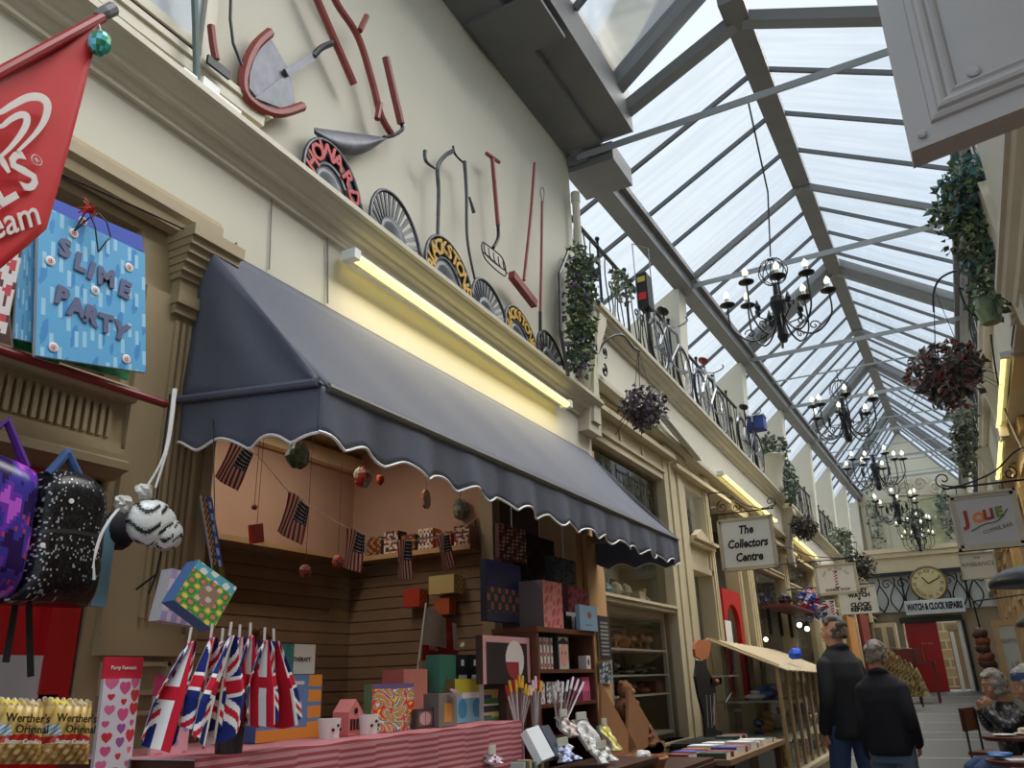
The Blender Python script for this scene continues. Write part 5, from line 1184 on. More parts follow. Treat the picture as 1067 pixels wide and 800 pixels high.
# lamp and number box with its tall wire carrier
p = PX(673, 310, -1.96); t = thing('signal_box', 'upright black box with red and yellow panels and a tall wire loop on the balcony', 'box', (p.x, p.y, cz(p.y)))
zt, zb2 = PX(673, 291, -1.96).z, PX(675, 324, -1.96).z
m = MB(); m.box(p.x - .05, p.x + .05, p.y - .09, p.y + .06, zb2, zt); m.build('case', BLACK, t)
m = MB(); m.box(p.x - .035, p.x + .035, p.y - .097, p.y - .09, zb2 + .07, zb2 + .14); m.build('red_panel', mat('lamp_red', S(190, 30, 40), .4), t); m = MB(); m.box(p.x - .035, p.x + .035, p.y - .097, p.y - .09, zt - .09, zt - .04); m.build('yellow_panel', mat('lamp_yellow', S(180, 170, 60), .4), t)
m = MB(); zw = PX(673, 264, -1.96).z; m.tube([(p.x - .05, p.y - .1, zb2 - .1), (p.x - .05, p.y - .1, zw), (p.x + .05, p.y + .05, zw), (p.x + .05, p.y + .05, cz(p.y))], .006, 5); m.build('wire_loop', CHR, t)
m = MB(); m.tube([(p.x, p.y, cz(p.y)), (p.x, p.y, zb2)], .02, 6); m.build('stem', BLACK, t)
# ================= second range of shopfronts (left) =================
XS = -2.12       # plane of the timber shopfronts
CR3 = mat('warm_cream_joinery', S(200, 186, 154), .45, noise=.06, nscale=4)
m = MB(); 
for i in range(10):
    a = 5.0 + 2 * i; b = a + 2.0; z = cz(a) - .72
    m.box(-2.6, XW + .0, a, b, z - .03, z + .01)
struct('ceiling', m, CR3)
def post(y0, y1, z0=None, z1=None, x=XS, pr=.05, mt=CR3):
    z0 = fz(y0) if z0 is None else z0; z1 = cz(y0) - .58 if z1 is None else z1
    m = MB(); m.box(x - .1, x + pr, y0, y1, z0, z1)
    w = y1 - y0
    m.box(x + pr, x + pr + .015, y0 + w * .2, y0 + w * .42, z0 + .2, z1 - .15); m.box(x + pr, x + pr + .015, y0 + w * .58, y0 + w * .8, z0 + .2, z1 - .15)
    m.box(x - .1, x + pr + .03, y0 - .01, y1 + .01, z1 - .08, z1); return trim(m, mt)
def rail_(y0, y1, z0, z1, x=XS, pr=.04, mt=CR3):
    m = MB(); m.box(x - .08, x + pr, y0, y1, z0, z1); m.box(x - .08, x + pr + .02, y0, y1, z1 - .02, z1); return trim(m, mt)
WN = [2]
def pane(y0, y1, z0, z1, x=XS - .03):
    WN[0] += 1; m = MB(); m.poly([(x, y0, z0), (x, y1, z0), (x, y1, z1), (x, y0, z1)]); return struct('window_%d' % WN[0], m, WING)
# shop 2 : window 5.02-6.6, transom with wrought iron
pl = PX(697, 600, XS).y; pr_ = PX(718, 600, XS).y
post(pl - .02, pr_ - .02)
rail_(5.02, pl, 3.22, 3.5)           # panelled head
for k in range(3): m = MB(); y = 5.25 + k * .5; m.box(XS + .04, XS + .055, y, y + .03, 3.24, 3.48); trim(m, CR3)
rail_(5.02, pl, 3.14, 3.22)
rail_(5.02, pl, 0, 1.05)
rail_(5.02, pl, 2.0, 2.05)
WLT = mat('white_shelf_paint', S(220, 216, 204), .5)
pane(5.02, pl, 1.05, 3.14)
m = MB(); m.box(-3.1, -3.05, 5.0, 7.0, .2, 3.6); m.box(-3.1, XS - .1, 6.95, 7.0, .2, 3.5); m.box(-3.1, XS - .05, 5.0, 5.02, .2, 3.6); struct('wall_left', m, mat('pale_back_wall', S(178, 168, 140), .8, noise=.06))
li2 = bpy.data.lights.new('cabinet_lamp', 'AREA'); li2.shape = 'RECTANGLE'; li2.size = .1; li2.size_y = 1.2; li2.energy = 5; li2.color = (1, .86, .62)
lo2 = bpy.data.objects.new('cabinet_lamp', li2); COL.objects.link(lo2); lo2.location = (-2.45, 5.8, 1.97)
t = thing('display_cabinet', 'white shelving unit of collectables behind the second shop window', 'cabinet', (-2.35, 5.8, .9))
for z, d in ((1.98, .06), (1.70, .015), (1.52, .012), (1.38, .012), (1.1, .02)):
    m = MB(); m.box(-2.55, XS - .06, 5.06, pl - .05, z - d / 2, z + d / 2); m.build('shelf', WLT, t)
for y in (5.06, 5.5, pl - .08): m = MB(); m.box(XS - .09, XS - .06, y, y + .03, 1.05, 2.0); m.build('upright', WLT, t)
m = MB(); m.box(-2.57, -2.55, 5.06, pl - .05, 1.05, 2.0); m.build('back_board', mat('pale_back_wall'), t)
random.seed(9)
def shelf_fill(x, y0, y1, z, n, hmin, hmax, cols, base, cat, grp, where, sub=None):
    for k in range(n):
        y = y0 + (y1 - y0) * (k + .5) / n; h = random.uniform(hmin, hmax); w = (y1 - y0) / n * .36; c = random.choice(cols); m = MB()
        st = random.random()
        if st < .4: m.lathe((x, y, z), [(w * .5, 0), (w * .95, h * .3), (w * .9, h * .5), (w * .35, h * .72), (w * .5, h)], 12, c)
        elif st < .7: m.box(x - w, x + w, y - w, y + w, z, z + h, c); m.box(x + w, x + w + .001, y - w * .7, y + w * .7, z + h * .3, z + h * .7, tuple(min(1, q * 1.6) for q in c))
        else: m.lathe((x, y, z), [(w * .7, 0), (w * .3, h * .15), (w * .25, h * .4), (w * .8, h * .6), (w * .6, h * .85), (.004, h)], 12, c)
        m.top(base, PRG, where + ', ' + ORDN[k] + ' along', cat, grp)
BRN = [S(150, 96, 60), S(170, 120, 80), S(110, 70, 50), S(186, 150, 110)]
DRK = [S(50, 52, 56), S(80, 76, 70), S(100, 100, 96)]
shelf_fill(-2.3, 5.1, pl - .1, 1.71, 9, .10, .22, BRN, 'ornament', 'ornament', 'brown ornaments on the lit shelf', 'brown collectable ornament on the lit shelf of the second shop window')
shelf_fill(-2.3, 5.1, pl - .1, 1.53, 6, .05, .1, DRK, 'ornament', 'ornament', 'small dark ornaments on the third shelf', 'small dark ornament on the shelf below the brown ornaments')
shelf_fill(-2.3, 5.1, pl - .1, 1.39, 7, .05, .1, DRK + BRN, 'ornament', 'ornament', 'small ornaments on the fourth shelf', 'small model on the lowest but one shelf of the second shop window')
shelf_fill(-2.3, 5.1, pl - .1, 2.02, 8, .12, .26, [S(180, 176, 160), S(120, 150, 160), S(200, 190, 170), S(190, 120, 70)], 'figurine', 'figurine', 'pale figurines above the white shelf', 'pale figurine standing on top of the white shelving unit')
# wrought-iron transom screen
def scroll_panel(x, y0, y1, z0, z1, label, n, mt=IRON):
    t = thing('iron_screen', label, 'iron screen', (x, (y0 + y1) / 2, z0)); m = MB(); m.tube([(x, y0, z0), (x, y1, z0), (x, y1, z1), (x, y0, z1), (x, y0, z0)], .008, 5); m.build('frame', mt, t)
    for k in range(n):
        c = y0 + (y1 - y0) * (k + .5) / n; w = (y1 - y0) / n / 2; h = (z1 - z0); m = MB()
        m.tube(cr([(x, c, z0), (x, c - w * .8, z0 + h * .35), (x, c, z0 + h * .75), (x, c, z1)]), .007, 5); m.tube(cr([(x, c, z0), (x, c + w * .8, z0 + h * .35), (x, c, z0 + h * .75)]), .007, 5)
        for s in (-1, 1): spiral(m, V(x, c + s * w * .5, z0 + h * .75), min(w * .45, h * .2), 1.3, -1.57, YV, ZV, .006, 18, s); spiral(m, V(x, c + s * w * .5, z0 + h * .2), min(w * .4, h * .16), 1.3, 1.57, YV, ZV, .006, 18, -s)
        m.build('scroll', mt, t)
scroll_panel(XS - .06, 5.06, pl - .05, 2.62, 3.12, 'black scrolled ironwork screen in the transom above the end of the awning', 5)
m = MB(); m.box(-2.6, -2.55, 5.05, pl - .05, 2.3, 3.12); trim(m, mat('transom_reflection_board', S(160, 168, 162), .6, noise=.2, nscale=3))  # backing paled to paint in the bright reflection of the transom glass
# unlit batten
a = PX(688, 430, -1.93); b = PX(727, 477, -1.93); batten(-1.93, a.y, a.z, b.y, b.z, 'unlit grey strip light over the ironwork transom of the second shop', lit=False)
for k, (q0, q1, lab) in enumerate((((752, 500), (806, 534), 'lit strip light directly above the collectors sign'), ((815, 521), (833, 538), 'short looking lit strip light behind the collectors sign bracket'), ((853, 561), (872, 576), 'lit strip light above the barber sign'), ((879, 567), (892, 580), 'farthest lit strip light on the left'))):
    x = -1.93; a = PX(*q0, x); b = PX(*q1, x); a.z = b.z = (a.z + b.z) / 2
    if k == 1: a.y, b.y = 12.3, 14.4; 
    a.z = cz(a.y) - .50; b.z = cz(b.y) - .50
    if k == 2: a.y, b.y = 15.6, 18.4
    if k == 3: a.y, b.y = 19.6, 22.4
    batten(x, a.y, a.z, b.y, b.z, lab, en=3)
# door bay (entablature over it), recess
d0 = pr_ - .02; d1 = PX(737, 600, XS).y
m = MB(); m.box(XS - .1, XS + .05, d0, d1 + .1, 2.42, 2.47); m.box(XS - .1, XS + .09, d0, d1 + .1, 2.66, 2.70); m.box(XS - .1, XS + .12, d0, d1 + .12, 2.70, 2.73); m.box(XS - .1, XS + .03, d0, d1 + .1, 2.47, 2.66)
m.prism([(XS + .02, d0 + .1, 2.73), (XS + .02, d1, 2.73), (XS + .02, (d0 + d1) / 2, 2.83)], (.06, 0, 0)); trim(m, CR3)
post(d1, d1 + .18, None, None)
rail_(d0, d1 + .1, 3.2, 3.5)
pane(d0, d1, 2.76, 3.2, XS)
m = MB(); m.box(-2.5, -2.45, d0 - .05, d1 + .1, fz(7), 2.5); m.box(XS - .38, XS - .02, d0 - .02, d0, fz(7), 2.45); struct('door_2', m, mat('pale_grey_door', S(196, 194, 186), .5))
# red arched door frame
r0, r1 = PX(752, 640, XS).y, PX(770, 640, XS).y
t = thing('arched_screen', 'red painted arched door frame with a white notice beside the showcase', 'door frame', (XS, (r0 + r1) / 2, 1.4))
m = MB(); zz0, zz1 = 1.3, 2.34; n = 12
outer = [(XS - .02, r0, zz0), (XS - .02, r0, zz1), (XS - .02, r1, zz1), (XS - .02, r1, zz0), (XS - .02, r1 - .12, zz0), (XS - .02, r1 - .12, 2.0)] + [(XS - .02, r0 + .1 + (r1 - r0 - .22) / 2 * (1 + math.cos(math.pi * k / n)), 2.0 + .2 * math.sin(math.pi * k / n)) for k in range(1, n)] + [(XS - .02, r0 + .1, 2.0), (XS - .02, r0 + .1, zz0)]
m.prism(outer, (.05, 0, 0)); m.build('frame', DOORRED, t)
m = MB(); m.box(XS + .03, XS + .036, r0 - .05, r0 + .2, 1.75, 2.02, S(215, 215, 212)); m.build('notice', PR, t)['label'] = 'blank white notice'
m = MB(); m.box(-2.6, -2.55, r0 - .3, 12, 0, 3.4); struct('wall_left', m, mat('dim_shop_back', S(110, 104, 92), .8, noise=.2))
# collectors shop windows and piers further along
bays = [(r1 + .1, 9.7), (10.0, 12.05), (12.35, 14.6), (14.9, 17.45), (17.75, 20.0), (20.3, 22.4)]
for i, (a, b) in enumerate(bays):
    post(b, b + .28); f = fz(a); top = cz(a) - .58
    rail_(a, b, top - .2, top); rail_(a, b, f, f + .7 if i else .9)
    if i == 0: rail_(a, b, top - .62, top - .55)
    if i >= 1: rail_(a, b, top - .62, top - .56)
    pane(a, b, f + .7, top - .62); pane(a, b, top - .55, top - .2)
post(r1, r1 + .12)
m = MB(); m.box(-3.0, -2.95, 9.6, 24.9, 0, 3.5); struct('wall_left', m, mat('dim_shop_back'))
# far timber doors on the left
for (px0, px1, c, lab) in ((876, 884, S(190, 130, 60), 'orange timber door leaf at the far left shops'), (893, 899, S(120, 36, 30), 'dark red door leaf at the far left shops')):
    x = -1.98; a = PX(px0, 650, x); b = PX(px1, 650, x); 
m = MB(); m.box(-2.06, -2.0, 17.9, 19.2, fz(18), 2.55); struct('door_3', m, mat('orange_timber', S(190, 132, 66), .5, noise=.1))
m = MB(); m.box(-2.06, -2.0, 20.4, 22.2, fz(20), 2.75); struct('door_4', m, mat('dark_red_timber', S(120, 40, 34), .5))
# goods in the collectors window: faint stock behind the glass
random.seed(14)
for sh_z in (1.15, 1.55):
    m = MB(); m.box(-2.5, XS - .08, r1 + .15, 9.6, sh_z - .02, sh_z); o = m.top('glass_shelf', WLT, 'pale shelf at %s height behind the collectors window' % ('low' if sh_z < 1.3 else 'middle'), 'shelf')
shelf_fill(-2.3, r1 + .2, 9.5, 1.55, 8, .1, .3, [S(200, 196, 180), S(150, 60, 50), S(70, 90, 150), S(60, 60, 60), S(190, 160, 110)], 'ornament', 'ornament', 'stock in the collectors window', 'assorted ornament behind the collectors window')
# bright bulbs inside
BULB = mat('warm_bulb', S(255, 240, 205), .3, emit=6)
t = thing('bulb_row', 'two small glowing bulbs hanging inside the collectors window', 'light', PX(795, 667, -2.35))
for k, px in enumerate((790, 798)):
    c = PX(px, 664 + k * 2, -2.35); m = MB(); m.ball(c, .03, 8); m.build('bulb', BULB, t); m = MB(); m.tube([c, V(c.x, c.y, 3.4)], .003, 4); m.build('flex', BLACK, t)
t = thing('bulb_row', 'pair of glowing bulbs under the dark red shelf above the showcase', 'light', PX(835, 655, -2.1))
for px, py in ((833, 651), (841, 655)):
    c = PX(px, py, -2.2); m = MB(); m.ball(c, .04, 8); m.build('bulb', BULB, t); m = MB(); m.tube([c, V(c.x, c.y, 3.2)], .003, 4); m.build('flex', BLACK, t)
# ---------------- waiter cut-out on its plinth ----------------
m = MB(); m.box(-2.05, -1.76, 6.3, 7.4, 0, 1.02); m.box(-2.06, -1.75, 6.28, 7.42, 1.02, 1.04); m.top('plinth', mat('dark_plinth', S(44, 42, 42), .6), 'dark plinth below the waiter cut-out', 'plinth')
xw = -1.83
def W3(px, py, o=0): return PX(px, py, xw + o)
t = thing('waiter_cutout', 'flat painted waiter figure in a black suit holding out a white tray', 'cut-out figure', W3(744, 768))
m = MB(); m.prism([W3(*p) for p in ((725, 670), (728, 666), (733, 667), (738, 666), (741, 670), (740, 678), (738, 686), (731, 687), (725, 684), (724, 676))], (-.02, 0, 0)); m.build('head', mat('painted_face', S(178, 104, 62), .6), t)
m = MB(); m.prism([W3(*p) for p in ((727, 688), (733, 688), (739, 700), (744, 710), (746, 720), (742, 740), (746, 760), (752, 762), (756, 767), (736, 768), (734, 745), (728, 722), (725, 705))], (-.02, 0, 0)); m.build('suit', BLACK, t)
m = MB()
for q in ((736, 724, 738, 758), (740, 724, 742, 758), (744, 722, 744, 756)): m.tube([W3(q[0], q[1], .003), W3(q[2], q[3], .003)], .003, 4)
m.build('trouser_stripe', mat('grey_stripe', S(150, 150, 150), .6), t)
m = MB(); m.prism([W3(*p) for p in ((740, 706), (752, 706), (752, 712), (744, 716), (740, 714))], (-.02, 0, 0)); m.build('sleeve', BLACK, t)
m = MB(); c = W3(751, 705); m.lathe(c + V(.04, 0, 0), [(.10, 0), (.11, .012), (.0, .012)], 20); m.build('tray', WHITE, t)
m = MB(); m.tube([W3(760, 706), W3(762, 722), W3(756, 732), W3(756, 739)], .008, 5); m.build('cloth', BLACK, t)
m = MB(); m.ball(W3(747, 710, .01), .02, 8); m.build('hand', mat('painted_face'), t)
# ---------------- showcase with slatted pitched lid ----------------
xf = -1.47; sy0, sy1 = PX(772, 790, xf).y, 10.6
SH = mat('pale_oak_frame', S(186, 156, 112), .45, noise=.08)
sy0 = PX(818, 740, xf).y
sy0 = 7.62
t = thing('showcase', 'long glazed pale oak showcase with a pitched slatted lid along the collectors shop', 'showcase', (-1.78, (sy0 + sy1) / 2, fz(8)))
zb3, ztf, ztb = .72, 1.56, 1.82
def ztop(y): return ztf + (y - sy0) * -.015
m = MB(); m.box(-2.08, xf + .02, sy0, sy1, 0, zb3 - .04); m.box(-2.08, xf + .05, sy0 - .03, sy1 + .03, zb3 - .04, zb3); m.build('base', CR3, t)
n = 8
for i in range(n + 1):
    y = sy0 + (sy1 - sy0) * i / n; m = MB(); m.box(xf - .03, xf, y - .014, y + .014, zb3, ztop(y)); m.build('mullion', SH, t)
for z in (zb3 + .28, zb3 + .55):
    m = MB(); m.box(-2.05, xf - .03, sy0 + .02, sy1, z, z + .012); m.build('shelf', mat('glass_shelf', S(150, 156, 150), .2), t)
m = MB(); m.box(-2.08, -2.05, sy0, sy0 + .03, zb3, ztb); m.box(-2.05, xf, sy0, sy0 + .025, zb3, zb3 + .03); m.beam((-2.06, sy0 + .012, ztb), (xf, sy0 + .012, ztf), .025, .03, (0, 0, 1)); m.build('end_frame', SH, t)
ns_ = 15
m = MB(); m.grid(lambda u, v: V(-2.07 + (xf + .07 + 2.07) * v, sy0 - .03 + (sy1 - sy0 + .06) * u, ztb + (ztf - .03 - ztb) * v - .015 * u * 3), 2, 2, None, (0, 0, -.012)); lid = m.build('lid', mat('gap_shade_lid', S(140, 116, 82), .6), t)  # lid colour darkened to give the gaps between slats their shade
for i in range(ns_):
    y = sy0 + (sy1 - sy0) * i / (ns_ - 1); dz = -.045 * (y - sy0) / (sy1 - sy0)
    m = MB(); m.beam((-2.07, y, ztb - .003 + dz), (xf + .085, y, ztf - .0385 + dz), .09, .012); m.build('slat', mat('pale_slat', S(220, 204, 170), .5), lid)
m = MB(); m.poly([(xf - .015, sy0, zb3), (xf - .015, sy1, zb3), (xf - .015, sy1, ztop(sy1)), (xf - .015, sy0, ztop(sy0))]); m.poly([(-2.05, sy0 + .01, zb3), (xf, sy0 + .01, zb3), (xf, sy0 + .01, ztf - .02), (-2.05, sy0 + .01, ztb - .02)]); m.build('glass', WING, t)
MIX = [S(200, 196, 190), S(90, 90, 100), S(150, 60, 50), S(190, 150, 80), S(60, 66, 90), S(220, 215, 200)]
shelf_fill(-1.7, sy0 + .1, sy1 - .1, zb3 + .001, 14, .08, .2, MIX, 'ornament', 'ornament', 'collectables on the showcase floor', 'collectable standing on the floor of the glazed showcase')
shelf_fill(-1.75, sy0 + .1, sy1 - .1, zb3 + .293, 14, .08, .18, MIX, 'ornament', 'ornament', 'collectables on the lower showcase shelf', 'collectable standing on the lower glass shelf of the showcase')
shelf_fill(-1.75, sy0 + .1, sy1 - .1, zb3 + .563, 10, .06, .14, [S(206, 200, 210), S(90, 120, 200), S(210, 210, 214)], 'ornament', 'ornament', 'collectables on the upper showcase shelf', 'pale or blue collectable on the upper glass shelf of the showcase')
# hanging dark red shelf and bunting goods above the showcase end
yq = PX(845, 632, -1.95).y
t = thing('display_shelf', 'dark red shelf with small figures above the far end of the showcase', 'shelf', (-1.95, 11.2, 2.1))
zq = PX(835, 636, -1.8).z; m = MB(); m.box(-2.1, -1.75, 10.3, 12.6, zq + .0, zq + .03); m.build('board', mat('dark_red_shelf', S(100, 30, 32), .5), t)
for k in range(3):
    m = MB(); y = 10.6 + .7 * k; m.box(-2.1, -2.06, y, y + .03, zq - .3, zq); m.build('bracket', IRON, t)
c = PX(836, 620, -1.9); m = MB(); m.ball((-1.93, 11.0, zq + .13), .1, 10, sc=(.8, 1.6, .7), jit=.25); m.top('model_bird', mat('dark_bird', S(60, 58, 60), .7), 'dark model bird on the dark red shelf', 'model')
c = V(-1.8, 12.3, zq + .14)
random.seed(2); m = MB(); leaves(m, c, (.15, .3, .22), 160, .09, [S(210, 210, 220), S(60, 80, 180), S(190, 40, 50)]); m.top('flag_bouquet', LEAF, 'cluster of red white and blue paper flags on the dark red shelf', 'flags', kind='stuff')
bx = -1.5
while bx > -2.0 and PX(828, 677, bx).z < ztb + (ztf - ztb) * (bx + 2.07) / (xf + 2.14) + .06: bx -= .02
c = PX(828, 677, bx); m = MB(); m.ball((c.x, c.y, c.z - .035), .065, 12, sc=(1, 1, .8), jit=.2); m.top('blue_cloth', mat('blue_cloth', S(40, 90, 220), .8), 'bright blue bundle lying on the showcase lid', 'cloth')
# ---------------- book table in front of the second shop ----------------
tz = 1.05; ty0, ty1 = 5.0, 6.62; tx0, tx1 = -1.72, -1.3
t = thing('book_table', 'long dark table covered with books below the waiter figure', 'table', ((tx0 + tx1) / 2, (ty0 + ty1) / 2, 0))
m = MB(); m.box(tx0, tx1, ty0, ty1, tz - .03, tz); m.build('table_top', mat('worn_pine', S(150, 120, 90), .5, noise=.15), t)
for a in (tx0 + .03, tx1 - .05):
    for b in (ty0 + .04, ty1 - .08): m = MB(); m.box(a - .02, a + .02, b - .02, b + .02, 0, tz - .03); m.build('leg', DARKWOOD, t)
m = MB(); m.box(tx0 + .08, tx1 - .10, ty0 + .10, ty1 - .25, .0, .8); m.top('red_crate', mat('red_box', S(120, 40, 36), .6), 'dark red stock crate under the book table', 'crate')
random.seed(31)
bc = [S(120, 50, 40), S(210, 210, 215), S(40, 44, 50), S(70, 80, 150), S(180, 170, 160), S(60, 70, 60), S(150, 80, 60), S(230, 228, 224)]
bn = ['dark red', 'white', 'black', 'blue', 'stone grey', 'dark green', 'brown', 'off white']
for i in range(9):
    for j in range(2):
        k = (i * 3 + j * 5) % 8; y = ty0 + .1 + i * .165; x = tx0 + .10 + j * .20; h = random.uniform(.02, .045); a = random.uniform(-.2, .2)
        m = MB(); ca, sa = math.cos(a), math.sin(a)
        m.obox((x, y, tz + h / 2 + .001), (.085 * ca, .085 * sa, 0), (-.068 * sa, .068 * ca, 0), (0, 0, h / 2), None, [bc[k], S(225, 220, 205), bc[k], S(225, 220, 205), bc[k], bc[k]])
        m.obox((x, y, tz + h + .0012), (.05 * ca, .05 * sa, 0), (-.04 * sa, .04 * ca, 0), (0, 0, .0006), tuple(min(1, q * 1.5 + .05) for q in bc[k]))
        m.top('book', PR, '%s book in the %s row of the book table, %s from the near end' % (bn[k], 'passage' if j else 'shop', ORDN[i]), 'book')
# ================= end wall =================
YW = 25.0
ENDW = mat('end_wall_cream', S(206, 202, 182), .7, noise=.05, nscale=2)
def EP(px, py, o=0): return PY(px, py, YW - .05 - o)
zl = EP(945, 574).z; zband = EP(945, 597).z; zpan = EP(945, 637).z
m = MB(); apex = ridge_z(YW)
m.prism([(-5, YW, zpan), (3.2, YW, zpan), (3.2, YW, roofpt(PXR, YW).z - 1), (PXR, YW, roofpt(PXR, YW).z), (RX, YW, apex), (PXL, YW, roofpt(PXL, YW).z), (-5, YW, roofpt(-4, YW).z - .5)], (0, .3, 0)); struct('wall_back', m, ENDW)
dx0, dx1, dx2 = EP(950, 690).x, EP(984, 690).x, EP(1008, 690).x
zdt = EP(965, 648).z; f = fz(YW)
m = MB(); m.box(-5, dx0 - .05, YW, YW + .3, 0, zpan); m.box(dx2 + .05, 3.2, YW, YW + .3, 0, zpan); m.box(dx0 - .05, dx2 + .05, YW, YW + .3, zdt, zpan); struct('wall_back', m, mat('beige_lower_wall', S(176, 160, 136), .8, noise=.1))
m = MB(); m.box(-5, 3.2, YW - .5, YW, zl - .06, zl + .06); m.box(-5, 3.2, YW - .42, YW, zl - .18, zl - .06); m.box(-5, 3.2, YW - .3, YW, zband, zl - .18); trim(m, CR3)
m = MB(); m.box(-5, 3.2, YW - .34, YW - .28, zband - .08, zband + .02); trim(m, BLACK)
# crest and reliefs on the gable
t = thing('carved_crest', 'cream carved crest with scrolling edges high on the end wall', 'wall ornament', EP(960, 512))
m = MB(); 
def E2(px, py, o=0): return EP(px, py, o)
m.prism([E2(*p) for p in ((928, 517), (932, 500), (945, 501), (958, 495), (971, 500), (982, 499), (986, 516))], (0, -.12, 0)); m.build('panel', STONEC, t)
m = MB()
for (px, py, s) in ((942, 508, 1), (975, 507, -1), (958, 504, 1)): spiral(m, E2(px, py, .14), .2, 1.5, 0, XV, ZV, .03, 18, s)
m.build('scroll', STONEC, t)
m = MB(); m.box(-2.3, 1.0, YW - .1, YW, EP(950, 519).z - .06, EP(950, 519).z + .06); 
for px in (905, 912, 925, 990): a = EP(px, 560); m.box(a.x - .07, a.x + .07, YW - .08, YW, zl, EP(px, 522).z)
trim(m, STONEC)
m = MB(); a = EP(931, 520); b = EP(988, 566); m.box(a.x, b.x, YW - .04, YW, b.z, a.z); trim(m, mat('faded_mural', S(196, 196, 160), .8, noise=.25, nscale=5))
random.seed(77)
for px, py, w, h, n, lab in ((986, 536, .22, .7, 200, 'grey green climbing foliage at the right of the end wall mural'), (912, 545, .15, 1.0, 120, 'thin climbing foliage at the left of the end wall mural'), (956, 543, .35, .35, 120, 'pale foliage sprays across the middle of the end wall mural')):
    m = MB(); c = EP(px, py, .28); leaves(m, c, (w, .06, h), n, .14, [S(130, 140, 120), S(90, 100, 88), S(170, 176, 160)]); m.top('climbing_plant', LEAF, lab, 'climbing plant')
# ironwork panel with clock
m = MB(); m.box(-2.6, 1.6, YW - .06, YW - .03, zpan, zband - .05); trim(m, mat('white_glazed_panel', S(222, 226, 226), .5))
t = thing('iron_screen', 'black curling ironwork over the white panel at the far end, around the clock', 'iron screen', (-.7, YW - .25, zpan)); 
for k in range(7):
    x = -1.8 + k * .38; h = zband - zpan - .1; y = YW - .2; z = zpan; m = MB()
    m.tube(cr([(x, y, z), (x - .16, y, z + h * .35), (x, y, z + h * .8), (x, y, z + h)]), .018, 5); m.tube(cr([(x, y, z), (x + .16, y, z + h * .35), (x, y, z + h * .8)]), .018, 5)
    if k % 2: m.tube([(x + .19, y, z), (x + .19, y, z + h)], .025, 5)
    spiral(m, V(x + .19, y, z + h * .8), .15, 1.3, 0, XV, ZV, .015, 16); m.build('scroll', IRON, t)
c = EP(967.5, 608, .28)
t = thing('round_clock', 'round cream clock with Roman numerals above the repairs sign', 'clock', c + V(0, 0, -.45))
R_ = .46
m = MB(); m.lathe(c, [(R_, 0), (R_, -.06), (R_ * .9, -.08), (R_ * .88, -.05)], 32, None, (0, 1, 0)); m.build('rim', mat('brown_clock_rim', S(110, 90, 60), .5), t)
m = MB(); m.lathe(c, [(R_ * .9, 0), (R_ * .9, -.055)], 32, None, (0, 1, 0)); m.build('dial', mat('aged_dial', S(206, 188, 140), .6, noise=.15, nscale=3), t)
for k, rn in enumerate(('XII', 'I', 'II', 'III', 'IIII', 'V', 'VI', 'VII', 'VIII', 'IX', 'X', 'XI')):
    a = math.pi / 2 - k * math.pi / 6; up = V(math.cos(a), 0, math.sin(a)); txt('numeral', rn, .13, c + up * .32 + V(0, -.058, 0), V(up.z, 0, -up.x), up, BLACK, t, .002)
for L_, a in ((.22, 2.2), (.32, .45)): m = MB(); m.tube([c + V(0, -.07, 0), c + V(L_ * math.cos(a), -.07, L_ * math.sin(a))], .012, 4); m.build('hand', BLACK, t)
# WATCH & CLOCK REPAIRS
def board(name, label, x0, x1, y, z0, z1, fr=.02, frm=None, fc=None, cat='sign', th=.03, grp=None, mould=True):
    t = thing(name, label, cat, ((x0 + x1) / 2, y, z0), grp)
    m = MB(); m.box(x0, x1, y, y + th, z0, z1); m.build('panel', fc or WHITE, t)
    if mould:
        for k, (f1, d) in enumerate(((fr, .012), (fr * .45, .02))):
            for (a, b, c_, d_) in ((x0, x1, z0, z0 + f1), (x0, x1, z1 - f1, z1), (x0, x0 + f1, z0, z1), (x1 - f1, x1, z0, z1)):
                m = MB(); m.box(a, b, y - d * (1 if k else .6), y + th + .006, c_, d_); m.build('moulding', frm or STONEC, t)
    return t
INK = mat('black_ink', S(24, 24, 26), .5)
a = EP(944, 638, .35); b = EP(1004, 625, .35)
t = board('shop_sign', 'long white sign reading WATCH & CLOCK REPAIRS across the far end', a.x, b.x, YW - .42, (a.z + b.z) / 2 - .18, (a.z + b.z) / 2 + .18, mould=False, fc=mat('sign_pale_blue', S(206, 214, 216), .5))
txt('lettering', 'WATCH & CLOCK REPAIRS', .23, V((a.x + b.x) / 2, YW - .425, (a.z + b.z) / 2), XV, ZV, INK, t, .002, 'CENTER', 0, .012, sx=(b.x - a.x) * .95 / 2.75, spacing=.95)
m = MB(); m.box(dx0 - .1, dx2 + .1, YW - .1, YW, zdt, zdt + .14); trim(m, mat('dark_green_lintel', S(50, 56, 52), .5))
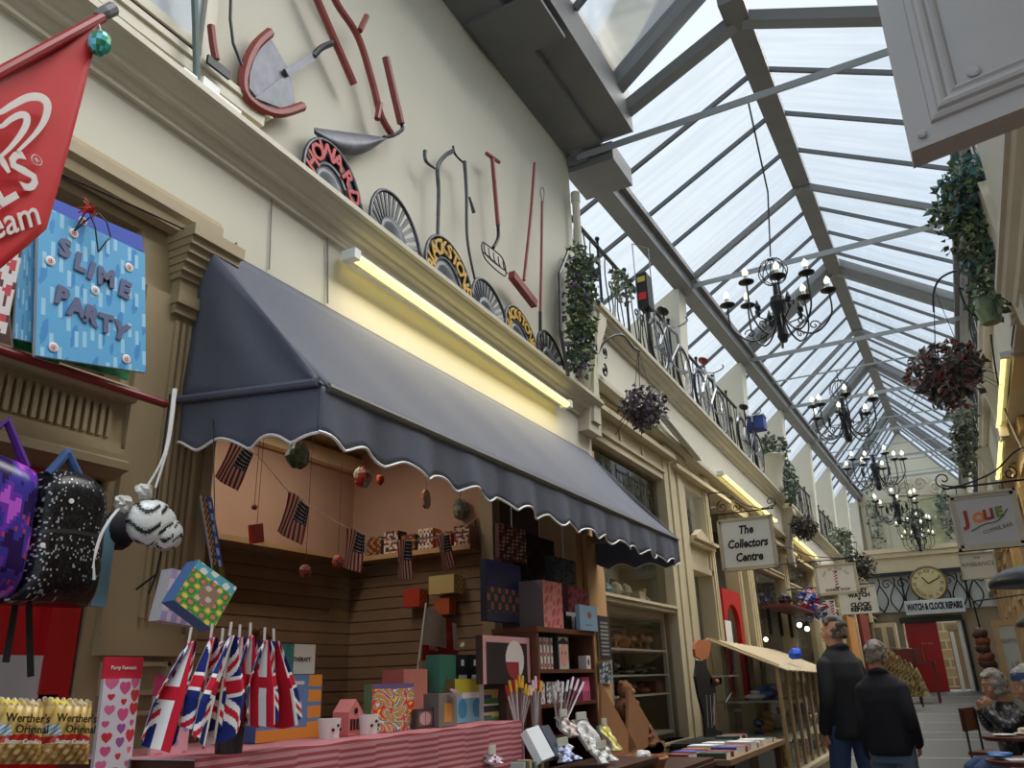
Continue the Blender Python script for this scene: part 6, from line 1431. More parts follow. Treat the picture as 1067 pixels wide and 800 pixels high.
# red door, open side with stone yard beyond
m = MB(); m.box(dx0, dx1, YW - .02, YW + .04, f, zdt); m.box(dx0 + .15, dx0 + .3, YW - .03, YW - .02, zdt - .4, zdt - .3); dd = struct('door_5', m, DOORRED)
txt('lettering', 'fire exit', .09, V((dx0 + dx1) / 2 + .08, YW - .03, f + 1.2), XV, ZV, mat('pale_ink', S(216, 150, 150), .5), dd, .001)
bk = bpy.data.materials.new('rubble_stone'); bk.use_nodes = True; n_ = bk.node_tree; bs = n_.nodes['Principled BSDF']; br = n_.nodes.new('ShaderNodeTexBrick'); tcx = n_.nodes.new('ShaderNodeTexCoord'); mpx = n_.nodes.new('ShaderNodeMapping'); mpx.inputs['Rotation'].default_value = (math.pi / 2, 0, 0)
br.inputs['Scale'].default_value = 1.0; br.inputs['Color1'].default_value = (*S(150, 132, 100), 1); br.inputs['Color2'].default_value = (*S(110, 92, 66), 1); br.inputs['Mortar'].default_value = (*S(170, 160, 140), 1); br.inputs['Mortar Size'].default_value = .02
n_.links.new(tcx.outputs['Object'], mpx.inputs['Vector']); n_.links.new(mpx.outputs['Vector'], br.inputs['Vector']); n_.links.new(br.outputs['Color'], bs.inputs['Base Color']); MATS['rubble_stone'] = bk
m = MB(); m.box(dx1 - 1, dx2 + 1.6, YW + 2.4, YW + 2.6, 0, 4.4); struct('wall_back', m, bk)
t = thing('gate_post', 'weathered square stone post seen through the open end doorway', 'post', (dx1 + .34, YW + 1.6, f)); m = MB(); m.box(dx1 + .22, dx1 + .48, YW + 1.4, YW + 1.7, 0, f + 1.55); m.build('shaft', mat('mossy_stone', S(110, 98, 74), .9, noise=.2, nscale=6), t); m = MB(); m.box(dx1 + .19, dx1 + .51, YW + 1.37, YW + 1.73, f + 1.55, f + 1.7); m.build('cap', mat('mossy_stone'), t)
m = MB(); m.box(-5, 3.2, YW + .3, YW + 3, f - .05, f); struct('floor', m, mat('yard_flags', S(120, 114, 100), .9, noise=.2))
m = MB(); m.box(dx2 - .05, dx2 + .05, YW - .06, YW + .3, f, zdt); m.box(dx2 - .25, dx2 - .16, YW - .9, YW - .85, f, zdt - .3); trim(m, WHITE)
m = MB(); m.box(dx2 + .08, dx2 + .14, YW - .1, YW, f, zdt); trim(m, BLACK)
# coats, cupboard and small table by the far left
t = thing('coat_rack', 'rack of camouflage pattern coats hanging at the far left end', 'clothes rack', (PY(945, 700, 21).x, 21, fz(21)))
a, b = PY(922, 682, 21), PY(966, 727, 21)
m = MB(); m.tube([(a.x, 21, fz(21)), (a.x, 21, a.z + .15), (b.x - .1, 20.8, a.z + .1), (b.x - .1, 20.8, fz(21))], .02, 6); m.build('rail', IRON2, t)
CAMO = [S(146, 128, 88), S(110, 94, 62), S(176, 158, 116), S(84, 74, 52)]
for k in range(5):
    x = a.x + .12 + k * .11; tt = thing('camouflage_coat', 'sandy camouflage coat on the rack at the far left end', 'coat', (x, 20.9 - k * .05, b.z), 'camouflage coats on the rack'); tt['label'] = 'sandy camouflage coat on the far rack, %s from the left' % ORDN[k]
    m = MB(); m.grid(lambda u, v: V(x + (u - .5) * (.16 + .34 * v), 20.9 - k * .13 - .05 * math.sin(math.pi * u) + .03 * math.sin(9 * u + k), a.z + .06 - k * .09 - v * (a.z - b.z - .35)), 24, 34, rnd(CAMO, k + 2, 4), (0, .03, 0)); m.build('coat', CLOTH, tt)
t = thing('cupboard', 'cream glazed cupboard standing against the far left end', 'cupboard', (PY(925, 690, 23).x, 23, fz(23)))
a, b = PY(908, 650, 23), PY(940, 690, 23)
m = MB(); m.box(a.x, b.x, 22.9, 23.5, fz(23), a.z); m.build('body', CR3, t)
for k in range(2): w = (b.x - a.x) / 2; m = MB(); m.box(a.x + .06 + k * w, a.x + w - .06 + k * w, 22.88, 22.9, b.z + .1, a.z - .1); m.build('door', mat('dull_glass', S(120, 116, 100), .2), t)
t = thing('side_table', 'small dark red table in front of the red end door', 'table', (PY(965, 715, 22).x, 22, fz(22)))
a = PY(950, 690, 22); b = PY(975, 694, 22); m = MB(); m.box(a.x, b.x, 21.8, 22.3, a.z - .04, a.z); m.build('top', mat('dark_red_table', S(110, 36, 30), .4), t)
for x in (a.x + .05, b.x - .05):
    for y in (21.85, 22.25): m = MB(); m.box(x - .025, x + .025, y - .025, y + .025, fz(y), a.z - .04); m.build('leg', mat('dark_red_table'), t)
m = MB(); m.box(a.x - .35, b.x - .2, 21.9, 22.2, a.z + .001, a.z + .3); m.top('wooden_box', mat('dark_red_table'), 'dark reddish box on the small table by the end door', 'box')
# ================= hanging signs =================
def bracket(x0, x1, y, z, label, sgn=1, h=.16):
    """wrought iron arm: x0 at the wall, x1 the free end"""
    t = thing('sign_bracket', label, 'bracket', (x0, y, z)); d = 1 if x1 > x0 else -1; L = abs(x1 - x0)
    m = MB(); m.tube([(x0, y, z), (x1, y, z)], .007, 6); m.tube([(x0, y, z - .02), (x0, y, z + h * 1.5)], .008, 6); m.build('arm', IRON, t)
    m = MB(); m.tube(cr([(x0, y, z + h * 1.4), (x0 + d * L * .3, y, z + h * 1.25), (x0 + d * L * .55, y, z + h * .45), (x0 + d * L * .85, y, z + .01), (x1, y, z + .03)]), .006, 5); spiral(m, V(x1 - d * .02, y, z + h * .4), h * .35, 1.2, -1.57, XV, ZV, .005, 18, d)
    spiral(m, V(x0 + d * L * .2, y, z + h * .45), h * .4, 1.5, 1.57, XV, ZV, .005, 20, 1); spiral(m, V(x0 + d * L * .42, y, z + h * .32), h * .28, 1.5, 1.57, XV, ZV, .005, 20, -1); m.build('scroll', IRON, t); return t
def hangers(t, xs, y, z0, z1):
    for x in xs: m = MB(); m.tube([(x, y, z0), (x, y, z1)], .003, 4); m.build('hanger', IRON, t)
def sign_px(pts, y):
    P = [PY(*p, y) for p in pts]; return min(P[0].x, P[3].x) * .5 + (P[0].x + P[3].x) * .25, (P[1].x + P[2].x) / 2, (P[2].z + P[3].z) / 2, (P[0].z + P[1].z) / 2
y = 8.0; x0, x1, z0, z1 = sign_px(((748, 541), (805, 537), (811, 590), (753, 597)), y)
t = board('hanging_sign', 'square white framed sign reading The Collectors Centre', x0, x1, y, z0, z1, .035)
for k, s in enumerate(('The', 'Collectors', 'Centre')): txt('lettering', s, .112, V((x0 + x1) / 2, y - .003, z1 - .12 - k * .13), XV, ZV, INK, t, .001, 'CENTER', .22, .004, sx=.80)
hangers(t, (x0 + .08, x1 - .08), y + .015, z1, z1 + .06); bracket(-2.0, x1 + .02, y + .015, z1 + .06, 'black scrolled bracket carrying the collectors sign')
y = 10.0; x0, x1, z0, z1 = sign_px(((848, 590), (890, 585), (897, 617), (852, 622)), y)
t = board('hanging_sign', 'white framed sign with a red striped barber pole', x0, x1, y, z0, z1, .03)
cx = (x0 + x1) / 2; cz_ = (z0 + z1) / 2
RB = mat('barber_red', S(190, 30, 36), .5); BR2 = mat('brown_ink', S(110, 80, 56), .5)
def pole_art(t, cx, y, cz_, s):
    m = MB(); m.box(cx - .018 * s, cx + .018 * s, y - .003, y, cz_ - .09 * s, cz_ + .09 * s); m.build('pole', mat('art_white', S(240, 240, 240), .5), t)
    for k in range(5): 
        z = cz_ - .075 * s + k * .033 * s; m = MB(); m.prism([(cx - .018 * s, y - .004, z), (cx + .018 * s, y - .004, z + .018 * s), (cx + .018 * s, y - .004, z + .034 * s), (cx - .018 * s, y - .004, z + .016 * s)], (0, -.001, 0)); m.build('stripe', RB, t)
    m = MB(); m.box(cx - .026 * s, cx + .026 * s, y - .004, y, cz_ + .088 * s, cz_ + .1 * s); m.box(cx - .026 * s, cx + .026 * s, y - .004, y, cz_ - .1 * s, cz_ - .088 * s); m.build('pole_cap', INK, t)
pole_art(t, cx, y - .002, cz_, .95)
for k, ch in enumerate('CUT TO YOUR CUT'):
    a = math.radians(150 - k * 120 / 14); up = V(math.cos(a), 0, math.sin(a)); 
    if ch != ' ': txt('lettering', ch, .035, V(cx, y - .002, cz_ - .02) + V(up.x * .15, 0, up.z * .14), V(up.z, 0, -up.x), up, BR2, t, .001)
txt('lettering', 'BARBER SHOP', .042, V(cx, y - .002, z0 + .055), XV, ZV, BR2, t, .001, 'CENTER', 0, .001)
hangers(t, (x0 + .08, x1 - .08), y + .015, z1, z1 + .05); bracket(-2.0, x1 + .02, y + .015, z1 + .05, 'black scrolled bracket carrying the barber sign')
y = 11.6; x0, x1, z0, z1 = sign_px(((870, 613), (911, 608), (917, 638), (884, 640)), y)
t = board('hanging_sign', 'plain white sign with black lettering for watch and clock repairs, behind the barber sign', x0, x1, y, z0, z1, .02, frm=WHITE)
for k, s in enumerate(('HALEY', 'WATCH', '&', 'CLOCK', 'REPAIRS')): txt('lettering', s, .07, V((x0 + x1) / 2 + .02, y - .003, z1 - .06 - k * (z1 - z0 - .1) / 4.2), XV, ZV, INK, t, .001, 'CENTER', 0, .004)
m = MB(); m.tube([(-2.0, y + .02, z1 + .02), (x1, y + .02, z1 + .02)], .008, 5); m.build('arm', IRON, t)
y = 11.0; a = PY(860, 625, 12.6); b = PY(872, 645, 12.6)
t = board('hanging_sign', 'small white board with red striped barber pole below the framed barber sign', a.x, b.x, 12.6, b.z, a.z, .01, mould=False); pole_art(t, (a.x * .3 + b.x * .7), 12.598, (a.z + b.z) / 2, 1.2)
m = MB(); m.tube([(-2.05, 12.61, a.z - .02), (b.x, 12.61, a.z - .02)], .01, 5); m.build('arm', IRON, t)
y = 10.6; 
# ================= right side =================
XR = .62
m = MB(); m.box(XR, .95, -1, 4.9, 3.42, 5.2); struct('wall_right', m, CREAM)
m = MB(); ext_y(m, [(XR, 3.52), (XR - .12, 3.52), (XR - .12, 3.48), (XR - .1, 3.47), (XR - .09, 3.44), (XR - .06, 3.41), (XR - .05, 3.38), (XR - .02, 3.36), (XR, 3.3)], -1, 4.7, -.1); trim(m, STONEC)
m = MB(); m.box(XR, .95, -1, 5.0, 2.5, 3.45); struct('wall_right', m, CREAM)
m = MB(); m.box(XR + .05, .95, -1, 4.6, 0, 2.5); struct('wall_right', m, mat('warm_timber', S(186, 156, 112), .5, noise=.12))
m = MB(); m.prism([(XR + .1, 4.95, 4.2), (XR + .1, 4.66, 3.5), (XR + .1, 4.5, 3.3), (XR + .1, 4.55, 3.1), (XR + .1, 4.75, 3.2), (XR + .1, 4.95, 3.5), (XR + .1, 5.15, 4.2)], (-.14, 0, 0)); trim(m, STONEC)
XN = XR; XR = .75
def czr(y): return 4.55 - .033 * (y - 5.3)
def sweepr(prof, y0, y1, mt, nm=None):
    m = MB(); ext_y(m, [(x, z + czr(y0)) for x, z in prof], y0, y1, czr(y1) - czr(y0)); return struct(nm, m, mt) if nm else trim(m, mt)
sweepr([(XR + .3, 0), (XR - .1, 0), (XR - .1, -.04), (XR - .07, -.07), (XR - .06, -.1), (XR - .03, -.13), (XR + .3, -.13)], 5.0, YE, STONEC)
sweepr([(XR + .3, -.72), (XR, -.72), (XR, -.12), (XR + .3, -.12)], 5.0, YE, CREAM, 'wall_right')
m = MB(); m.box(2.1, 2.2, 4.9, YE, 3.8, 4.6); m.box(XR + .2, 2.1, 4.9, YE, 3.75, 3.8); struct('wall_right', m, CREAM)
for y in trusses[1:]:
    m = MB(); zt = pur_z(y); m.prism([(2.1, y - .13, 3.6), (XR + .06, y - .13, 4.2), (XR + .06, y - .13, zt - .06), (2.1, y - .13, zt - .5)], (0, .26, 0)); struct('wall_right', m, CREAM)
m = MB()
for i in range(10): m.box(XR, 1.2, 5 + 2 * i, 7 + 2 * i, czr(5 + 2 * i) - .75, czr(5 + 2 * i) - .71)
struct('ceiling', m, CR3)
WT = mat('warm_timber')
m = MB(); m.box(1.0, 1.05, 4.6, YE, 0, 3.5); struct('wall_right', m, mat('warm_shop_back', S(190, 160, 116), .7, noise=.1))
for i in range(11):
    y = 5.0 + i * 1.85; w = .26; m = MB(); m.box(XR + .12, XR + .24, y, y + w, fz(y), czr(y) - .74); m.box(XR + .1, XR + .12, y + .05, y + w - .05, fz(y) + .3, czr(y) - 1.0); m.box(XR + .08, XR + .245, y - .02, y + w + .02, czr(y) - .86, czr(y) - .735); trim(m, WT)
    if i < 10:
        m = MB(); m.box(XR + .14, XR + .22, y + w, y + 1.85, fz(y), fz(y) + .7); m.box(XR + .14, XR + .22, y + w, y + 1.85, 2.5, 2.62); m.box(XR + .14, XR + .22, y + w, y + 1.85, czr(y) - .95, czr(y) - .74); trim(m, WT)
        WN[0] += 1; m = MB(); m.poly([(XR + .2, y + w, fz(y) + .7), (XR + .2, y + 1.85, fz(y) + .7), (XR + .2, y + 1.85, 2.5), (XR + .2, y + w, 2.5)]); struct('window_%d' % WN[0], m, WING)
# upright panels catching light above the coffee sign
for y in (6.0, 9.0, 12.0, 15.5): corbel(XR, y, czr(y) - .14, .7, -1)
a = PX(1046, 365, XR - .05); b = PX(1038, 428, XR - .05)
batten(XR - .05, a.y, czr(a.y) - .70, b.y, czr(b.y) - .70, 'lit strip light under the right hand cornice', group=None, en=3, face=-1)
for i, (y0, y1) in enumerate(((9.5, 11.3), (13.5, 15.3))): batten(XR - .02, y0, czr(y0) - .7, y1, czr(y1) - .7, 'strip light farther along the right hand cornice, ' + ('nearer' if i == 0 else 'farther') + ' of two', group=None, en=3, face=-1)
for i, (a, b) in enumerate(secs): railing(XR - .0, a + .05, b, czr((a + b) / 2), 'black iron railing on the right hand cornice, ' + ['nearest', 'second', 'third', 'fourth', 'fifth', 'sixth', 'farthest'][i] + ' section', 'right balcony railings')
# ivy and basket on the right
random.seed(41)
yb_ = 5.2
t = thing('ivy_planter', 'big blue green trailing ivy planter on the right hand railing', 'hanging plant', PY(1015, 300, yb_))
m = MB()
for (px, py, ex, ez, n, cols) in ((1012, 190, .20, .13, 420, GRN + TEAL * 3), (1012, 215, .24, .15, 420, GRN + TEAL + [S(150, 150, 90), S(96, 80, 100)]), (1020, 245, .2, .16, 320, GRN + [S(150, 150, 100)]), (1028, 280, .14, .18, 240, GRN + TEAL), (1030, 310, .1, .14, 120, GRN + [S(140, 160, 130)]), (996, 225, .16, .06, 60, GRN + TEAL)):
    leaves(m, PY(px, py, yb_), (ex, .25, ez), n, .055, cols, None, .5)
m.build('foliage', LEAF, t)
m = MB(); m.lathe(PY(1030, 322, yb_), [(.05, -.09), (.075, 0), (.07, .06)], 14); m.build('glass_jar', mat('jar_green', S(120, 140, 110), .2), t)
m = MB(); 
for k in range(5): m.tube(cr([tuple(PY(1008 + k * 5, 140, yb_ + .2)), tuple(PY(1018 + k * 6, 180, yb_)), tuple(PY(1030 + k * 4, 260, yb_ + .2))]), .004, 4)
m.build('vine_stem', mat('grey_vine', S(150, 146, 140), .7), t)
yb3 = 6.8; c = PY(986, 388, yb3); RBC = [S(104, 80, 76), S(150, 70, 64), S(96, 92, 86), S(80, 82, 90), S(180, 146, 144), S(118, 100, 108), S(84, 112, 96), S(140, 132, 122)]
hk = PY(973, 300, yb3)
basket(c, .27, hk, 'hanging basket of dark red and purple foliage on the right', RBC, n=800)
t = thing('plant_bracket', 'black hooped iron bracket carrying the red and purple basket on the right', 'bracket', PY(1022, 325, yb3))
m = MB(); m.tube(cr([tuple(PY(p[0], p[1], yb3)) for p in ((973, 325), (973, 305), (980, 290), (998, 282), (1012, 287), (1011, 305), (1000, 300), (1008, 322), (1022, 331), (1036, 328))]), .009, 6); m.build('arm', IRON, t)
m = MB(); c2 = PY(1004, 440, 10.5); leaves(m, c2, (.12, .3, .45), 240, .09, [S(130, 140, 120), S(90, 100, 88), S(160, 166, 150)], None, .5); leaves(m, PY(1003, 470, 10.5), (.1, .3, .35), 140, .08, [S(60, 70, 60), S(110, 120, 100)], None, .5); m.top('hanging_plant', LEAF, 'pale trailing plant on the right balcony above the coffee bar sign', 'hanging plant')
m = MB(); pts = [tuple(PX(*p, XR - .02)) for p in ((1030, 332), (1040, 400), (1052, 440), (1066, 470))]; m.tube(cr(pts), .008, 5); m.top('black_cable', BLACK, 'black cable looping down the right wall past the strip light', 'cable')
# coffee bar sign
y = 6.0; x0, x1, z0, z1 = sign_px(((987, 518), (1058, 507), (1070, 566), (1000, 577)), y)
t = board('hanging_sign', 'large white framed coffee bar sign with a red, orange and green logo', x0, x1, y, z0, z1, .035, fc=mat('sign_grey_white', S(196, 194, 194), .5))
cx = (x0 + x1) / 2; cz_ = (z0 + z1) / 2
cols = [('J', S(160, 40, 34), -.115, .125, .02), ('O', S(230, 130, 60), -.045, .085, .018), ('L', S(170, 50, 40), .005, .085, .03), ('I', S(150, 40, 40), .035, .085, .036), ('E', S(120, 140, 50), .075, .085, .042)]
UX = V(1, 0, .10); WZ = V(-.10, 0, 1)
for i, (ch, col, dx, s, dz) in enumerate(cols): txt('logo_letter', ch, s, V(cx + dx, y - .003, cz_ + dz), UX, WZ, mat('logo_%d' % i, col, .5), t, .001, 'CENTER', .1, .005)
m = MB(); m.tube(cr([(cx - .10, y - .004, cz_ - .06), (cx - .02, y - .004, cz_ - .025), (cx + .06, y - .004, cz_ - .01), (cx + .13, y - .004, cz_ + .06)]), [.003] * 24 + [.001], 5); m.build('leaf_swash', mat('logo_green', S(60, 110, 60), .5), t)
txt('lettering', 'COFFEE BAR', .032, V(cx + .05, y - .003, cz_ - .058), V(1, 0, .22), V(-.22, 0, 1), BR2, t, .001)
hangers(t, (x0 + .06, x1 - .06), y + .015, z1, z1 + .05)
bracket(XR, x0 - .02, y + .015, z1 + .05, 'black scrolled bracket carrying the coffee bar sign')
y = 9.0; x0, x1, z0, z1 = sign_px(((998, 578), (1034, 573), (1041, 600), (1004, 606)), y)
t = board('hanging_sign', 'small cream sign with grey lettering below the coffee bar sign', x0, x1, y, z0, z1, .015, fc=mat('sign_cream', S(206, 204, 194), .5))
txt('lettering', 'THE', .035, V((x0 + x1) / 2, y - .003, z1 - .05), XV, ZV, mat('grey_ink', S(120, 116, 110), .5), t, .001); txt('lettering', 'AMBIANCE', .058, V((x0 + x1) / 2, y - .003, z1 - .11), XV, ZV, mat('grey_ink'), t, .001, 'CENTER', .2)
m = MB(); m.tube([(x0, y + .01, z1 + .02), (XR + .1, y + .01, z1 + .02)], .006, 5); m.build('arm', IRON, t)
# ---------------- large panelled sign corner overhead ----------------
ys = 1.8; A0 = PY(950, 158, ys)
UXs = (PY(1067, 112, ys) - A0); 
rv = V(1, -.11, .10).normalized(); uv = V(-.12, 0, 1).normalized(); uv = (PY(915, 0, ys) - A0); uv.y = 0; uv.normalize()
rv = (PY(1067, 112, ys) - A0); rv = V(rv.x, 0, rv.z).normalized(); nn = V(0, -1, 0)
GS = mat('grey_white_sign_paint', S(186, 184, 182), .5, noise=.05, nscale=6, bump=.1)
t = thing('hanging_sign', 'big grey white panelled sign jutting out overhead at the top right', 'sign', A0)
def SP(a, b, o=0): return A0 + rv * a + uv * b + nn * o
Wd, Hd = .52, .8
def sbox(m, a0, a1, b0, b1, o0, o1): m.prism([SP(a0, b0, o0), SP(a1, b0, o0), SP(a1, b1, o0), SP(a0, b1, o0)], nn * (o1 - o0))
m = MB(); sbox(m, 0, Wd, 0, Hd, -.075, 0); m.build('panel', GS, t)
m = MB(); ringp = ((.050, 0), (.052, .010), (.060, .014), (.066, .014), (.070, .024), (.078, .027), (.086, .024), (.094, .012), (.100, .012), (.106, .018), (.112, .014), (.118, .002), (.118, 0))
k0 = len(m.v)
for (a, o) in ringp: m.v += [SP(a, a, o), SP(Wd - a, a, o), SP(Wd - a, Hd - a, o), SP(a, Hd - a, o)]
for i in range(len(ringp) - 1):
    for j in range(4): m.face([k0 + i * 4 + j, k0 + i * 4 + (j + 1) % 4, k0 + i * 4 + 4 + (j + 1) % 4, k0 + i * 4 + 4 + j])
m.build('moulding', GS, t)
for (a, b, r) in ((.028, .030, .010), (.155, .135, .014), (.40, .135, .014), (.49, .03, .01)):
    m = MB(); m.lathe(SP(a, b, .003), [(r, 0), (r, .006), (r * .6, .009)], 14, None, nn); m.build('bolt_cap', GS, t, smooth=False)
m = MB(); m.beam(SP(Wd - .02, .1, -.04), (XN + .02, ys + .04, SP(Wd, .1).z), .04, .04); m.beam(SP(Wd - .02, .6, -.04), (XN + .02, ys + .04, SP(Wd, .6).z), .04, .04); m.build('wall_arm', GREYP, t)
# ---------------- black lamp shades by the cafe ----------------
for k, (px, py, y, r, lab) in enumerate(((1075, 601, 2.6, .145, 'large dark grey domed lamp shade at the right edge'), (1088, 645, 3.2, .13, 'lower dark lamp shade tip at the right edge below the dome'))):
    c = PY(px + 19, py + 2, y); t = thing('lamp', lab, 'lamp', c)
    m = MB(); m.lathe(c, [(r, -.012), (r * 1.0, .0), (r * .9, .016), (r * .7, .030), (r * .35, .042), (.02, .048), (.015, .03), (r * .9, -.006)], 36); m.build('shade', mat('charcoal_enamel', S(52, 56, 60), .35), t, smooth=True)
    m = MB(); m.tube([c + V(0, 0, .045), c + V(.02, 0, .12), c + V(XN - c.x + .06, .02, .18)], .008, 6); m.build('arm', IRON, t)
# glazed door leaf with etched lettering and leather goods on the right
xg = XR + .06
t = thing('glazed_door', 'pale oak door leaf with frosted lettered glass standing open on the right', 'door', (.5, 9.6, fz(9.6)))
P4 = [PY(1032, 646, 9.4), PY(1058, 642, 9.4), PY(1084, 745, 9.4), PY(1052, 738, 9.4)]
x0, x1 = P4[0].x, P4[1].x + .02; z1 = P4[0].z; z0 = fz(9.4)
for q in ((x0, x0 + .05, z0, z1), (x1 - .05, x1, z0, z1), (x0, x1, z1 - .06, z1), (x0, x1, z0, z0 + .25)): e = .004 if q[1] - q[0] > .06 else 0; m = MB(); m.box(q[0] + e, q[1] - e, 9.4 + e, 9.44 - e, q[2] + e, q[3] - e); m.build('stile', SH, t)
m = MB(); m.box(x0 + .05, x1 - .05, 9.415, 9.425, z0 + .25, z1 - .06); m.build('frosted_glass', mat('frosted_white', S(190, 194, 190), .4), t)
txt('lettering', 'GIFTS', .05, V((x0 + x1) / 2, 9.41, z1 - .2), XV, ZV, mat('grey_ink'), t, .001); txt('lettering', '17', .08, V((x0 + x1) / 2, 9.41, z1 - .42), XV, ZV, mat('grey_ink'), t, .001)
t = thing('leather_goods', 'string of brown and russet leather bags hanging beside the oak door leaf', 'bags', PY(1028, 700, 11))
random.seed(8)
for k in range(7):
    c = PY(1021 + k * 2.2, 660 + k * 8, 11.0); m = MB(); m.ball(c, .085, 10, sc=(1, .8, .8), jit=.25); m.build('bag', mat('leather_%d' % (k % 2), S(110, 58, 38) if k % 2 else S(64, 36, 28), .5), t, smooth=True)
m = MB(); a = PY(1018, 645, 11); m.tube([a + V(0, 0, .2), PY(1036, 712, 11)], .01, 5); m.tube([a + V(0, 0, .2), V(XR + .1, 11, a.z + .25)], .01, 5); m.build('cord', BLACK, t)
# ================= people =================
SKIN = mat('skin', S(206, 156, 130), .55, noise=.06, nscale=20)
JEANS = mat('blue_denim_cloth', S(62, 88, 128), .85, noise=.12, nscale=40, bump=.2); JEANL = mat('faded_denim_cloth', S(104, 124, 148), .85, noise=.12, nscale=40, bump=.2)
def remesh(mb, name, mt, parent, vox=.012, it=3, colfn=None):
    tmp = mb.build(name + '_tmp', mt, None, smooth=True)
    md = tmp.modifiers.new('r', 'REMESH'); md.mode = 'VOXEL'; md.voxel_size = vox; md.use_smooth_shade = True
    sm = tmp.modifiers.new('s', 'SMOOTH'); sm.iterations = it; sm.factor = .5
    bpy.context.view_layer.update()
    me = bpy.data.meshes.new_from_object(tmp.evaluated_get(bpy.context.evaluated_depsgraph_get()))
    bpy.data.objects.remove(tmp)
    o0 = V(parent.location)
    for v in me.vertices: v.co = v.co - o0
    me.materials.clear(); me.materials.append(mt)
    me.polygons.foreach_set('use_smooth', [True] * len(me.polygons))
    if colfn:
        if 'Col' in me.color_attributes: me.color_attributes.remove(me.color_attributes['Col'])
        at = me.color_attributes.new('Col', 'FLOAT_COLOR', 'POINT'); buf = []
        for v in me.vertices: buf += [*colfn(v.co + o0), 1.0]
        at.data.foreach_set('color', buf)
    o = bpy.data.objects.new(name, me); COL.objects.link(o); o.parent = parent; return o
def limb(m, pts, rr, n=14):
    pts = cr([tuple(p) for p in pts], 6); N = len(pts); K = len(rr) - 1; R = []
    for i in range(N):
        t_ = i / (N - 1) * K; k = min(K - 1, int(t_)); R.append(rr[k] + (rr[k + 1] - rr[k]) * (t_ - k))
    m.tube(pts, R, n); m.ball(pts[0], R[0], 12); m.ball(pts[-1], R[-1], 12)
def loft(m, rings, n=24):
    """rings: (centre, half-width vector, half-depth vector)"""
    k = len(m.v)
    for c, a, b in rings:
        for j in range(n):
            t_ = 2 * math.pi * j / n; m.v.append(V(c) + V(a) * math.copysign(abs(math.cos(t_)) ** .85, math.cos(t_)) + V(b) * math.sin(t_))
    for i in range(len(rings) - 1):
        for j in range(n): m.face([k + i * n + j, k + i * n + (j + 1) % n, k + (i + 1) * n + (j + 1) % n, k + (i + 1) * n + j])
    m.face([k + j for j in range(n)][::-1]); m.face([k + (len(rings) - 1) * n + j for j in range(n)])
def hand(m, w, d, up, s=1.0, curl=.5, side=1):
    """palm from wrist w pointing along d; up = back of the hand; five fingers"""
    d = V(d).normalized(); up = V(up); up = (up - d * up.dot(d)).normalized(); sd = d.cross(up) * side
    pc = w + d * .05 * s
    m.obox(pc, d * .045 * s, sd * .038 * s, up * .013 * s); m.ball(w, .026 * s, 10)
    for k, (o, L) in enumerate(((-.028, .062), (-.010, .074), (.010, .070), (.028, .056))):
        b = w + d * .09 * s + sd * o * s; q = (d * math.cos(curl * .7) - up * math.sin(curl * .7)); r = (d * math.cos(curl * 1.9) - up * math.sin(curl * 1.9))
        m.tube([b - d * .02 * s, b, b + q * L * .5 * s, b + q * L * .5 * s + r * L * .5 * s], [.0095 * s, .0095 * s, .0088 * s, .007 * s], 8)
    b = w + d * .03 * s - sd * .03 * s; q = (d * .6 - sd * .8).normalized(); m.tube([b, b + q * .035 * s, b + q * .035 * s + (d * .9 - sd * .1 - up * .3).normalized() * .03 * s], [.012 * s, .0105 * s, .008 * s], 8)
def head(m, c, fwd, s=1.0, up=(0, 0, 1)):
    """face geometry; c = head centre"""
    f = V(fwd).normalized(); u = V(up); u = (u - f * u.dot(f)).normalized(); l = u.cross(f)
    def P(a, b, d): return c + (l * a + u * b + f * d) * s
    k = 24; ax = MB()
    def ell(cc, r, sc):
        kk = len(m.v); n = 16; mm = 10
        for i in range(mm + 1):
            t_ = math.pi * i / mm
            for j in range(n):
                a = 2 * math.pi * j / n; m.v.append(cc + (l * math.sin(t_) * math.cos(a) * sc[0] + f * math.sin(t_) * math.sin(a) * sc[1] + u * math.cos(t_) * sc[2]) * r * s)
        for i in range(mm):
            for j in range(n): m.face([kk + i * n + j, kk + (i + 1) * n + j, kk + (i + 1) * n + (j + 1) % n, kk + i * n + (j + 1) % n])
    ell(P(0, .02, -.01), .095, (.82, 1.02, 1.0)); ell(P(0, -.045, .02), .07, (.82, .95, 1.05)); ell(P(0, -.095, .045), .03, (1.1, .8, .7))
    ell(P(0, -.012, .092), .016, (.8, 1.0, 1.9)); ell(P(0, -.034, .103), .015, (1.15, .9, .8)); ell(P(0, .03, .075), .03, (1.9, .6, .5))
    ell(P(0, -.062, .083), .02, (1.3, .6, .35)); ell(P(0, -.072, .081), .018, (1.2, .6, .4))
    for sg in (-1, 1): ell(P(sg * .082, -.015, -.012), .03, (.3, .75, 1.1)); ell(P(sg * .045, -.03, .055), .03, (1, .8, .9))
    return P
def face_parts(t, P, s=1.0):
    for sg in (-1, 1):
        m = MB(); m.ball(P(sg * .032, .004, .076), .010 * s, 10); m.build('eye', mat('eye_white', S(225, 220, 214), .3), t); m = MB(); m.ball(P(sg * .032, .003, .0825), .006 * s, 8); m.build('iris', mat('eye_dark', S(50, 40, 34), .3), t)
        m = MB(); m.tube([P(sg * .018, .024, .088), P(sg * .034, .029, .084), P(sg * .048, .023, .072)], .003 * s, 5); m.build('eyebrow', mat('grey_brow', S(140, 134, 128), .8), t)
    m = MB(); m.tube([P(-.022, -.066, .092), P(0, -.064, .1), P(.022, -.066, .092)], .0025 * s, 5); m.build('mouth', mat('lip', S(160, 96, 88), .5), t)
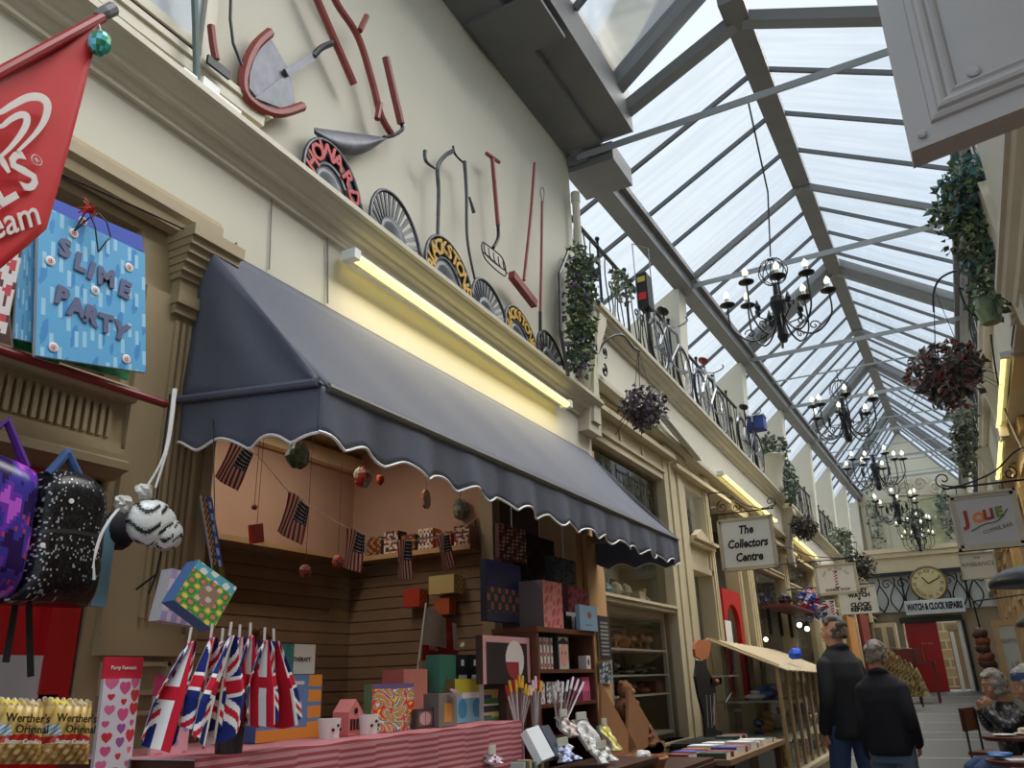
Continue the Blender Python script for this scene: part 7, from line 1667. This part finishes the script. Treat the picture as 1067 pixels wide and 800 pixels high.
def hair(t, P, s, colA, colB, shape='short', seed=1):
    random.seed(seed); m = MB()
    for i in range(60):
        for j in range(1):
            a = random.uniform(0, 2 * math.pi); ph = random.uniform(0, 1.25) if shape != 'bob' else random.uniform(0, 1.75)
            x = math.sin(ph) * math.cos(a); y = math.sin(ph) * math.sin(a); z = math.cos(ph)
            if y > .45 and z < .62: continue
            m.ball(P(x * .079, .022 + z * .095, -.014 + y * .094), (.026 if shape != 'bob' else .032) * s, 6, jit=.1)
    if shape == 'short' or shape == 'bald':
        for i in range(40):
            a = random.uniform(math.pi, 2 * math.pi); zz = random.uniform(-.05, .03); m.ball(P(.075 * math.cos(a), zz, -.012 + .09 * math.sin(a)), .018 * s, 6)
    if shape == 'bob':
        for i in range(50):
            a = random.uniform(math.pi * .82, 2 * math.pi * 1.09); zz = random.uniform(-.08, .05); m.ball(P(.082 * math.cos(a), zz, -.012 + .092 * math.sin(a)), .024 * s, 6)
        for i in range(10): m.ball(P(random.uniform(-.05, .05), random.uniform(.07, .09), random.uniform(.04, .075)), .02 * s, 6)
    return remesh(m, 'hair', mat('hair_%d' % seed, colA, .8, noise=.35, nscale=90, bump=.8), t, .009 * s, 1)
def stander(name_label, base, H, face, coat, trous, haircol, arms, lean=0, shoe=S(50, 44, 40), coat_len=.86, stride=.12, hs='short', seed=1, coat_w=1.0):
    b = V(base); s = H / 1.75; t = thing('person', name_label, 'person', b)
    f = V(face[0], face[1], 0).normalized(); l = V(-f.y, f.x, 0)       # body facing, left side
    def P(a, z, d=0): return b + l * a * s + V(0, 0, z * s) + f * (d + lean * max(0, z - .9)) * s
    hd = V(face[2], face[3], 0).normalized() if len(face) > 2 else f
    body = MB(); hc = P(0, 1.63, .02); HP = head(body, hc, hd, s)
    limb(body, [P(0, 1.40, -.01), P(0, 1.54, .0)], [.062 * s, .055 * s]); loft(body, [(P(0, .95), l * .15 * s, f * .10 * s), (P(0, 1.15), l * .14 * s, f * .10 * s), (P(0, 1.35), l * .17 * s, f * .11 * s), (P(0, 1.43), l * .12 * s, f * .08 * s)])
    A = {}
    for sg, (el, wr, hdn) in arms.items():
        sh = P(sg * .18 * coat_w, 1.37); e = P(*el); w = P(*wr); limb(body, [sh, e, w], [.045 * s, .038 * s, .026 * s]); hand(body, w, V(w - e) + V(0, 0, 0), l * sg, s, .8, sg); A[sg] = (sh, e, w)
    feet = {}
    for sg in (-1, 1):
        k = P(sg * .10, .48, stride * sg * .5 + .03); a = P(sg * .10, .08, stride * sg); hp = P(sg * .09, .90); limb(body, [hp, k, a], [.07 * s, .05 * s, .035 * s]); limb(body, [a, P(sg * .10, .04, stride * sg + .14)], [.035 * s, .03 * s]); feet[sg] = (hp, k, a)
    remesh(body, 'body', SKIN, t, .009 * s, 1); face_parts(t, HP, s); hair(t, HP, s, haircol, haircol, hs, seed)
    tr = MB(); loft(tr, [(P(0, .80), l * .17 * s, f * .115 * s), (P(0, .93), l * .175 * s, f * .13 * s), (P(0, 1.03), l * .16 * s, f * .12 * s)])
    for sg in (-1, 1): hp, k, a = feet[sg]; limb(tr, [hp, k, a + V(0, 0, .02)], [.098 * s, .075 * s, .062 * s])
    remesh(tr, 'trousers', trous, t, .012 * s, 1)
    for sg in (-1, 1):
        a = feet[sg][2]; sm = MB(); limb(sm, [P(sg * .10, .045, stride * sg - .05), P(sg * .10, .04, stride * sg + .06), P(sg * .10, .035, stride * sg + .17)], [.045 * s, .045 * s, .036 * s]); remesh(sm, 'shoe', mat('shoe_leather', shoe, .5), t, .01 * s, 1)
    co = MB(); cw = coat_w
    loft(co, [(P(0, coat_len), l * .215 * cw * s, f * .15 * s), (P(0, coat_len + .04), l * .225 * cw * s, f * .16 * s), (P(0, 1.10), l * .215 * cw * s, f * .155 * s), (P(0, 1.28), l * .225 * cw * s, f * .155 * s), (P(0, 1.38), l * .215 * cw * s, f * .135 * s), (P(0, 1.45), l * .14 * s, f * .10 * s), (P(0, 1.50), l * .08 * s, f * .078 * s)])
    for sg in arms:
        sh, e, w = A[sg]; limb(co, [sh + V(0, 0, -.01), e, e + (w - e) * .93], [.074 * s, .062 * s, .050 * s])
    limb(co, [P(-.05, 1.49, .05), P(-.06, 1.50, -.04), P(0, 1.515, -.07), P(.06, 1.50, -.04), P(.05, 1.49, .05)], [.022 * s, .026 * s, .028 * s, .026 * s, .022 * s])
    remesh(co, 'jacket', coat, t, .012 * s, 2); return t, P
y1 = 8.35; hx = PY(868, 650, y1); H1 = PY(868, 645, y1).z + .02 - fz(y1)
t, _ = stander('taller person in a long dark jacket, head turned left towards the showcase', (hx.x - .0, y1, fz(y1)), H1, (-.75, .75, -1, .30), mat('charcoal_jacket', S(34, 36, 42), .8, noise=.15, nscale=12, bump=.3), JEANS, S(104, 100, 96),
    {1: ((.20, 1.10, -.03), (.205, .86, .05), 0), -1: ((-.20, 1.10, -.02), (-.19, .88, .08), 0)}, seed=3, coat_len=.80, coat_w=.80)
y2 = 7.75; hx2 = PY(908, 683, y2); H2 = PY(905, 671, y2).z + .02 - fz(y2)
t, _ = stander('shorter person in a navy jacket and faded jeans walking away', (hx2.x + .03, y2, fz(y2)), H2, (.10, 1), mat('navy_jacket', S(26, 26, 38), .85, noise=.15, nscale=12, bump=.3), JEANL, S(150, 144, 136),
    {1: ((.175, 1.08, -.04), (.175, .84, .04), 0), -1: ((-.19, 1.10, -.05), (-.18, .93, .16), 0)}, seed=4, lean=.04, coat_w=.80, coat_len=.86, shoe=S(60, 50, 44))
# seated people at the cafe tables
def sitter(label, base, yaw, s, coatm, trm, haircol, arms, seed, seat=.46, hs='bob', colfn=None, headf=None, lean=.12, legs=True):
    b = V(base); t = thing('person', label, 'person', b); f = V(math.cos(yaw), math.sin(yaw), 0); l = V(-f.y, f.x, 0)
    def P(a, z, d=0): return b + l * a * s + V(0, 0, z * s) + f * (d + lean * max(0, z - .5)) * s
    z0 = seat / s
    hd = V(*headf).normalized() if headf else f
    body = MB(); hc = P(0, z0 + .76, .05); HP = head(body, hc, hd, s); limb(body, [P(0, z0 + .52), P(0, z0 + .66, .02)], [.058 * s, .052 * s]); loft(body, [(P(0, z0 + .03), l * .15 * s, f * .11 * s), (P(0, z0 + .3), l * .14 * s, f * .1 * s), (P(0, z0 + .52), l * .15 * s, f * .1 * s)])
    A = []
    for sg, el, wr, hdir in arms: sh = P(sg * .17, z0 + .48); e = P(*el); w = P(*wr); limb(body, [sh, e, w], [.042 * s, .036 * s, .025 * s]); hand(body, w, hdir, l * sg + V(0, 0, .3), s * .95, 1.0, sg); A.append((sh, e, w))
    L = []
    for sg in (-1, 1): hp = P(sg * .09, z0 + .04, 0); k = P(sg * .11, z0 + .06, .42); a = P(sg * .11, .09, .40); L.append((sg, hp, k, a)); limb(body, [hp, k, a], [.07 * s, .052 * s, .035 * s]); limb(body, [a, a + f * .13 * s + V(0, 0, -.04)], [.035 * s, .03 * s])
    remesh(body, 'body', SKIN, t, .009 * s, 1); face_parts(t, HP, s); hair(t, HP, s, haircol, haircol, hs, seed)
    tr = MB(); loft(tr, [(P(0, z0 - .02), l * .17 * s, f * .14 * s), (P(0, z0 + .1), l * .17 * s, f * .14 * s), (P(0, z0 + .2), l * .15 * s, f * .12 * s)])
    for sg, hp, k, a in L: limb(tr, [hp, k, a + V(0, 0, .02)], [.095 * s, .078 * s, .06 * s])
    remesh(tr, 'trousers', trm, t, .012 * s, 1)
    for sg, hp, k, a in L: sm = MB(); limb(sm, [a + V(0, 0, -.045 * s) - f * .04 * s, a + V(0, 0, -.05 * s) + f * .16 * s], [.042 * s, .036 * s]); remesh(sm, 'shoe', mat('shoe_leather'), t, .01, 1)
    co = MB(); loft(co, [(P(0, z0 + .02), l * .2 * s, f * .16 * s), (P(0, z0 + .2), l * .205 * s, f * .165 * s), (P(0, z0 + .38), l * .205 * s, f * .155 * s), (P(0, z0 + .5), l * .19 * s, f * .13 * s), (P(0, z0 + .58), l * .10 * s, f * .09 * s), (P(0, z0 + .62), l * .08 * s, f * .08 * s)])
    for sh, e, w in A: limb(co, [sh, e, e + (w - e) * .9], [.08 * s, .066 * s, .05 * s])
    remesh(co, 'jacket', coatm, t, .011 * s, 1, colfn); return t, P
def chair(loc, yaw, label, grp='cafe chairs', h=.45):
    t = thing('cafe_chair', label, 'chair', loc, grp); b = V(loc); f = V(math.cos(yaw), math.sin(yaw), 0); l = V(-f.y, f.x, 0); RW_ = mat('dark_red_wood', S(96, 42, 34), .4); 
    m = MB(); m.obox(b + V(0, 0, h - .02), f * .2, l * .2, V(0, 0, .018)); m.build('seat', RW_, t)
    m = MB(); m.obox(b - f * .2 + V(0, 0, h + .32), f * .012, l * .2, V(0, 0, .12)); m.build('backrest', RW_, t)
    for sf in (-1, 1):
        for sl in (-1, 1): m = MB(); p = b + f * .18 * sf + l * .18 * sl; m.tube([p, p + V(0, 0, h - .03 if sf > 0 else h + .42) ], .014, 6); m.build('leg', IRON2, t)
    return t
py_ = 9.0; hp_ = PY(1036, 711, py_)
fl = 0.0
def puffer(p):
    r = math.sin(p.x * 95 + p.z * 31) * math.sin(p.z * 88 - p.y * 40) * math.sin(p.y * 77 + p.x * 50)
    return S(150, 150, 158) if r > .42 else (S(72, 72, 84) if r > .2 else S(30, 30, 40))
PUF = mat('puffer_fabric', None, .4)
sx_ = hp_.x + .06; seat_h = hp_.z - .76 - .02
seat_h = .50
bx_, by_ = hp_.x + .13, py_
t, P = sitter('seated person in a black speckled padded jacket, hands raised to the mouth', (bx_, by_, 0), math.radians(200), (hp_.z) / (seat_h + .76 + .0) if False else 1.0, PUF, JEANS, S(172, 168, 164),
    [(1, (.19, 1.0, .12), (.05, 1.135, .20), (.35, 0, 1)), (-1, (-.19, 1.0, .12), (-.04, 1.13, .21), (.35, 0, 1))], 11, seat=hp_.z - .78, colfn=puffer, headf=(-1, -.4, -.18))
sh_ = hp_.z - .78
chair((bx_ + .02, by_, 0), math.radians(200), 'dark red cafe chair under the person in the speckled padded jacket', None, sh_ - .0)
cq = PY(1026, 735, 11); chair((cq.x, 11, fz(11)), math.radians(-20), 'empty dark red cafe chair beyond the person in the speckled jacket', None, .45)
h2 = PY(1068, 711, 7.0)
t, P = sitter('seated person with a blue cap and grey coat at the right edge', (h2.x + .17, 7.0, 0), math.radians(185), 1.0, mat('grey_wool_coat', S(110, 106, 106), .9), JEANS, S(196, 192, 186), [(1, (.2, .88, .16), (.10, .80, .30), (-1, 0, 0)), (-1, (-.2, .88, .16), (-.1, .80, .30), (-1, 0, 0))], 12, seat=h2.z - .78, headf=(-1, -.1, -.1))
m = MB(); hc2 = P(0, (h2.z - .78) + .76, .05); m.lathe(hc2 + V(0, 0, .035), [(.098, 0), (.1, .03), (.095, .05), (.04, .055)], 20); m.build('cap', mat('blue_cap', S(70, 90, 140), .8), t)
t2z = PY(1045, 765, 5.0).z
chair((h2.x + .20, 7.0, 0), math.radians(185), 'dark red cafe chair at the right edge under the person in the grey coat', None, h2.z - .80)
h3 = V(.36, 4.55, 0)
# cafe table with plates, pencil hand and blue packet
tz2 = PY(1050, 767, 7.9).z
tcx = PY(1062, 768, 7.95).x
t = thing('cafe_table', 'round edged dark red cafe table at the right edge with white plates', 'table', (tcx, 7.95, 0))
m = MB(); m.lathe((tcx, 7.95, tz2 - .03), [(.24, 0), (.26, .01), (.26, .03), (.0, .03)], 28); m.build('table_top', mat('dark_red_wood'), t)
m = MB(); m.tube([(tcx, 7.95, 0), (tcx, 7.95, tz2 - .03)], .025, 8); m.lathe((tcx, 7.95, 0), [(.2, 0), (.18, .02), (.03, .04)], 20); m.build('pedestal', IRON, t)
for dx, dy, r, lab in ((-.10, -.06, .085, 'white plate at the passage side of the cafe table'), (.05, .10, .08, 'white plate with food at the wall side of the cafe table')):
    m = MB(); m.lathe((tcx + dx, 7.95 + dy, tz2 + .001), [(r * .5, 0), (r, .014), (r * .95, .016), (r * .4, .004)], 22); m.top('plate', WHITE, lab, 'plate')
c = V(tcx + .05, 8.05, tz2 + .02); random.seed(6)
m = MB(); m.ball(c + V(0, 0, .015), .045, 10, sc=(1, 1, .5), colfn=lambda i, j: random.choice([S(236, 226, 210), S(226, 190, 160), S(240, 236, 230)]), jit=.3); m.top('sandwich', PR, 'pale half eaten sandwich on the farther plate', 'food')
m = MB(); c = PY(1042, 786, 6.2); m.ball(c, .05, 12, sc=(1.5, 1.6, .35), jit=.2); m.top('blue_bag', mat('blue_packet', S(40, 110, 190), .4), 'bright blue bag on the nearer table at the bottom right', 'bag')
t = thing('cafe_table', 'nearer cafe table at the bottom right corner with a blue bag and papers', 'table', (c.x + .16, 6.2, 0))
m = MB(); m.lathe((c.x + .16, 6.2, c.z - .05), [(.24, 0), (.25, .025), (0, .025)], 26); m.build('table_top', mat('dark_red_wood'), t); m = MB(); m.tube([(c.x + .16, 6.2, 0), (c.x + .16, 6.2, c.z - .05)], .025, 8); m.lathe((c.x + .16, 6.2, 0), [(.2, 0), (.18, .02), (.03, .04)], 20); m.build('pedestal', IRON, t)
m = MB(); m.obox((c.x + .12, 6.08, c.z - .018), (.09, .02, 0), (-.015, .07, 0), (0, 0, .004)); m.top('paper', WHITE, 'white papers on the nearer cafe table', 'papers')
# ================= chandeliers =================
CB = mat('frosted_bulb', S(246, 240, 214), .3, emit=.9)
def chandelier(c, s, label, ztie, n=8, dense=1, rot=.2, chain=True):
    c = V(c); t = thing('chandelier', label, 'chandelier', c + V(0, 0, -.35 * s), 'wrought iron chandeliers')
    m = MB(); m.lathe(c, [(.03 * s, -.36 * s), (.05 * s, -.30 * s), (.035 * s, -.2 * s), (.06 * s, -.05 * s), (.075 * s, .02 * s), (.06 * s, .08 * s), (.03 * s, .1 * s), (.02 * s, .22 * s)], 12); m.build('stem', IRON, t)
    m = MB()
    for k in range(5):
        a = math.pi * k / 5; d = V(math.cos(a), math.sin(a), 0); m.tube([c + V(0, 0, .34 * s) + (d * math.cos(b) + ZV * math.sin(b)) * .13 * s for b in [i * math.pi / 10 for i in range(21)]], .005 * s, 4, cap=False)
    m.build('cage', IRON, t)
    if chain:
        m = MB(); m.tube([c + V(0, 0, .47 * s), V(c.x, c.y, ztie)], .006, 5); 
        z = c.z + .5 * s
        while z < ztie: m.ball((c.x, c.y, z), .011, 5); z += .055
        m.build('chain', IRON, t)
    for k in range(n):
        a = rot + 2 * math.pi * k / n; d = V(math.cos(a), math.sin(a), 0); R = (.44 if k % 2 == 0 else .36) * s; zt = (.06 if k % 2 == 0 else .14) * s
        m = MB(); m.tube(cr([tuple(c + d * .03 * s + V(0, 0, -.05 * s)), tuple(c + d * .10 * s + V(0, 0, -.24 * s)), tuple(c + d * R * .62 + V(0, 0, -.31 * s)), tuple(c + d * R * .97 + V(0, 0, -.16 * s)), tuple(c + d * R + V(0, 0, zt))]), .0085 * s, 5)
        spiral(m, c + d * R * .62 + V(0, 0, -.24 * s), .05 * s, 1.2, 0, d, ZV, .006 * s, 14); arm = m.build('arm', IRON, t)
        p = c + d * R + V(0, 0, zt)
        m = MB(); m.lathe(p, [(.02 * s, -.01 * s), (.068 * s, .01 * s), (.07 * s, .018 * s), (.02 * s, .012 * s)], 14); m.build('drip_pan', IRON, arm)
        m = MB(); m.tube([p, p + V(0, 0, .075 * s)], .02 * s, 8); m.build('candle_sleeve', mat('candle_white', S(206, 202, 188), .5), arm)
        m = MB(); m.lathe(p + V(0, 0, .07 * s), [(.012 * s, 0), (.028 * s, .03 * s), (.026 * s, .05 * s), (.003 * s, .085 * s)], 10); m.build('bulb', CB, arm, smooth=True)
    for k in range(4):      # fleur finials
        a = rot + .4 + math.pi / 2 * k; d = V(math.cos(a), math.sin(a), 0); p = c + d * .2 * s + V(0, 0, -.12 * s); m = MB(); m.lathe(p, [(.01 * s, 0), (.02 * s, .03 * s), (.012 * s, .06 * s), (.028 * s, .10 * s), (.002 * s, .17 * s)], 8)
        for sg in (-1, 1): m.tube(cr([tuple(p + V(0, 0, .05 * s)), tuple(p + d.cross(ZV) * sg * .045 * s + V(0, 0, .08 * s)), tuple(p + d.cross(ZV) * sg * .04 * s + V(0, 0, .04 * s))]), .008 * s, 4)
        m.tube([p, c + V(0, 0, -.2 * s)], .007 * s, 4); m.build('fleur_finial', IRON, t)
    return t
y = 7.0; c = PY(811, 318, y); tie_y = 4.9
tb = chandelier(c, 1.0, 'largest and nearest chandelier, high in the middle under the glass roof', pur_z(7) + .0, 8, chain=False)
m = MB(); m.tube([PY(780, 108, 4.95), PY(800, 200, 5.9), c + V(0, 0, .5)], .007, 5); 
m.build('chain', IRON, tb)
# a tie above each chandelier carries its chain

specs = [((880, 432), 12.0, 1.12, 'second chandelier from the near end, lower right of the largest one'), ((912, 488), 15.5, 1.1, 'third chandelier from the near end, beside the top of the end wall'), ((934, 527), 18.0, 1.05, 'fourth chandelier, hanging in front of the crest on the end wall'), ((952, 548), 20.0, .85, 'fifth chandelier, small against the mural, left of the farthest'), ((957, 562), 21.7, .8, 'farthest and lowest chandelier in front of the end wall mural')]
for (px, y, s, lab) in specs:
    c = PY(*px, y); chandelier(c, s, lab, pur_z(y), 8, rot=y)
    m = MB(); m.beam((PXL, y, pur_z(y)), (PXR, y, pur_z(y)), .012, .02); trim(m, GREYL)
